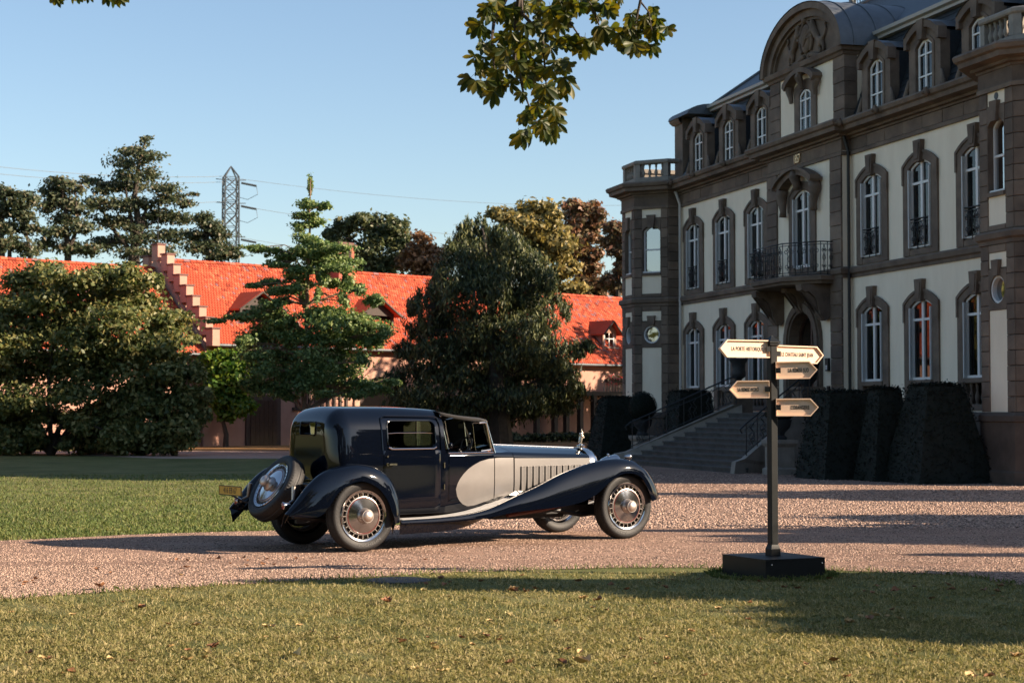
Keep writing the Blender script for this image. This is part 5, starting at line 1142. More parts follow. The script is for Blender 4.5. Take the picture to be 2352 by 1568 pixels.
tree('wall_creeper', 'yellow green creeper with a twisted stem on the pink wall', 'climbing plant', Z5([(430, 870, 55, 44), (500, 900, 75, 52), (560, 860, 80, 44), (480, 960, 65, 52), (600, 940, 110, 70), (520, 1040, 95, 70), (650, 1050, 110, 80), (540, 1150, 100, 70), (660, 1180, 90, 62), (570, 1250, 75, 42), (700, 960, 80, 60)]),
     90, [p5([(560, 1500), (565, 1400), (540, 1300), (560, 1100)])], [(.16, .06)], 13000, .08, .18, L_VIN, None, 44, depth=.35, sub=14, sink=.4)
# low shrubs under the gallery
tree('low_hedge', 'low dark hedge along the wall under the gallery', 'hedge', [(1190, 1005, 30, 8), (1230, 1004, 30, 8), (1270, 1004, 30, 8), (1310, 1003, 30, 8), (1350, 1003, 30, 9), (1150, 1007, 30, 9)], 103, [[(1260, 1016), (1260, 1004)]], [(.05, .02)], 3500, .06, .14, L_YEW, None, 45, depth=.1, sub=10)

# ================================================================ PYLON AND WIRES
PY = 260; STEEL = mat('galvanised_steel', (.06, .07, .08), .5, metal=.4)
gp0 = at(527, 946, PY); pyl = empty('lattice_pylon', (gp0[0], gp0[1], 0), .35, 'grey lattice power pylon far behind the locust trees', 'pylon')
mb = MB(); zt = 37.6; zs_p = [0, 6, 11, 15.5, 19, 21.8, 24.3, 26.6, 28.8, 30.8, 32.6, 34.3, 36]
wd = lambda z: float(np.interp(z, [0, 20, 36], [2.2, 1.08, 1.0]))
for sx in (-1, 1):
    for sy in (-1, 1):
        mb.tube([(sx*wd(z), sy*wd(z), z) for z in zs_p]+[(0, 0, zt)], .13, 4)
for a, b in zip(zs_p[:-1], zs_p[1:]):
    for s in (-1, 1):
        mb.tube([(-wd(a), s*wd(a), a), (wd(b), s*wd(b), b)], .075, 4); mb.tube([(wd(a), s*wd(a), a), (-wd(b), s*wd(b), b)], .075, 4)
        mb.tube([(s*wd(a), -wd(a), a), (s*wd(b), wd(b), b)], .075, 4); mb.tube([(s*wd(a), wd(a), a), (s*wd(b), -wd(b), b)], .075, 4); mb.tube([(-wd(b), s*wd(b), b), (wd(b), s*wd(b), b)], .06, 4)
mb.build('lattice', STEEL, pyl)
for i, z in enumerate((35.6, 32.2, 27.3)):
    mb = MB()
    for sx in (-1, 1): mb.tube([(0, 0, z), (sx*2.2, 0, z+.1)], .08, 4)
    mb.build('crossarm', STEEL, pyl)
    mb = MB(); mb.tube([(1.4, -.6, z-.4), (3.6, -.9, z-.8)], [.16, .16], 6); mb.tube([(3.6, -.9, z-.8), (3.8, -.9, z-2), (2.4, -.5, z-2.8), (1.0, 0, z-2.4)], .04, 4); mb.build('insulator', STEEL, pyl)
WIRE = mat('wire', (.05, .06, .07), .6)
def wire(p, q, sag, lab, n=14):
    a, b = at(*p), at(*q); mb = MB()
    mb.tube([a+(b-a)*i/n-np.array([0, 0, sag*4*(i/n)*(1-i/n)]) for i in range(n+1)], .035, 4); o = mb.build('power_line', WIRE); return tag(o, lab, 'power line')
wire((-120, 369, 230), (517, 405, PY), .8, 'uppermost thin wire running from the frame edge to the pylon head')
wire((-120, 386, 230), (517, 418, PY), .8, 'thin wire just below the uppermost one, left of the pylon')
wire((-120, 440, 230), (520, 463, PY), .8, 'thin wire passing behind the tallest locust tree at mid height')
wire((545, 410, PY), (1500, 470, 330), 1.5, 'thin wire leaving the pylon head towards the mansion')
wire((550, 473, PY), (1500, 560, 330), 1.5, 'thin wire leaving the pylon middle above the ginkgo')
wire((550, 545, PY), (1300, 610, 330), 1.5, 'lowest thin wire leaving the pylon above the ridge')

# ================================================================ HORSE CHESTNUTS that shade the foreground (out of frame at the side) and the branch hanging into view
L_CHE = leaf_mat('chestnut_leaf', [(.12, (0.020, 0.034, 0.010)), (.40, (0.042, 0.062, 0.014)), (.62, (0.085, 0.095, 0.018)), (.80, (0.150, 0.120, 0.022)), (.93, (0.220, 0.085, 0.025)), (.99, (0.280, 0.190, 0.120))], trans=.42, rough=.45, big=.3)
def shade_tree(label, x, y, h, blobs, n, seed, leaf=.16, trunk_r=.38):
    r = np.random.default_rng(seed); root = empty('chestnut_tree', (x, y, 0), 0, label, 'tree')
    bl = [(np.array(b[:3])-np.array([x, y, 0]), np.array(b[3:6])) for b in blobs]
    mb = MB(); branches(mb, [[(0, 0, -.05), (.1, .05, h*.35), (.0, .1, h*.75)]], [(trunk_r, .12)], bl, r, 1.0, thin=.5); mb.build('trunk', BARK, root, True)
    crown_leaves('crown', bl, n, leaf*.7, leaf*1.3, L_CHE, root, seed, sub=10, sink=.8, tight=.35); return root
K = 1/math.tan(SUN_EL)
def over(X, Y, z, rx, ry, rz):
    """a clump whose shadow centre falls on ground point (X, Y)"""
    return (X+K*z*math.cos(SUN_PHI), Y+K*z*math.sin(SUN_PHI), z, rx, ry, rz)
# ================================================================ CAR
CAR_O = (-2.349, 23.137, 0); CAR_A = math.radians(33.8)
PAINT = mat('navy_paint', (.0016, .0027, .0062), .045, spec=.5)
SILV = mat('silver_paint', (.25, .238, .23), .34, metal=.6, var=.10, scale=1.3)
CHROME = mat('polished_metal', (.60, .58, .56), .12, metal=1.0)
ALU = mat('brushed_aluminium', (.46, .455, .46), .13, metal=1.0, var=.10, scale=5)
ALU2 = mat('dull_aluminium', (.42, .38, .35), .38, metal=.9)
TYRE = mat('tyre_rubber', (.008, .008, .009), .62, var=.2, scale=20, bump=.15, bscale=40)
TYRE_L = mat('tyre_lettering', (.085, .085, .085), .6)
LOUV = mat('louvre_grey', (.15, .142, .136), .4, metal=.35)
RED = mat('red_enamel', (.13, .012, .010), .35, coat=.5)
CHASS = mat('chassis_paint', (.010, .010, .012), .5)
MAROON = mat('oxide_red_chassis', (.10, .022, .016), .5)
CANVAS = mat('black_canvas', (.026, .026, .028), .85, bump=.3, bscale=120)
LEATHER = mat('dark_leather', (.02, .018, .017), .55)
WOODT = mat('varnished_wood', (.16, .055, .022), .3, coat=.4)
YEL = mat('yellow_plate', (.62, .36, .05), .5)
REDLENS = mat('red_lens', (.25, .01, .01), .2, coat=1)
CGLASS = glass_mat('car_glass', (.80, .86, .84), .35)
TREAD = mat('running_board_rubber', (.20, .20, .20), .55)
BRONZE = mat('cast_silver', (.62, .56, .48), .28, metal=1.0)

car = empty('vintage_car', CAR_O, CAR_A, 'long dark navy vintage limousine with silver side panels parked on the gravel drive', 'car')

def smooth_interp(xs, ys, x):
    return float(np.interp(x, xs, ys))
def body_hw(s, z):
    """half width of the lower body at station s, height z"""
    hw = smooth_interp([-.4, .2, 1.3, 1.7, 2.1, 2.48, 2.9, 3.85], [.70, .715, .705, .675, .625, .565, .52, .405], s)
    k = smooth_interp([.40, .55, .8, 1.1, 1.22], [-.05, -.02, 0, 0, -.012], z)
    return hw + k
# ---- cabin: a rounded box shell, hollow, with window openings
def cabin_shell():
    x0, x1, hy, z0, z1 = -.33, 1.31, .715, .44, 1.76
    rx, ry, rz = .26, .25, .24; N = 22
    def dens(a, b, n): return [a+(b-a)*i/n for i in range(n+1)]
    xs = [x0 + rx*(1-math.cos(PI/2*i/10)) for i in range(10)] + dens(x0+rx, x1, 12)
    ys_ = [-hy + ry*(1-math.cos(PI/2*i/9)) for i in range(9)] + dens(-hy+ry, hy-ry, 8) + [hy-ry*(1-math.cos(PI/2*i/9)) for i in range(8, -1, -1)]
    zs = dens(z0, z1-rz, 12) + [z1-rz+rz*math.sin(PI/2*i/10) for i in range(1, 11)]
    def P(x, y, z):
        cx = max(x, x0+rx); cy = min(max(y, -hy+ry), hy-ry); cz = min(z, z1-rz)
        d = np.array([(x-cx)/rx, (y-cy)/ry, (z-cz)/rz]); n = np.linalg.norm(d)
        if n > 1e-6:
            m = max(abs(d)); d = d/n*m if False else d/n*min(1, max(abs(d)))
            x, y, z = cx+d[0]*rx, cy+d[1]*ry, cz+d[2]*rz
        # tumble-home, waist, crown
        t = max(0, (z-1.15)/.6); y *= 1-.115*t**1.25
        if z < .62: y *= 1-.05*((.62-z)/.18)**2
        if x < .3 and z < 1.0: x += .05*((1.0-z)/.5)**2*max(0, (.3-x)/.6)
        if z > 1.3:
            k = ((z-1.3)/.46)**2; z += k*(.055*(1-min(1, (y/.66)**2)) - .03*((x-.45)/.85)**2*(1 if x > .45 else .4)) + k*.012
        return (x, y, z)
    mb = MB()
    # sides, rear, top as grids
    mb.grid([[P(x, -hy, z) for x in xs] for z in zs]); mb.grid([[P(x, hy, z) for x in xs] for z in zs])
    mb.grid([[P(x0, y, z) for y in ys_] for z in zs]); mb.grid([[P(x, y, z1) for y in ys_] for x in xs])
    mb.grid([[P(x1, y, z) for y in ys_] for z in zs]); mb.grid([[P(x, y, z0) for y in ys_] for x in xs])
    import bmesh
    me = mb.mesh('cabin', PAINT); bm = bmesh.new(); bm.from_mesh(me); bmesh.ops.remove_doubles(bm, verts=bm.verts, dist=.004)
    bmesh.ops.recalc_face_normals(bm, faces=bm.faces)
    # inner skin: copy shrunk
    bm.to_mesh(me); bm.free(); return me, P
me, cabin_P = cabin_shell()
cabin = link('cabin', me, car)
def cutter(build):
    mb = MB(); build(mb); o = mb.build('cutter', PAINT); o.matrix_world = Matrix.Translation(CAR_O) @ Matrix.Rotation(CAR_A, 4, 'Z'); return o
bpy.context.view_layer.update()
inner = cutter(lambda m: (m.prism(rounded_rect(-.24, 1.5, -.645, .645, .2), .50, 1.28, 'z')))
inner2 = cutter(lambda m: (m.prism(rounded_rect(-.20, 1.5, -.575, .575, .2), 1.2, 1.655, 'z')))
wins = cutter(lambda m: m.prism(rounded_rect(.46, 1.17, 1.285, 1.635, .075), -1, 1, 'y'))
rearw = cutter(lambda m: m.prism(rounded_rect(-.205, .205, 1.465, 1.615, .03), -.8, .3, 'x'))
bpy.context.view_layer.update()
cut(cabin, inner, inner2, wins, rearw)
cabin.data.polygons.foreach_set('use_smooth', [True]*len(cabin.data.polygons)); cabin.data.set_sharp_from_angle(angle=math.radians(38))
def side_w(x, z, side=-1):
    """y of the cabin / lower body skin at (x, z)"""
    if x < 1.3:
        return cabin_P(x, side*.715, z)[1]
    return side*body_hw(x, z)
def strip_on_side(mb, pts, width, out, side=-1, n=1):
    """thin bead following points (x, z) on the body side"""
    P = [Vector((x, side_w(x, z, side)+side*out, z)) for x, z in pts]; mb.tube(P, width, 6)
def dense(pts, step=.05):
    out = []
    for a, b in zip(pts[:-1], pts[1:]):
        k = max(1, int(math.dist(a, b)/step)); out += [(a[0]+(b[0]-a[0])*i/k, a[1]+(b[1]-a[1])*i/k) for i in range(k)]
    return out+[pts[-1]]
for side in (-1, 1):
    # rear door: panel proud of the shell
    mb = MB(); dx = [.375, .385]+[.42+i*.08 for i in range(10)]+[1.225, 1.235]; zs_ = [.455, .465]+[.5+.07*i for i in range(11)]+[1.255, 1.262]
    mb.grid([[(x, side_w(x, z, side)+side*(.007 if 0 < i < len(dx)-1 and 0 < j < len(zs_)-1 else .0), z) for i, x in enumerate(dx)] for j, z in enumerate(zs_)])
    door = mb.build('door', PAINT, car, True)
    mb = MB(); rr = rounded_rect(.455, 1.175, 1.28, 1.64, .08)
    strip_on_side(mb, dense(rr+[rr[0]], .03), .010, .004, side); mb.build('window_frame', PAINT, door, True)
    mb = MB(); strip_on_side(mb, dense([(.46, 1.30), (.50, 1.278), (1.13, 1.278), (1.17, 1.30)], .04), .011, .012, side); mb.build('window_sill', CHROME, door, True)
    # drip moulding round the door head
    mb = MB(); strip_on_side(mb, dense([(.375, 1.26), (.375, 1.62), (.39, 1.675), (.44, 1.70), (1.18, 1.695), (1.235, 1.67), (1.245, 1.62), (1.245, 1.26)], .03), .011, .004, side)
    mb.build('drip_moulding', PAINT, car, True)
    # glass: fixed pane plus half lowered pane with bright edge
    yw = lambda z: side_w(.8, z, side)-side*.03
    mb = MB(); mb.grid([[(x, yw(z), z) for x in (.45, 1.18)] for z in (1.27, 1.475)]); gl = mb.build('window_glass', CGLASS, door)
    mb = MB(); mb.tube([(.46, yw(1.475), 1.475), (.60, yw(1.482), 1.482), (1.05, yw(1.482), 1.482), (1.165, yw(1.475), 1.475)], .0045, 6); mb.build('glass_edge', CHROME, gl)
    mb = MB(); y = side_w(.43, 1.09, side)+side*.012
    mb.lathe([(.001, 0), (.02, 0), (.02, .02), (.001, .022)], 12, (.44, y, 1.085), 'y'); mb.obox((.49, y+side*.045, 1.085), (.055, 0, 0), (0, .008, 0), (0, 0, .012)); mb.obox((.442, y+side*.022, 1.085), (.008, 0, 0), (0, .025, 0), (0, 0, .01))
    mb.build('handle', CHROME, door, True)
    mb = MB(); mb.lathe([(.001, -.012), (.012, -.012), (.014, 0), (.012, .012), (.001, .012)], 10, (.435, y, 1.185), 'y'); mb.build('lock', CHROME, door, True)
    mb = MB()
    for z in (.78, 1.06): mb.tube([(1.285, side_w(1.28, z, side)+side*.008, z-.035), (1.285, side_w(1.28, z, side)+side*.008, z+.035)], .009, 8)
    mb.build('hinge', CHROME, door, True)
mb = MB(); rr = rounded_rect(-.215, .215, 1.455, 1.625, .035)
mb.tube([(cabin_P(-.33, y, z)[0]-.004, y, z) for y, z in dense(rr+[rr[0]], .04)], .011, 6); rw = mb.build('rear_window', PAINT, car, True)
mb = MB(); mb.grid([[(-.262, y, z) for y in (-.2, .2)] for z in (1.46, 1.62)]); mb.build('glass', glass_mat('rear_glass', (.12, .13, .13), .4), rw)

# ---- front body: scuttle, chauffeur's doors, bonnet (lofted sections)
def section(s, ztop, zside, open_=0.0, zlow=.46, crown=1.0):
    hw = body_hw(s, .8); pts = []
    for z in np.linspace(zlow, zside-.05, 9): pts.append((s, -body_hw(s, z), float(z)))
    pts.append((s, -body_hw(s, zside)+.008, zside-.012)); pts.append((s, -body_hw(s, zside)+.03, zside+.008))
    w = body_hw(s, zside)-.03
    for k in range(1, 9):
        a = k/8; pts.append((s, -w*(1-a), zside+.008+(ztop-zside-.008)*math.sin(a*PI/2)**1.1))
    return pts + [(x, -y, z) for x, y, z in pts[-2::-1]]
mb = MB(); rows = [section(s, z, zs1) for s, z, zs1 in ((2.03, 1.265, 1.205), (2.12, 1.28, 1.205), (2.25, 1.292, 1.203), (2.4, 1.298, 1.20), (2.468, 1.30, 1.198))]
mb.grid(rows); scut = mb.build('scuttle', PAINT, car, True, 30)
mb = MB(); rows = [section(s, np.interp(s, [2.47, 3.86], [1.302, 1.243]), np.interp(s, [2.47, 3.86], [1.195, 1.145])) for s in (2.478, 2.7, 3.0, 3.3, 3.6, 3.86)]
mb.grid(rows); bonnet = mb.build('bonnet', PAINT, car, True, 30)
mb = MB(); mb.tube([(2.47, 0, 1.306), (3.0, 0, 1.283), (3.87, 0, 1.247)], .012, 8)
for i in range(14): mb.tube([(2.55+i*.095, 0, 1.303-.0427*(.08+i*.095)-.002), (2.565+i*.095, 0, 1.303-.0427*(.095+i*.095)-.002)], .0165, 8)
mb.build('bonnet_hinge', CHROME, bonnet, True)
mb = MB()                                      # side hinge crease of the bonnet and its catches
for side in (-1, 1):
    mb.tube([(s, side*(body_hw(s, 1.15)+.002), np.interp(s, [2.47, 3.86], [1.138, 1.118])) for s in np.linspace(2.48, 3.85, 8)], .006, 6)
mb.build('bonnet_moulding', PAINT, bonnet, True)
# lower body between the pillars (chauffeur's compartment), open above the belt
for side in (-1, 1):
    mb = MB(); xs_ = np.linspace(1.30, 2.03, 10); zl = [.44, .46]+list(np.linspace(.52, 1.20, 10))
    rows = [[(x, side*body_hw(x, z), z) for x in xs_] for z in zl] + [[(x, side*(body_hw(x, 1.21)-.02), 1.213) for x in xs_], [(x, side*(body_hw(x, 1.21)-.05), 1.205) for x in xs_], [(x, side*(body_hw(x, 1.21)-.055), .6) for x in xs_]]
    mb.grid(rows); fb = mb.build('front_side_panel', PAINT, car, True, 35)
    mb = MB(); dx = [1.365, 1.372]+list(np.linspace(1.42, 2.08, 9))+[2.122, 2.128]; zs_ = [.585, .592]+list(np.linspace(.65, 1.17, 9))+[1.196, 1.203]
    mb.grid([[(x, side*(body_hw(x, z)+(.006 if 0 < i < len(dx)-1 and 0 < j < len(zs_)-1 else 0)), z) for i, x in enumerate(dx)] for j, z in enumerate(zs_)])
    fd = mb.build('door', PAINT, car, True)
    mb = MB(); mb.tube([(x, side*(body_hw(x, 1.2)-.005), 1.214) for x in np.linspace(1.37, 2.12, 8)], .010, 6); mb.build('door_capping', CHROME, fd, True)
    # silver swoop on doors and scuttle
    def zlo(x): return float(np.interp(x, [1.48, 1.50, 1.54, 1.60, 1.68, 1.80, 2.0, 2.2, 2.30, 2.47], [.745, .66, .595, .545, .515, .525, .575, .625, .635, .635]))
    def zhi(x): return float(np.interp(x, [1.48, 1.50, 1.54, 1.60, 1.68, 1.76, 1.88, 2.02, 2.2, 2.47], [.745, .81, .875, .94, 1.005, 1.05, 1.10, 1.13, 1.142, 1.138]))
    for nm, xa, xb in (('silver_door_panel', 1.48, 2.120), ('silver_scuttle_panel', 2.134, 2.466)):
        mb = MB(); X = np.concatenate([np.linspace(xa, min(xb, 1.7), 10), np.linspace(1.74, xb, 9)]) if xa < 1.6 else np.linspace(xa, xb, 8)
        rows = []
        for j in range(9):
            rows.append([(x, side*(body_hw(x, zlo(x)+(zhi(x)-zlo(x))*j/8)+.0085), zlo(x)+(zhi(x)-zlo(x))*j/8) for x in X])
        mb.grid(rows); p = mb.build(nm, SILV, fd if xa < 1.6 else scut, True)
    # silver bonnet side with louvres
    mb = MB(); X = np.linspace(2.49, 3.852, 14); zt = lambda x: float(np.interp(x, [2.47, 3.86], [1.132, 1.112]))
    mb.grid([[(x, side*(body_hw(x, .60+(zt(x)-.60)*j/6)+.006), .60+(zt(x)-.60)*j/6) for x in X] for j in range(7)])
    bs = mb.build('bonnet_side', SILV, bonnet, True)
    lv = None
    for i in range(11):
        x = 2.635+i*.107; mb = MB(); zb, ztp = .69, 1.02; y = side*(body_hw(x, .85)+.006); w = .036
        # a raised scoop; black faces at its rear edge stand in for slot shade
        rows = [[(x-w, y+side*.020, z), (x-w*.2, y+side*.017, z), (x+w*.6, y+side*.008, z), (x+w, y+side*.001, z)] for z in (zb, zb+.015, ztp-.015, ztp)]
        mb.grid(rows); mb.add([(x-w, y+side*.020, zb), (x-w, y+side*.020, ztp), (x-w-.004, y-side*.002, ztp), (x-w-.004, y-side*.002, zb)], [(0, 1, 2, 3)], 1)
        mb.box(x-w, x+w, min(y, y+side*.018), max(y, y+side*.018), ztp-.004, ztp, 0); mb.box(x-w-.02, x-w, min(y, y+side*.004), max(y, y+side*.004), zb, ztp, 1)
        o = mb.build('louvre', [LOUV, BLACKP], bonnet, False)
    if side == -1:                             # little silver script on the bonnet foot
        mb = MB(); mb.tube([(2.52+.012*i, side*(body_hw(2.55, .66)+.012), .655+.016*math.sin(i*1.9)) for i in range(9)], .006, 5); mb.build('catch', IRON, bonnet, True)
# floor, seats, dash, partition
mb = MB(); mb.box(-.22, 2.45, -.6, .6, .46, .50); mb.build('floor_pan', LEATHER, car)
mb = MB(); mb.box(1.29, 1.33, -.64, .64, .5, 1.24); part = mb.build('partition', LEATHER, car)
mb = MB(); mb.box(1.30, 1.315, -.6, .02, 1.24, 1.66); mb.box(1.30, 1.315, .04, .6, 1.24, 1.66); mb.build('partition_glass', CGLASS, part)
mb = MB(); mb.prism(rounded_rect(-.1, .45, .55, .86, .06), -.55, .55, 'y'); rs = mb.build('rear_seat', LEATHER, car, True)
mb = MB(); mb.prism([(-.2, .8), (.05, .8), (-.08, 1.28), (-.22, 1.3)], -.55, .55, 'y'); mb.build('backrest', LEATHER, rs)
mb = MB(); mb.prism(rounded_rect(1.40, 1.80, .55, .80, .05), -.5, .5, 'y'); fs = mb.build('front_seat', LEATHER, car, True)
mb = MB(); mb.prism([(1.34, .75), (1.46, .75), (1.40, 1.17), (1.33, 1.17)], -.52, .52, 'y'); mb.build('backrest', LEATHER, fs)
mb = MB(); mb.box(2.06, 2.10, -.56, .56, 1.0, 1.24); mb.build('dashboard', WOODT, car)
mb = MB(); mb.box(1.0, 1.2, -.66, -.60, 1.24, 1.27); mb.box(.46, 1.2, -.64, -.60, 1.255, 1.272); mb.build('door_capping', WOODT, car)
# steering wheel
mb = MB(); C0 = Vector((1.78, -.28, 1.25)); ax = Vector((-.72, 0, .69)).normalized(); e1 = Vector((0, 1, 0)); e2 = ax.cross(e1)
mb.tube([C0+(e1*math.cos(a)+e2*math.sin(a))*.225 for a in np.linspace(0, 2*PI, 33)], .013, 8)
for a in (.4, 2.0, 3.6, 5.2): mb.tube([C0-ax*.02, C0+(e1*math.cos(a)+e2*math.sin(a))*.22], .008, 6)
mb.tube([C0, C0-ax*.6], .02, 8); mb.build('steering_wheel', IRON, car, True)
mb = MB(); mb.tube([(1.9, -.42, 1.19), (1.83, -.42, 1.33), (1.86, -.42, 1.45)], .008, 6); mb.sphere((1.86, -.42, 1.46), .018, 8, 6); mb.build('gear_lever', CHROME, car, True)
# chauffeur's canvas canopy
mb = MB(); rows = []
for i, x in enumerate(np.linspace(1.27, 2.04, 9)):
    hw = np.interp(x, [1.27, 2.04], [.63, .56]); zc = np.interp(x, [1.27, 1.45, 1.7, 2.04], [1.785, 1.755, 1.72, 1.685]); row = []
    for j in range(13):
        y = -hw+2*hw*j/12; row.append((x, y, zc-.038*(abs(y)/hw)**3-.008*math.sin(i*PI/8)*math.cos(y*2.2)))
    row = [(x, -hw+.004, row[0][2]-.04)]+row+[(x, hw-.004, row[-1][2]-.04)]; rows.append(row)
mb.grid(rows); cp = mb.build('canopy', CANVAS, car, True, 50)
md = cp.modifiers.new('thick', 'SOLIDIFY'); md.thickness = .012; md.offset = -1; bpy.context.view_layer.update(); evaluated(cp)
mb = MB(); mb.tube([(2.045, y, 1.682-.038*(abs(y)/.56)**3-.022) for y in np.linspace(-.56, .56, 9)], .014, 8)
for y in (-.5, .5): mb.sphere((1.30, y*1.2, 1.70), .014, 8, 6)
mb.build('canopy_rail', CHROME, cp, True)
# dark canvas side curtain on the far side
mb = MB(); mb.prism([(1.34, 1.215), (2.10, 1.215), (2.02, 1.62)], .545, .56, 'y'); mb.build('side_curtain', CANVAS, car)
# windscreen
mb = MB(); wsb, wst = 2.14, 2.035
for side in (-1, 1):
    mb.tube([(wsb+.03, side*.565, 1.20), (wst, side*.545, 1.635)], .017, 8); mb.tube([(wsb-.02, side*.545, 1.225), (wst-.03, side*.53, 1.62)], .011, 8)
mb.tube([(wst, -.545, 1.635), (wst, .545, 1.635)], .014, 8); mb.tube([(wsb, -.56, 1.235), (wsb, .56, 1.235)], .014, 8); mb.tube([(wsb-.05, 0, 1.24), (wst, 0, 1.635)], .009, 8)
ws = mb.build('windscreen', CHROME, car, True)
mb = MB(); mb.grid([[(wsb, y, 1.24) for y in (-.54, .54)], [(wst, y, 1.63) for y in (-.53, .53)]]); mb.build('glass', CGLASS, ws)
for side in (-1, 1):                           # folding quarter pane
    y = side*.60; fr = [(2.005, 1.605), (2.075, 1.255), (2.065, 1.235), (1.87, 1.222)]
    mb = MB(); pts = [(1.90, y, 1.605), (1.99, y, 1.61), (2.008, y, 1.60), (2.09, y, 1.27), (2.082, y, 1.247), (1.93, y, 1.233)]
    mb.tube(pts, .0125, 8); qp = mb.build('quarter_window', CHROME, car, True)
    poly = [(1.80, 1.595), (1.82, 1.607), (1.995, 1.605), (2.085, 1.25), (1.865, 1.235), (1.845, 1.25)]
    mb = MB(); mb.add([(a, y, b) for a, b in poly], [tuple(range(6))]); mb.build('glass', CGLASS, qp)
    mb = MB(); mb.tube([(a, y, b) for a, b in [poly[2], poly[1], poly[0], poly[5], poly[4]]], .003, 5); mb.build('glass_edge', CHROME, qp)
mb = MB(); mb.obox((1.95, -.08, 1.56), (.006, 0, 0), (0, .07, 0), (0, 0, .028)); mb.tube([(1.95, -.08, 1.58), (2.02, -.08, 1.64)], .005, 6); mb.build('mirror', IRON, car)
mb = MB(); mb.sphere((1.42, -.66, 1.31), (.03, .03, .045), 10, 8); mb.tube([(1.40, -.66, 1.22), (1.42, -.66, 1.30)], .007, 6); mb.build('side_lamp', PAINT, car, True)

# ---- radiator, mascot, lamps
mb = MB(); rows = []
def horseshoe(hw, zt, n=14):
    out = [(-hw*.86, .52), (-hw*.95, .8)]
    for i in range(n+1):
        a = PI-PI*i/n; out.append((hw*math.copysign(abs(math.cos(a))**.75, math.cos(a)), .98+(zt-.98)*math.sin(a)**.8))
    return out+[(hw*.95, .8), (hw*.86, .52)]
for x, hw, zt in ((3.865, .408, 1.25), (3.93, .412, 1.258), (4.00, .400, 1.25), (4.035, .37, 1.22), (4.04, .345, 1.19), (4.0, .335, 1.175)):
    rows.append([(x-.06*max(0, (1.0-z))*0, y, z) for y, z in horseshoe(hw, zt)])
mb.grid(rows); rad = mb.build('radiator_shell', CHROME, car, True, 50)
mb = MB()
mb.prism(horseshoe(.34, 1.18), 3.95, 3.99, 'x'); mb.build('radiator_core', IRON, rad)
mb = MB(); mb.lathe([(.001, 1.245), (.062, 1.248), (.064, 1.275), (.05, 1.285), (.03, 1.288), (.028, 1.30), (.001, 1.302)], 16, (4.0, 0, 0)); cap = mb.build('radiator_cap', CHROME, car, True)
mb = MB(); mb.tube([(3.90, -.03, 1.25), (3.88, -.11, 1.245)], .008, 6); mb.build('cap_lever', CHROME, cap, True)
X0, Z0 = 4.0, 1.30                            # rearing elephant mascot on the cap
el = skinned('mascot', [[(X0, 0, Z0+.085, .030), (X0+.012, 0, Z0+.115, .024), (X0+.018, 0, Z0+.135, .021), (X0+.028, 0, Z0+.150, .013), (X0+.024, 0, Z0+.172, .009), (X0+.012, 0, Z0+.190, .007), (X0+.018, 0, Z0+.205, .006)],
    [(X0, 0, Z0+.085, .030), (X0-.004, 0, Z0+.055, .028), (X0-.006, .016, Z0+.03, .014), (X0-.004, .018, Z0+.0, .012)], [(X0-.004, 0, Z0+.055, .028), (X0-.006, -.016, Z0+.03, .014), (X0-.004, -.018, Z0, .012)],
    [(X0+.012, 0, Z0+.115, .024), (X0+.035, .018, Z0+.09, .010), (X0+.052, .018, Z0+.084, .009)], [(X0+.012, 0, Z0+.115, .024), (X0+.035, -.018, Z0+.095, .010), (X0+.050, -.018, Z0+.08, .009)],
    [(X0-.004, 0, Z0+.055, .028), (X0-.03, 0, Z0+.045, .006), (X0-.04, 0, Z0+.02, .004)]], BRONZE, car)
mb = MB()
for sd in (-1, 1): mb.sphere((X0+.006, sd*.024, Z0+.137), (.018, .004, .022), 10, 6)
mb.build('ear', BRONZE, el, True)
for side in (-1, 1):
    mb = MB(); mb.lathe([(.001, 3.98), (.05, 3.985), (.105, 4.04), (.14, 4.13), (.152, 4.22), (.158, 4.235), (.158, 4.255), (.150, 4.262)], 24, (0, side*.47, 1.0), 'x'); hl = mb.build('headlight', CHROME, car, True)
    mb = MB(); mb.lathe([(.150, 4.26), (.10, 4.275), (.001, 4.283)], 20, (0, side*.47, 1.0), 'x'); mb.build('lens', CGLASS, hl, True)
    mb = MB(); mb.lathe([(.11, 4.05), (.06, 4.2), (.001, 4.21)], 16, (0, side*.47, 1.0), 'x'); mb.build('reflector', CHROME, hl, True)
    mb = MB(); mb.tube([(4.12, side*.47, .88), (4.10, side*.46, .55)], .022, 8); mb.sphere((4.13, side*.47, 1.155), .018, 8, 6); mb.build('bracket', CHROME, hl, True)
    mb = MB(); mb.lathe([(.001, 4.16), (.02, 4.18), (.034, 4.24), (.038, 4.26), (.03, 4.275), (.001, 4.28)], 14, (0, side*.80, 1.13), 'x'); mb.build('wing_lamp', CHROME, car, True)
mb = MB(); mb.tube([(4.1, -.46, .72), (4.1, .46, .72)], .02, 8); mb.build('lamp_bar', CHROME, car, True)

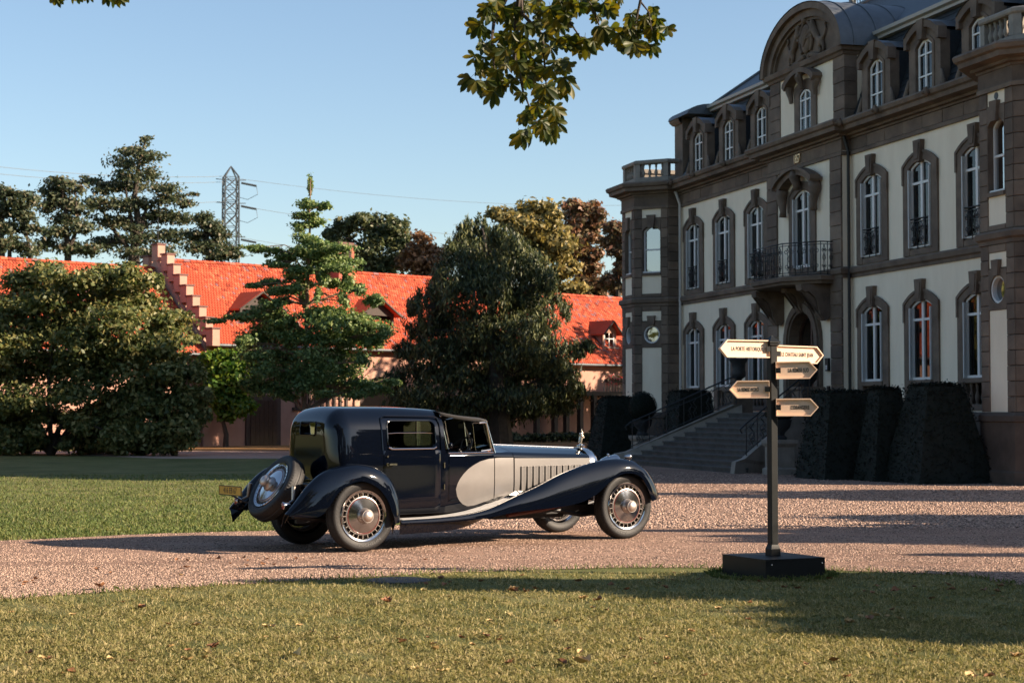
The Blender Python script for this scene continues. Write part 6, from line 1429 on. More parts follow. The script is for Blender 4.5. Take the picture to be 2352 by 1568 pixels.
# ---- wings
def wing(name, st, wc, wo, wi, apron, side, edge_r=.012):
    """st: list of (crest s,z, low s,z, [w crest, w outer, w inner]); returns the wing mesh object"""
    rows = []
    # resample with a smooth spline
    A = np.array([s[:4] for s in st], float); Wd = np.array([s[4] if len(s) > 4 else (wc, wo, wi) for s in st], float)
    n = len(A); T = np.arange(n); TT = np.linspace(0, n-1, (n-1)*4+1)
    def cr(Y):
        out = []
        for t in TT:
            i = min(int(t), n-2); f = t-i; p0, p1, p2, p3 = Y[max(i-1, 0)], Y[i], Y[i+1], Y[min(i+2, n-1)]
            out.append(.5*((2*p1)+(-p0+p2)*f+(2*p0-5*p1+4*p2-p3)*f*f+(-p0+3*p1-3*p2+p3)*f**3))
        return np.array(out)
    A, Wd = cr(A), cr(Wd)
    for (cs, cz, ls, lz), (w_c, w_o, w_i) in zip(A, Wd):
        row = []
        ap = apron(cs, cz)
        if ap is not None: row.append((cs, side*w_i, ap))
        for k in range(6):                     # inner flank up to the crest
            a = k/6; row.append((cs, side*(w_i+(w_c-w_i)*a), cz-.17*(1-a)**1.6))
        for k in range(9):                     # crest down to the outer lip
            f = PI/2*k/8; d = 1-math.cos(f)
            row.append((cs+(ls-cs)*d, side*(w_c+(w_o-w_c)*math.sin(f)**.85), cz+(lz-cz)*d))
        ls2, lz2 = ls+(cs-ls)*.05, lz+(cz-lz)*.05
        row.append((ls2, side*(w_o-.022), lz2))  # rolled lip
        rows.append(row)
    mb = MB(); mb.grid(rows); o = mb.build(name, PAINT, car, True, 60)
    md = o.modifiers.new('thick', 'SOLIDIFY'); md.thickness = .008; md.offset = -1; bpy.context.view_layer.update(); evaluated(o)
    o.data.polygons.foreach_set('use_smooth', [True]*len(o.data.polygons)); o.data.set_sharp_from_angle(angle=math.radians(60))
    return o
FR = [(.49, .385, .49, .335, (.955, .985, .935)), (.75, .39, .75, .335, (.955, .985, .935)), (1.0, .395, 1.0, .335, (.955, .985, .93)), (1.3, .41, 1.3, .345, (.95, .985, .90)), (1.6, .445, 1.6, .36, (.945, .988, .80)), (1.9, .51, 1.9, .39, (.925, .99, .66)), (2.25, .63, 2.22, .435, (.90, .995, .56)), (2.66, .765, 2.6, .462, (.87, 1.0, .52)),
      (3.0, .90, 3.0, .488, (.855, 1.0, .49)), (3.36, 1.01, 3.33, .55, (.84, 1.0, .46)), (3.62, 1.07, 3.57, .655, (.83, 1.0, .43)), (3.85, 1.105, 3.76, .79, (.82, .995, .40)), (4.05, 1.11, 3.97, .895, (.82, .99, .40)), (4.27, 1.08, 4.17, .905, (.82, .985, .42)), (4.47, .975, 4.33, .84, (.82, .98, .45)), (4.60, .83, 4.43, .71, (.82, .975, .48)), (4.68, .68, 4.49, .59, (.82, .97, .5)), (4.70, .55, 4.53, .515, (.83, .96, .55))]
RR = [(-1.05, .505, -1.0, .475, (.80, .86, .70)), (-.90, .67, -.80, .465, (.80, .92, .66)), (-.76, .835, -.64, .475, (.80, .955, .64)), (-.55, 1.0, -.52, .60, (.80, .97, .62)), (-.3, 1.078, -.36, .79, (.80, .975, .62)), (-.05, 1.10, -.09, .89, (.80, .975, .62)), (.2, 1.055, .14, .81, (.80, .975, .64)), (.38, .94, .27, .68, (.80, .975, .66)), (.48, .78, .345, .53, (.80, .975, .67)), (.53, .60, .39, .42, (.80, .975, .67)), (.54, .36, .405, .345, (.80, .975, .67))]
for side in (-1, 1):
    fw = wing('front_wing', FR, .82, .99, .45, lambda s, z: (.47 if s > 2.2 and s < 3.5 else None) if False else z-.16, side)
    rw_ = wing('rear_wing', RR, .80, .975, .63, lambda s, z: z-.15, side)
    # running board with raised ribs
    mb = MB(); X = np.linspace(.50, 2.36, 16); zb = lambda x: float(np.interp(x, [.49, 1.0, 1.3, 1.6, 1.9, 2.2, 2.36], [.385, .393, .408, .44, .50, .585, .635]))
    wo_ = lambda x: float(np.interp(x, [.5, 1.3, 2.36], [.945, .925, .86])); wi_ = lambda x: body_hw(x, .5)-.02
    mb.grid([[(x, side*w(x), zb(x)+dz) for x in X] for w, dz in ((wi_, -.03), (wi_, 0), (wo_, 0), (wo_, -.03))]); rb = mb.build('running_board', PAINT, car, True, 30)
    for i in range(11):
        mb = MB(); rows = []
        for x in np.linspace(.54, 2.30, 14):
            a = (i+.5)/11; w = wi_(x)+.03+(wo_(x)-.02-wi_(x)-.03)*a; h = zb(x)+.001
            rows.append([(x, side*(w-.0062), h), (x, side*(w-.0045), h+.008), (x, side*(w+.0045), h+.008), (x, side*(w+.0062), h)])
        mb.grid(rows, False); mb.build('rib', TREAD, rb, False)
    mb = MB(); mb.prism([(2.315, zb(2.315)), (2.43, .685), (2.43, .705), (2.31, zb(2.31)+.028)], side*.70 if side > 0 else -.86, side*.86 if side > 0 else -.70, 'y'); mb.build('kick_plate', CHROME, rb)
    mb = MB(); mb.prism([(2.0, .555), (2.2, .60), (2.38, .665), (2.46, .655), (2.46, .62), (2.25, .55)], side*.57 if side > 0 else -.66, side*.66 if side > 0 else -.57, 'y'); mb.build('step', CHASS, rb)
    mb = MB(); mb.tube([(x, side*.972, float(np.interp(x, [.5, 1.0, 1.3, 1.6], [.352, .355, .365, .385]))) for x in np.linspace(.5, 1.6, 8)], .016, 8); mb.build('edge_moulding', PAINT, rb, True)

# ---- wheels
WR = .455
def make_wheel(parent, M, letters):
    """axis = local y; outer face towards -y.  Returns the wheel (drum) with its sub-parts"""
    mb = MB(); mb.lathe([(.03, .07), (.20, .07), (.215, .05), (.215, .0), (.05, -.005), (.03, -.01)], 32, axis='y', capA=False); wh = mb.build('wheel', CHASS, parent, True, 40); wh.matrix_local = M
    mb = MB(); n = 144; rows = []
    prof = [(.312, .075), (.335, .092), (.375, .105), (.415, .104), (.437, .092, 1), (.447, .078, 2), (.4535, .055, 2), (WR, .018, 0), (WR-.006, .012, 0), (WR-.006, -.012, 0), (WR, -.018, 0), (.4535, -.055, 2), (.447, -.078, 2), (.437, -.092, 1), (.415, -.104), (.402, -.1055), (.40, -.1035), (.375, -.105), (.335, -.092), (.312, -.075)]
    for p in prof:
        row = []; k = p[2] if len(p) > 2 else 0
        for i in range(n):
            a = 2*PI*i/n; r = p[0] - (.0095 if k == 2 and i % 2 else (.006 if k == 1 and i % 2 else 0)); row.append((r*math.cos(a), p[1], r*math.sin(a)))
        rows.append(row)
    mb.grid(rows, True); ty = mb.build('tyre', TYRE, wh, True, 32)
    if letters:
        s0 = 'MICHELIN'
        cu = bpy.data.curves.new('lettering', 'FONT'); cu.body = s0; cu.size = .055; cu.extrude = .0008; cu.align_x = 'CENTER'
        ob = bpy.data.objects.new('lettering_source', cu); COL.objects.link(ob); bpy.context.view_layer.update()
        me = bpy.data.meshes.new_from_object(ob.evaluated_get(bpy.context.evaluated_depsgraph_get())); bpy.data.objects.remove(ob)
        V = np.array([v.co[:] for v in me.vertices]); out = []
        for x, y, z in V:      # bend along the sidewall, reading round the lower part
            a = -PI/2 + x*1.35/.375 + .25; r = .395-.0 - (y) if False else .352+ (.036-y)*.85
            a = -PI/2 + x*1.35/.375 + .25
            out.append((r*math.cos(a), -.1062+abs(r-.375)*.10-z, r*math.sin(a)))
        for v, p in zip(me.vertices, out): v.co = p
        me.materials.clear(); me.materials.append(TYRE_L); link('lettering', me, ty)
    mb = MB(); mb.lathe([(.320, -.078), (.326, -.096), (.322, -.101), (.315, -.098), (.308, -.094), (.288, -.092), (.284, -.086), (.284, .05), (.312, .075)], 64, axis='y'); rim = mb.build('rim', ALU, wh, True, 35)
    mb = MB()
    for i in range(32):
        a = 2*PI*i/32; mb.sphere((.298*math.cos(a), -.0935, .298*math.sin(a)), (.0058, .005, .0058), 6, 4)
    o = mb.build('rivet', IRON, rim, True, kind='stuff')
    mb = MB(); mb.lathe([(.284, .02), (.262, .03), (.245, -.02), (.246, -.082), (.240, -.090), (.232, -.092)], 64, axis='y'); rg = mb.build('disc_rim', ALU2, wh, True, 35)
    for i in range(24):
        a = 2*PI*i/24; u = Vector((math.cos(a), 0, math.sin(a))); t = Vector((-math.sin(a), 0, math.cos(a)))
        if i == 0:
            mb = MB(); mb.obox((.264, -.045, 0), (.022, 0, 0), (0, .038, 0), (0, 0, .0035)); fin_me = mb.mesh('fin', ALU2)
        link('fin', fin_me, wh, None, (0, -a, 0))
    mb = MB(); mb.lathe([(.230, -.093), (.227, -.0970), (.224, -.0960), (.221, -.0970), (.218, -.093)], 64, axis='y'); mb.build('red_band', RED, wh, True)
    mb = MB(); mb.lathe([(.220, -.092), (.15, -.103), (.095, -.110)], 64, axis='y'); mb.build('disc', ALU, wh, True)
    mb = MB(); mb.lathe([(.098, -.105), (.100, -.125), (.092, -.135), (.078, -.150), (.074, -.175), (.082, -.183), (.084, -.205), (.080, -.214), (.072, -.214)], 32, axis='y'); mb.build('hub', ALU2, wh, True, 35)
    mb = MB(); mb.lathe([(.073, -.213), (.068, -.222), (.05, -.236), (.025, -.243), (.001, -.245)], 32, axis='y'); mb.build('hub_cap', mat('hub_cap_nickel', (.55, .47, .42), .42, metal=.9), wh, True)
    return wh
def T(x, y, z, flip=False, yaw=0., spin=0.):
    M = Matrix.Translation((x, y, z)) @ Matrix.Rotation(yaw, 4, 'Z')
    if flip: M = M @ Matrix.Rotation(PI, 4, 'Z')
    return M @ Matrix.Rotation(spin, 4, 'Y')
w0 = make_wheel(car, T(0, -.79, WR), True)
def copy_wheel(M):
    r = w0.copy(); COL.objects.link(r); r.parent = car; r.matrix_local = M
    for ch in list(w0.children):
        c = ch.copy(); COL.objects.link(c); c.parent = r
        for g in list(ch.children):
            if g.name.startswith('lettering'): continue
            d = g.copy(); COL.objects.link(d); d.parent = c
    return r
# sub-parts may be only one level below the wheel, so tyre lettering and rivets hang on the wheel itself
for o in list(w0.children):
    for g in list(o.children): g.parent = w0
copy_wheel(T(0, .79, WR, True, spin=.4)); copy_wheel(T(4.14, -.79, WR, False, .02, .7)); copy_wheel(T(4.14, .79, WR, True, .02, 1.1))
tl = math.radians(33)
spare = copy_wheel(Matrix.Translation((-.77, 0, .78)) @ Matrix.Rotation(-PI/2, 4, 'Z') @ Matrix.Rotation(-tl, 4, 'X') @ Matrix.Rotation(.3, 4, 'Y'))
spare.name = 'spare_wheel'; spare['label'] = 'tilted spare wheel on the tail'

# ---- tail: tank box, spare carrier, plate, lamps
mb = MB(); mb.prism(rounded_rect(-.62, -.2, .50, .86, .08), -.56, .56, 'y'); mb.build('rear_tank', PAINT, car, True, 40)
mb = MB(); mb.tube([(-.5, 0, .6), (-.80, 0, .76)], .05, 10); mb.build('spare_carrier', CHASS, car, True)
mb = MB(); mb.obox((-1.16, .53, .745), (.006, 0, 0), (0, .33, 0), (0, 0, .058)); pl = mb.build('number_plate', YEL, car)
mb = MB(); mb.ring([(-.335+.53-0, .745-.062), (.335+.53, .745-.062), (.335+.53, .745+.062), (-.335+.53, .745+.062)], [(-.325+.53, .745-.052), (.325+.53, .745-.052), (.325+.53, .745+.052), (-.325+.53, .745+.052)], -1.170, -1.163, 'x', closed=True); mb.build('plate_frame', BLACKP, pl)
text_mesh('plate_number', '416 EB 67', .105, BLACKP, pl, (-1.1675, .53, .745), (PI/2, 0, -PI/2), sx=.92)
mb = MB(); mb.tube([(-1.15, .53, .69), (-1.0, .45, .60), (-.7, .3, .55)], .012, 6); mb.build('plate_bracket', CHASS, pl, True)
for side in (-1, 1):
    c = (-.97, side*.68, .60)
    mb = MB(); mb.lathe([(.001, .06), (.03, .05), (.045, .0), (.046, -.045), (.040, -.05)], 16, c, 'x'); tlp = mb.build('tail_lamp', CHROME, car, True)
    mb = MB(); mb.lathe([(.040, -.05), (.03, -.056), (.001, -.058)], 14, c, 'x'); mb.build('lens', REDLENS, tlp, True)
    mb = MB(); mb.tube([(-.93, side*.66, .63), (-.86, side*.64, .66), (-.84, side*.62, .83)], [.012, .022, .030], 10); mb.build('lamp_bracket', ALU2, tlp, True)
# ---- chassis
mb = MB()
for side in (-1, 1): mb.box(-.7, 4.0, side*.40-.03, side*.40+.03, .36, .47)
for x in (.2, 1.2, 2.2, 3.2): mb.box(x-.03, x+.03, -.4, .4, .37, .45)
mb.build('chassis', CHASS, car)
mb = MB(); mb.box(.55, 2.6, -.56, -.5, .36, .40); mb.box(.55, 2.6, .5, .56, .36, .40); mb.build('side_valance', CHASS, car)
for side in (-1, 1):
    mb = MB(); mb.tube([(2.35, side*.6, .375), (2.9, side*.58, .425), (3.45, side*.5, .50)], .03, 8); mb.build('exhaust_shield', MAROON, car, True)
    mb = MB(); mb.tube([(3.2, side*.42, .42), (3.7, side*.42, .33), (4.14, side*.42, .36), (4.55, side*.42, .45)], .032, 8); mb.build('leaf_spring', CHASS, car, True)
    mb = MB(); mb.tube([(-.75, side*.42, .45), (0, side*.42, .36), (.7, side*.42, .42)], .035, 8); mb.build('leaf_spring', CHASS, car, True)
mb = MB(); mb.tube([(4.14, -.76, WR-.02), (4.12, -.4, .33), (4.12, .4, .33), (4.14, .76, WR-.02)], .042, 10); mb.build('front_axle', CHASS, car, True)
mb = MB(); mb.tube([(0, -.76, WR), (0, .76, WR)], .055, 10); mb.sphere((0, 0, WR), .16, 14, 10); mb.build('rear_axle', CHASS, car, True)
mb = MB(); mb.prism(rounded_rect(2.3, 3.5, .30, .48, .06), -.3, .3, 'y'); mb.build('engine_sump', CHASS, car, True)
# ================================================================ FINGERPOST
SIGN_BE = mat('sign_enamel', (.82, .59, .43), .5, var=.04, scale=3)
POSTM = mat('post_paint', (.008, .010, .011), .45, var=.25, scale=14, spec=.22)
SX, SY, ST = 2.796, 19.20, math.radians(26)
sp = empty('fingerpost', (SX, SY, 0), ST, 'dark square fingerpost with five beige arrow boards on a box base at the lawn edge', 'signpost')
mb = MB(); a, b, h = .375, .415, .215
mb.cbox(-a, a, -b, b, -.03, h-.012, .004); bx = mb.build('base_box', POSTM, sp)
mb = MB(); mb.box(-a-.004, a+.004, -b-.004, b+.004, h-.010, h); mb.build('top_plate', POSTM, bx)
for x, y in ((-a*.8, -b), (a*.9, -b)):
    mb = MB(); mb.lathe([(.001, -.008), (.009, -.006), (.010, 0)], 10, (x, y, h-.06), 'y'); mb.build('bolt', CHROME, bx)
mb = MB(); w = .043
mb.prism(rounded_rect(-w, w, -w, w, .008, 2), h, 2.475, 'z'); post = mb.build('post', POSTM, sp)
mb = MB(); mb.grid([[(x*s, y*s, z) for x, y in ((-1, -1), (1, -1), (1, 1), (-1, 1))] for s, z in ((.058, h), (.058, h+.075), (.052, h+.09), (w, h+.12))], True); mb.build('collar', POSTM, sp)
mb = MB(); mb.grid([[(x*s, y*s, z) for x, y in ((-1, -1), (1, -1), (1, 1), (-1, 1))] for s, z in ((w, 2.455), (.060, 2.47), (.060, 2.482), (.052, 2.484), (.052, 2.49), (.068, 2.492), (.068, 2.506), (.012, 2.562), (.004, 2.575))], True, capA=True, capB=True); mb.build('cap', POSTM, sp)
def arrow(L, hh, tip):
    return [(0, -hh), (L-tip, -hh), (L, 0), (L-tip, hh), (0, hh)]
def board(ang, z, L, text, tw, tc, flip, lit, off=0., droop=0., name='sign_board', hh=.094):
    """ang: world heading of the board's long axis; flip: arrow points the other way"""
    r = link(name, bpy.data.meshes.new('tmp'), sp)
    o_, i_ = arrow(L, hh, .085), arrow(L-.018, hh-.012, .079)
    i_ = [(x+.006, y) for x, y in i_]; sg = -1 if flip else 1
    mb = MB(); mb.prism([(sg*x, y) for x, y in i_], .006, .012, 'y'); r.data = mb.mesh(name, SIGN_BE)
    r.location = (0, 0, z); r.rotation_euler = (0, droop, ang-ST)
    mb = MB(); mb.ring([(sg*x, y) for x, y in o_], [(sg*x, y) for x, y in i_], -.016, .032, 'y', closed=True); mb.build('rim', SIGN_BE, r)
    for k in (0, 1):
        mb = MB(); mb.box(min(sg*.0, sg*.05), max(sg*.0, sg*.05), -.020 if k == 0 else .03, -.014 if k == 0 else .036, -.028, .028); mb.build('bracket', POSTM, r)
    if text:
        cu = bpy.data.curves.new('lettering', 'FONT'); cu.body = text; cu.size = .06; cu.extrude = .0006; cu.align_x = 'CENTER'; cu.space_character = 1.08; cu.offset = .0011
        ob = bpy.data.objects.new('lettering', cu); COL.objects.link(ob); bpy.context.view_layer.update()
        me = bpy.data.meshes.new_from_object(ob.evaluated_get(bpy.context.evaluated_depsgraph_get())); bpy.data.objects.remove(ob)
        V = np.array([v.co[:] for v in me.vertices]); caps = .043; hgt = caps
        V[:, 0] *= tw/(V[:, 0].max()-V[:, 0].min()); V[:, 1] = V[:, 1]*hgt/.0437*1.0-hgt/2
        for v, p in zip(me.vertices, V): v.co = p
        me.materials.clear(); me.materials.append(BLACKP)
        link('lettering', me, r, (sg*tc, .0045, 0), (PI/2, 0, 0))
    return r
A1, A2 = math.radians(24), math.radians(-1)
b1 = board(A1, 2.425, .62, 'LA PORTE HISTORIQUE', .395, .275, True, True, droop=0.0)
b2 = board(A1, 2.375, .60, 'LE CHATEAU SAINT JEAN', .40, .275, False, True, droop=.015)
b3 = board(A2, 2.195, .445, 'LA R\u00c8MISE SUD', .215, .245, False, False, droop=-.02)
b4 = board(A2, 1.995, .43, 'LA REMISE NORD', .225, .225, True, False, droop=-.01)
b5 = board(A2, 1.80, .455, "L'ORANGERIE", .195, .26, False, False, droop=-.005)
b6 = board(math.radians(6), 1.80, .50, None, 0, 0, False, True)
for bb, dy, sx in ((b1, -.02, -.04), (b2, -.02, .04), (b3, -.05, .035), (b4, -.05, -.035), (b5, -.05, .035), (b6, .05, .02)):
    a = bb.rotation_euler[2]; bb.location.x += math.cos(a)*sx-math.sin(a)*dy; bb.location.y += math.sin(a)*sx+math.cos(a)*dy
b1['label'] = 'sunlit board reading LA PORTE HISTORIQUE'; b2['label'] = 'sunlit board reading LE CHATEAU SAINT JEAN'; b3['label'] = 'tan board reading LA REMISE SUD'
b4['label'] = 'tan board reading LA REMISE NORD'; b5['label'] = 'lowest tan board reading L ORANGERIE'; b6['label'] = 'board behind the lowest one, edge in the sun'
# ================================================================ shade trees and hanging branch
shade_tree('horse chestnut on the lawn outside the frame, beyond the fingerpost', 17.5, 15.0, 9, [
    over(5.2, 15.2, 5.0, 1.6, 1.1, .9), over(4.6, 15.6, 5.6, 1.4, .6, .7), over(3.4, 15.9, 6.4, 1.0, .28, .35), over(6.5, 14.4, 4.6, 1.6, 1.2, 1.0), over(5.0, 14.2, 6.2, 1.3, .7, .7), over(3.9, 17.3, 4.8, 2.0, .75, .8),
    over(2.6, 17.7, 5.4, 1.8, .26, .35), over(5.8, 17.4, 5.0, 1.8, .9, 1.0), over(6.6, 18.6, 4.4, 1.6, .9, .9), over(.9, 18.15, 6.2, 1.8, .45, .5), over(2.2, 18.5, 6.0, 1.4, .35, .45), over(-.9, 18.35, 6.6, 1.4, .26, .35), over(3.2, 18.9, 5.0, 1.2, .3, .4), over(2.6, 17.0, 6.0, 1.2, .12, .16), over(5.2, 16.3, 5.4, 1.5, .6, .6), over(-.4, 18.5, 6.8, 1.4, .28, .4), over(4.6, 18.9, 4.0, 1.3, .45, .5), over(8.5, 16, 5, 2.5, 2.0, 1.6)], 64000, 51, leaf=.2)
shade_tree('horse chestnut outside the frame, level with the car', 21, 24.0, 11, [over(6.2, 25.2, 6.0, 2.0, 1.0, .9), over(4.6, 25.0, 7.0, 1.6, .45, .5), over(7.6, 26.0, 5.6, 2.2, 1.1, 1.1), over(8.2, 24.0, 7.0, 2.0, 1.0, 1.0), over(3.6, 26.4, 8.0, 1.4, .25, .3), over(3.9, 24.3, 6.5, 1.3, .2, .25), over(7.0, 27.6, 6.5, 1.6, .4, .4), over(5.6, 24.8, 5.0, 1.4, .22, .3), over(6.2, 21.9, 5.5, 1.4, .16, .2), over(9, 29, 7, 2.4, 1.4, 1.4)], 40000, 52, leaf=.2)
shade_tree('horse chestnut outside the frame, near the mansion corner', 26, 34.0, 12, [over(7.5, 36.8, 8.0, 2.6, .8, 1.0), over(5.2, 37.5, 9.0, 2.0, .5, .7), over(9.5, 35.8, 7.0, 2.4, .7, 1.0), over(3.0, 38.2, 9.5, 1.6, .3, .5), over(11, 38, 8, 3, 1.6, 1.6)], 30000, 53, leaf=.22)
for i, (x, y, w, h, lab) in enumerate(((14, 84, 5, 17, 'tall tree hidden behind the far end of the mansion'), (13, 76.5, 4, 16, 'slim tall tree hidden close behind the mansion corner'), (15.5, 97, 6, 14.5, 'tree hidden behind the mansion, shading the pink wall'), (12.5, 102, 5, 13.5, 'broad tree hidden behind the mansion, close to the pink wall'), (21, 108, 8, 13, 'far tree hidden behind the mansion roof'), (24, 89, 8, 17, 'tall tree hidden behind the middle of the mansion'))):
    r = np.random.default_rng(90+i); bl = [(x+r.normal(0, w*.27), y+r.normal(0, w*.3), h*(.22+.68*r.random()), w*.3, w*.3, h*.15) for _ in range(20)]
    shade_tree(lab, x, y, h, bl, 9000, 90+i, leaf=.30)
for i, (x, y, w, h) in enumerate(((-29, 34, 7, 12), (-33, 47, 7, 13), (-36, 60, 7, 12)) ):
    r = np.random.default_rng(95+i); bl = [(x+r.normal(0, w*.27), y+r.normal(0, w*.3), h*(.12+.75*r.random()), w*.32, w*.32, h*.16) for _ in range(22)]
    t = shade_tree('park tree outside the frame beyond the far lawn', x, y, h, bl, 7000, 95+i, leaf=.38); t['group'] = 'park trees beside the far lawn'
for i, (x, y, w, h) in enumerate(((-8, -20, 7, 14), (4, -18, 8, 14), (17, -22, 8, 15), (30, -16, 7, 13))):
    r = np.random.default_rng(60+i); bl = [(x+r.normal(0, w*.3), y+r.normal(0, w*.3), h*(.25+.65*r.random()), w*.34, w*.34, h*.16) for _ in range(22)]
    t = shade_tree('park tree standing behind the camera', x, y, h, bl, 7000, 60+i, leaf=.38); t['group'] = 'park trees behind the camera'

# ---- the big chestnut whose crown hangs over the camera: keeps the open sky off the foreground, low sun passes under it
r = np.random.default_rng(88); bl = [(r.uniform(-9, 6.5), r.uniform(-7, 10.5), r.uniform(7.6, 12.5), 2.2, 2.2, 1.1) for _ in range(46)]
shade_tree('great horse chestnut spreading overhead above the camera', -3.0, -3.5, 12, bl, 26000, 88, leaf=.30, trunk_r=.6)
# ---- the wood that closes the park behind the camera and to the sides (one mass, seen only in reflections)
WOODM = mat('wood_mass', (.012, .018, .009), .95, var=.5, scale=.3)
wr = np.random.default_rng(77); mb = MB()
for az in np.arange(-98, 14, 3.4):
    for row in range(2):
        d = 62+row*9+wr.uniform(-5, 5); a = math.radians(az+wr.uniform(-1.5, 1.5)); h = wr.uniform(5.0, 7.2)
        c = (d*math.cos(a), 12+d*math.sin(a), h*.9); s = len(mb.v); mb.sphere(c, (wr.uniform(4, 6), wr.uniform(4, 6), h), 10, 7)
        for i in range(s, len(mb.v)): mb.v[i] = tuple(np.array(mb.v[i])+wr.normal(0, .45, 3))
mb.build('woodland', WOODM, None, False, kind='stuff')
# ---- hanging branch of a chestnut, leaf by leaf
def leaflet(L, w, r, fold, droop, n=6):
    rows = []
    for i in range(n+1):
        t = i/n; wv = w*(math.sin(PI*min(1, t**1.5*.92+.04))**.9)*(1 if i < n else .12); z = -droop*t*t*L; row = []
        for j in (-1, -.55, 0, .55, 1):
            row.append((t*L, j*wv+r.uniform(-.004, .004)*(abs(j) > .9), z+fold*abs(j)*wv+r.uniform(-.003, .003)))
        rows.append(row)
    return rows
def palmate(seed, k=6):
    r = random.Random(seed); mb = MB()
    for q in range(k):
        f = (q-(k-1)/2)/((k-1)/2); ang = f*math.radians(88)+r.uniform(-.1, .1); L = (1-.36*abs(f)**1.5)*r.uniform(.9, 1.08); tilt = r.uniform(.1, .6)
        M = Matrix.Rotation(ang, 4, 'Z') @ Matrix.Rotation(tilt*.7, 4, 'Y'); s = len(mb.v)
        mb.grid(leaflet(L, .165*r.uniform(.85, 1.15), r, r.uniform(.05, .55), r.uniform(.05, .35))); mb.xf(M, s)
    mb.tube([(0, 0, 0), (-.3, 0, .03)], .012, 4)
    return mb.mesh('leaf', L_CHE, True)
pal = [palmate(70+i, 5 if i % 3 == 0 else (6 if i % 3 == 1 else 7)) for i in range(9)]
rb_ = random.Random(9)
def q_(x, y): return (1028.6+x*.2355, y*.2355)
BRY = 14.0
def hang(label, twigs, hubs, Y, cx, spread=.35, up=True):
    g = at(*q_(*twigs[0][0][0]), Y); root = empty('chestnut_branch', tuple(g), 0, label, 'tree branch')
    mb = MB()
    for line, r0, r1 in twigs:
        P = [at(*q_(*p), Y+rb_.uniform(-.08, .08))-g for p in line]; n = len(P)
        mb.tube(P, [r0+(r1-r0)*i/(n-1) for i in range(n)], 6)
    tops = [Vector(at(*q_(*line[0]), Y)-g) for line, _, _ in twigs if line[0][1] < -150]
    joint = Vector((sum(t.x for t in tops)/len(tops), 0, max(t.z for t in tops)+.9))
    for t in tops: mb.tube([t, (t+joint)/2+Vector((0, -.1, .12)), joint], [.02, .03, .045], 6)
    lim = [joint, joint+Vector((-.2, -3.5, .9)), Vector((-1.5-g[0], 2.5-g[1], 8.6-g[2])), Vector((-3.0-g[0], -3.4-g[1], 7.2-g[2]))]
    mb.tube(lim, [.05, .09, .14, .18], 8)
    tw = mb.build('twig', BARK, root, True)
    T_ = [np.array(at(*q_(*p), Y)-g) for line, _, _ in twigs for p in line]
    for (x, y, s) in hubs:
        for rep in range(3 if (s > 135 and rb_.random() < .5) else 2):
            yy = Y+rb_.uniform(-spread, spread); p = at(*q_(x+rep*rb_.uniform(-60, 60), y+rep*rb_.uniform(-50, 50)), yy)-g; L = s*.96*.2355/4100*Y*rb_.uniform(.9, 1.1)
            o = link('leaf', pal[rb_.randrange(9)], root, tuple(p)); side = (x-cx)/700
            o.scale = (L, L, L); o.rotation_mode = 'XYZ'
            # x axis of the leaf (its middle leaflet) hangs down and outwards; the blade is seen from below
            d = Vector((side*.5+rb_.uniform(-.6, .6), rb_.uniform(-.5, .5), -1)).normalized(); nrm = Vector((rb_.uniform(-.5, .5), -1 if rb_.random() < .8 else 1, rb_.uniform(-.2, .7)))
            nrm = (nrm-d*nrm.dot(d)).normalized(); b = nrm.cross(d); M = Matrix((d, b, nrm)).transposed(); o.rotation_euler = M.to_euler()
    return root
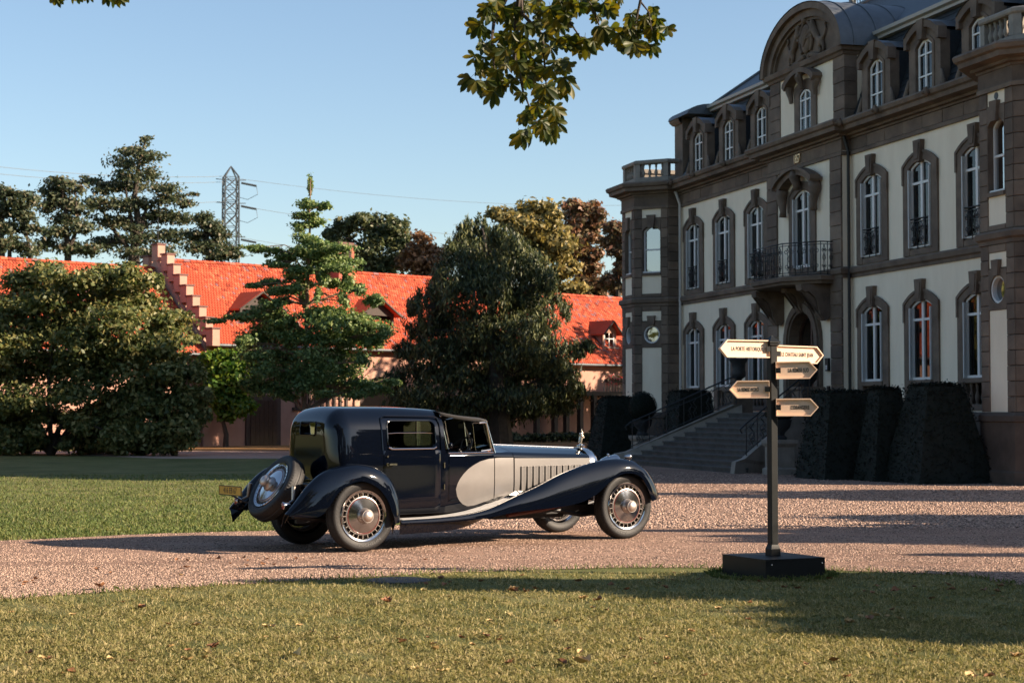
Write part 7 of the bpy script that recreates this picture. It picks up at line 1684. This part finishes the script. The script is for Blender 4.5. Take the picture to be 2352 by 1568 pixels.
hubsA = [(390, 30, 120), (365, 275, 170), (360, 110, 130), (300, 230, 110), (380, 420, 150), (350, 560, 150), (355, 650, 130), (275, 790, 170), (400, 815, 130), (450, 890, 190), (480, 690, 150), (500, 790, 150), (520, 500, 150), (560, 350, 140), (600, 200, 150), (480, 150, 130), (640, 80, 150), (760, 90, 130), (820, 40, 140), (900, 130, 140), (1000, 60, 170), (1000, 160, 180), (1120, 120, 140), (1180, 110, 130), (1280, 30, 150), (1400, 60, 150), (1440, 160, 90), (1520, 30, 170), (1140, 210, 150), (1020, 250, 150), (850, 230, 150), (760, 260, 140), (700, 350, 140), (780, 400, 150), (860, 420, 150), (760, 540, 140), (680, 600, 150), (700, 690, 130), (650, 760, 140), (720, 900, 120), (770, 770, 130), (840, 580, 150), (930, 470, 160), (1070, 380, 150), (1170, 380, 160), (1290, 400, 210), (1480, 260, 200), (1420, 400, 180), (1060, 590, 170), (1000, 660, 160), (940, 680, 150), (850, 690, 140), (1130, 650, 150), (1135, 755, 190), (1110, 860, 150), (950, 850, 190), (900, 960, 130), (960, 940, 110), (1000, 1030, 170), (1030, 1060, 150), (1000, 1130, 140), (830, 1080, 150), (770, 1120, 120), (870, 1030, 120), (920, 1190, 110), (765, 1265, 190), (880, 1230, 140), (995, 1225, 180), (1010, 1250, 190), (560, 60, 150), (700, 10, 150), (900, 10, 150), (1100, 10, 150), (1200, 0, 150), (1350, -20, 150), (480, 10, 140), (560, 480, 140), (620, 420, 140), (640, 520, 140), (560, 620, 140), (700, 470, 140)]
hang('horse chestnut branch with dense turning leaves hanging into the sky', [([(740, -900), (640, -300), (560, 0), (450, 200), (430, 400), (455, 700)], .03, .006), ([(700, -300), (690, 0), (660, 250), (650, 600), (700, 720), (735, 900), (800, 1050), (880, 1220)], .022, .004), ([(700, -200), (720, 130), (920, 340), (945, 640), (960, 850)], .02, .005), ([(1210, -400), (1200, 0), (1190, 220), (1300, 380)], .018, .005), ([(1210, -200), (1400, 60), (1480, 260)], .014, .005)], hubsA, BRY, 800)
hubsB = [(1790, 130, 130), (2000, 70, 130), (1870, 210, 130), (1960, 150, 120), (2040, 180, 140), (1990, 300, 150), (1870, 430, 170), (1770, 390, 190), (1700, 420, 180), (1980, 440, 150), (1840, 300, 130), (1760, 250, 130), (2070, 320, 120), (1680, 0, 60)]
hang('small chestnut twig of drooping leaves nearest the arched gable', [([(1900, -900), (1885, -300), (1880, 0), (1830, 230), (1810, 300), (1870, 420)], .016, .004), ([(1880, 20), (1960, 120), (1990, 300)], .008, .003)], hubsB, 13.6, 1880, .2)
hubsC = [(-3780, -100, 160), (-3560, -110, 150), (-3500, -150, 150), (-3300, -120, 175), (-3200, -90, 140)]
hubsC = [((u-1028.6)/.2355, v/.2355, s) for u, v, s in ((141, -13, 130), (178, -10, 110), (193, -14, 110), (258, -14, 140), (285, -12, 120))]
hang('few dark chestnut leaf tips hanging at the top left frame edge', [([((230-1028.6)/.2355, -700), ((215-1028.6)/.2355, -200), ((180-1028.6)/.2355, -70)], .015, .005), ([((215-1028.6)/.2355, -200), ((270-1028.6)/.2355, -80)], .01, .004)], hubsC, 13.0, (210-1028.6)/.2355, .1)
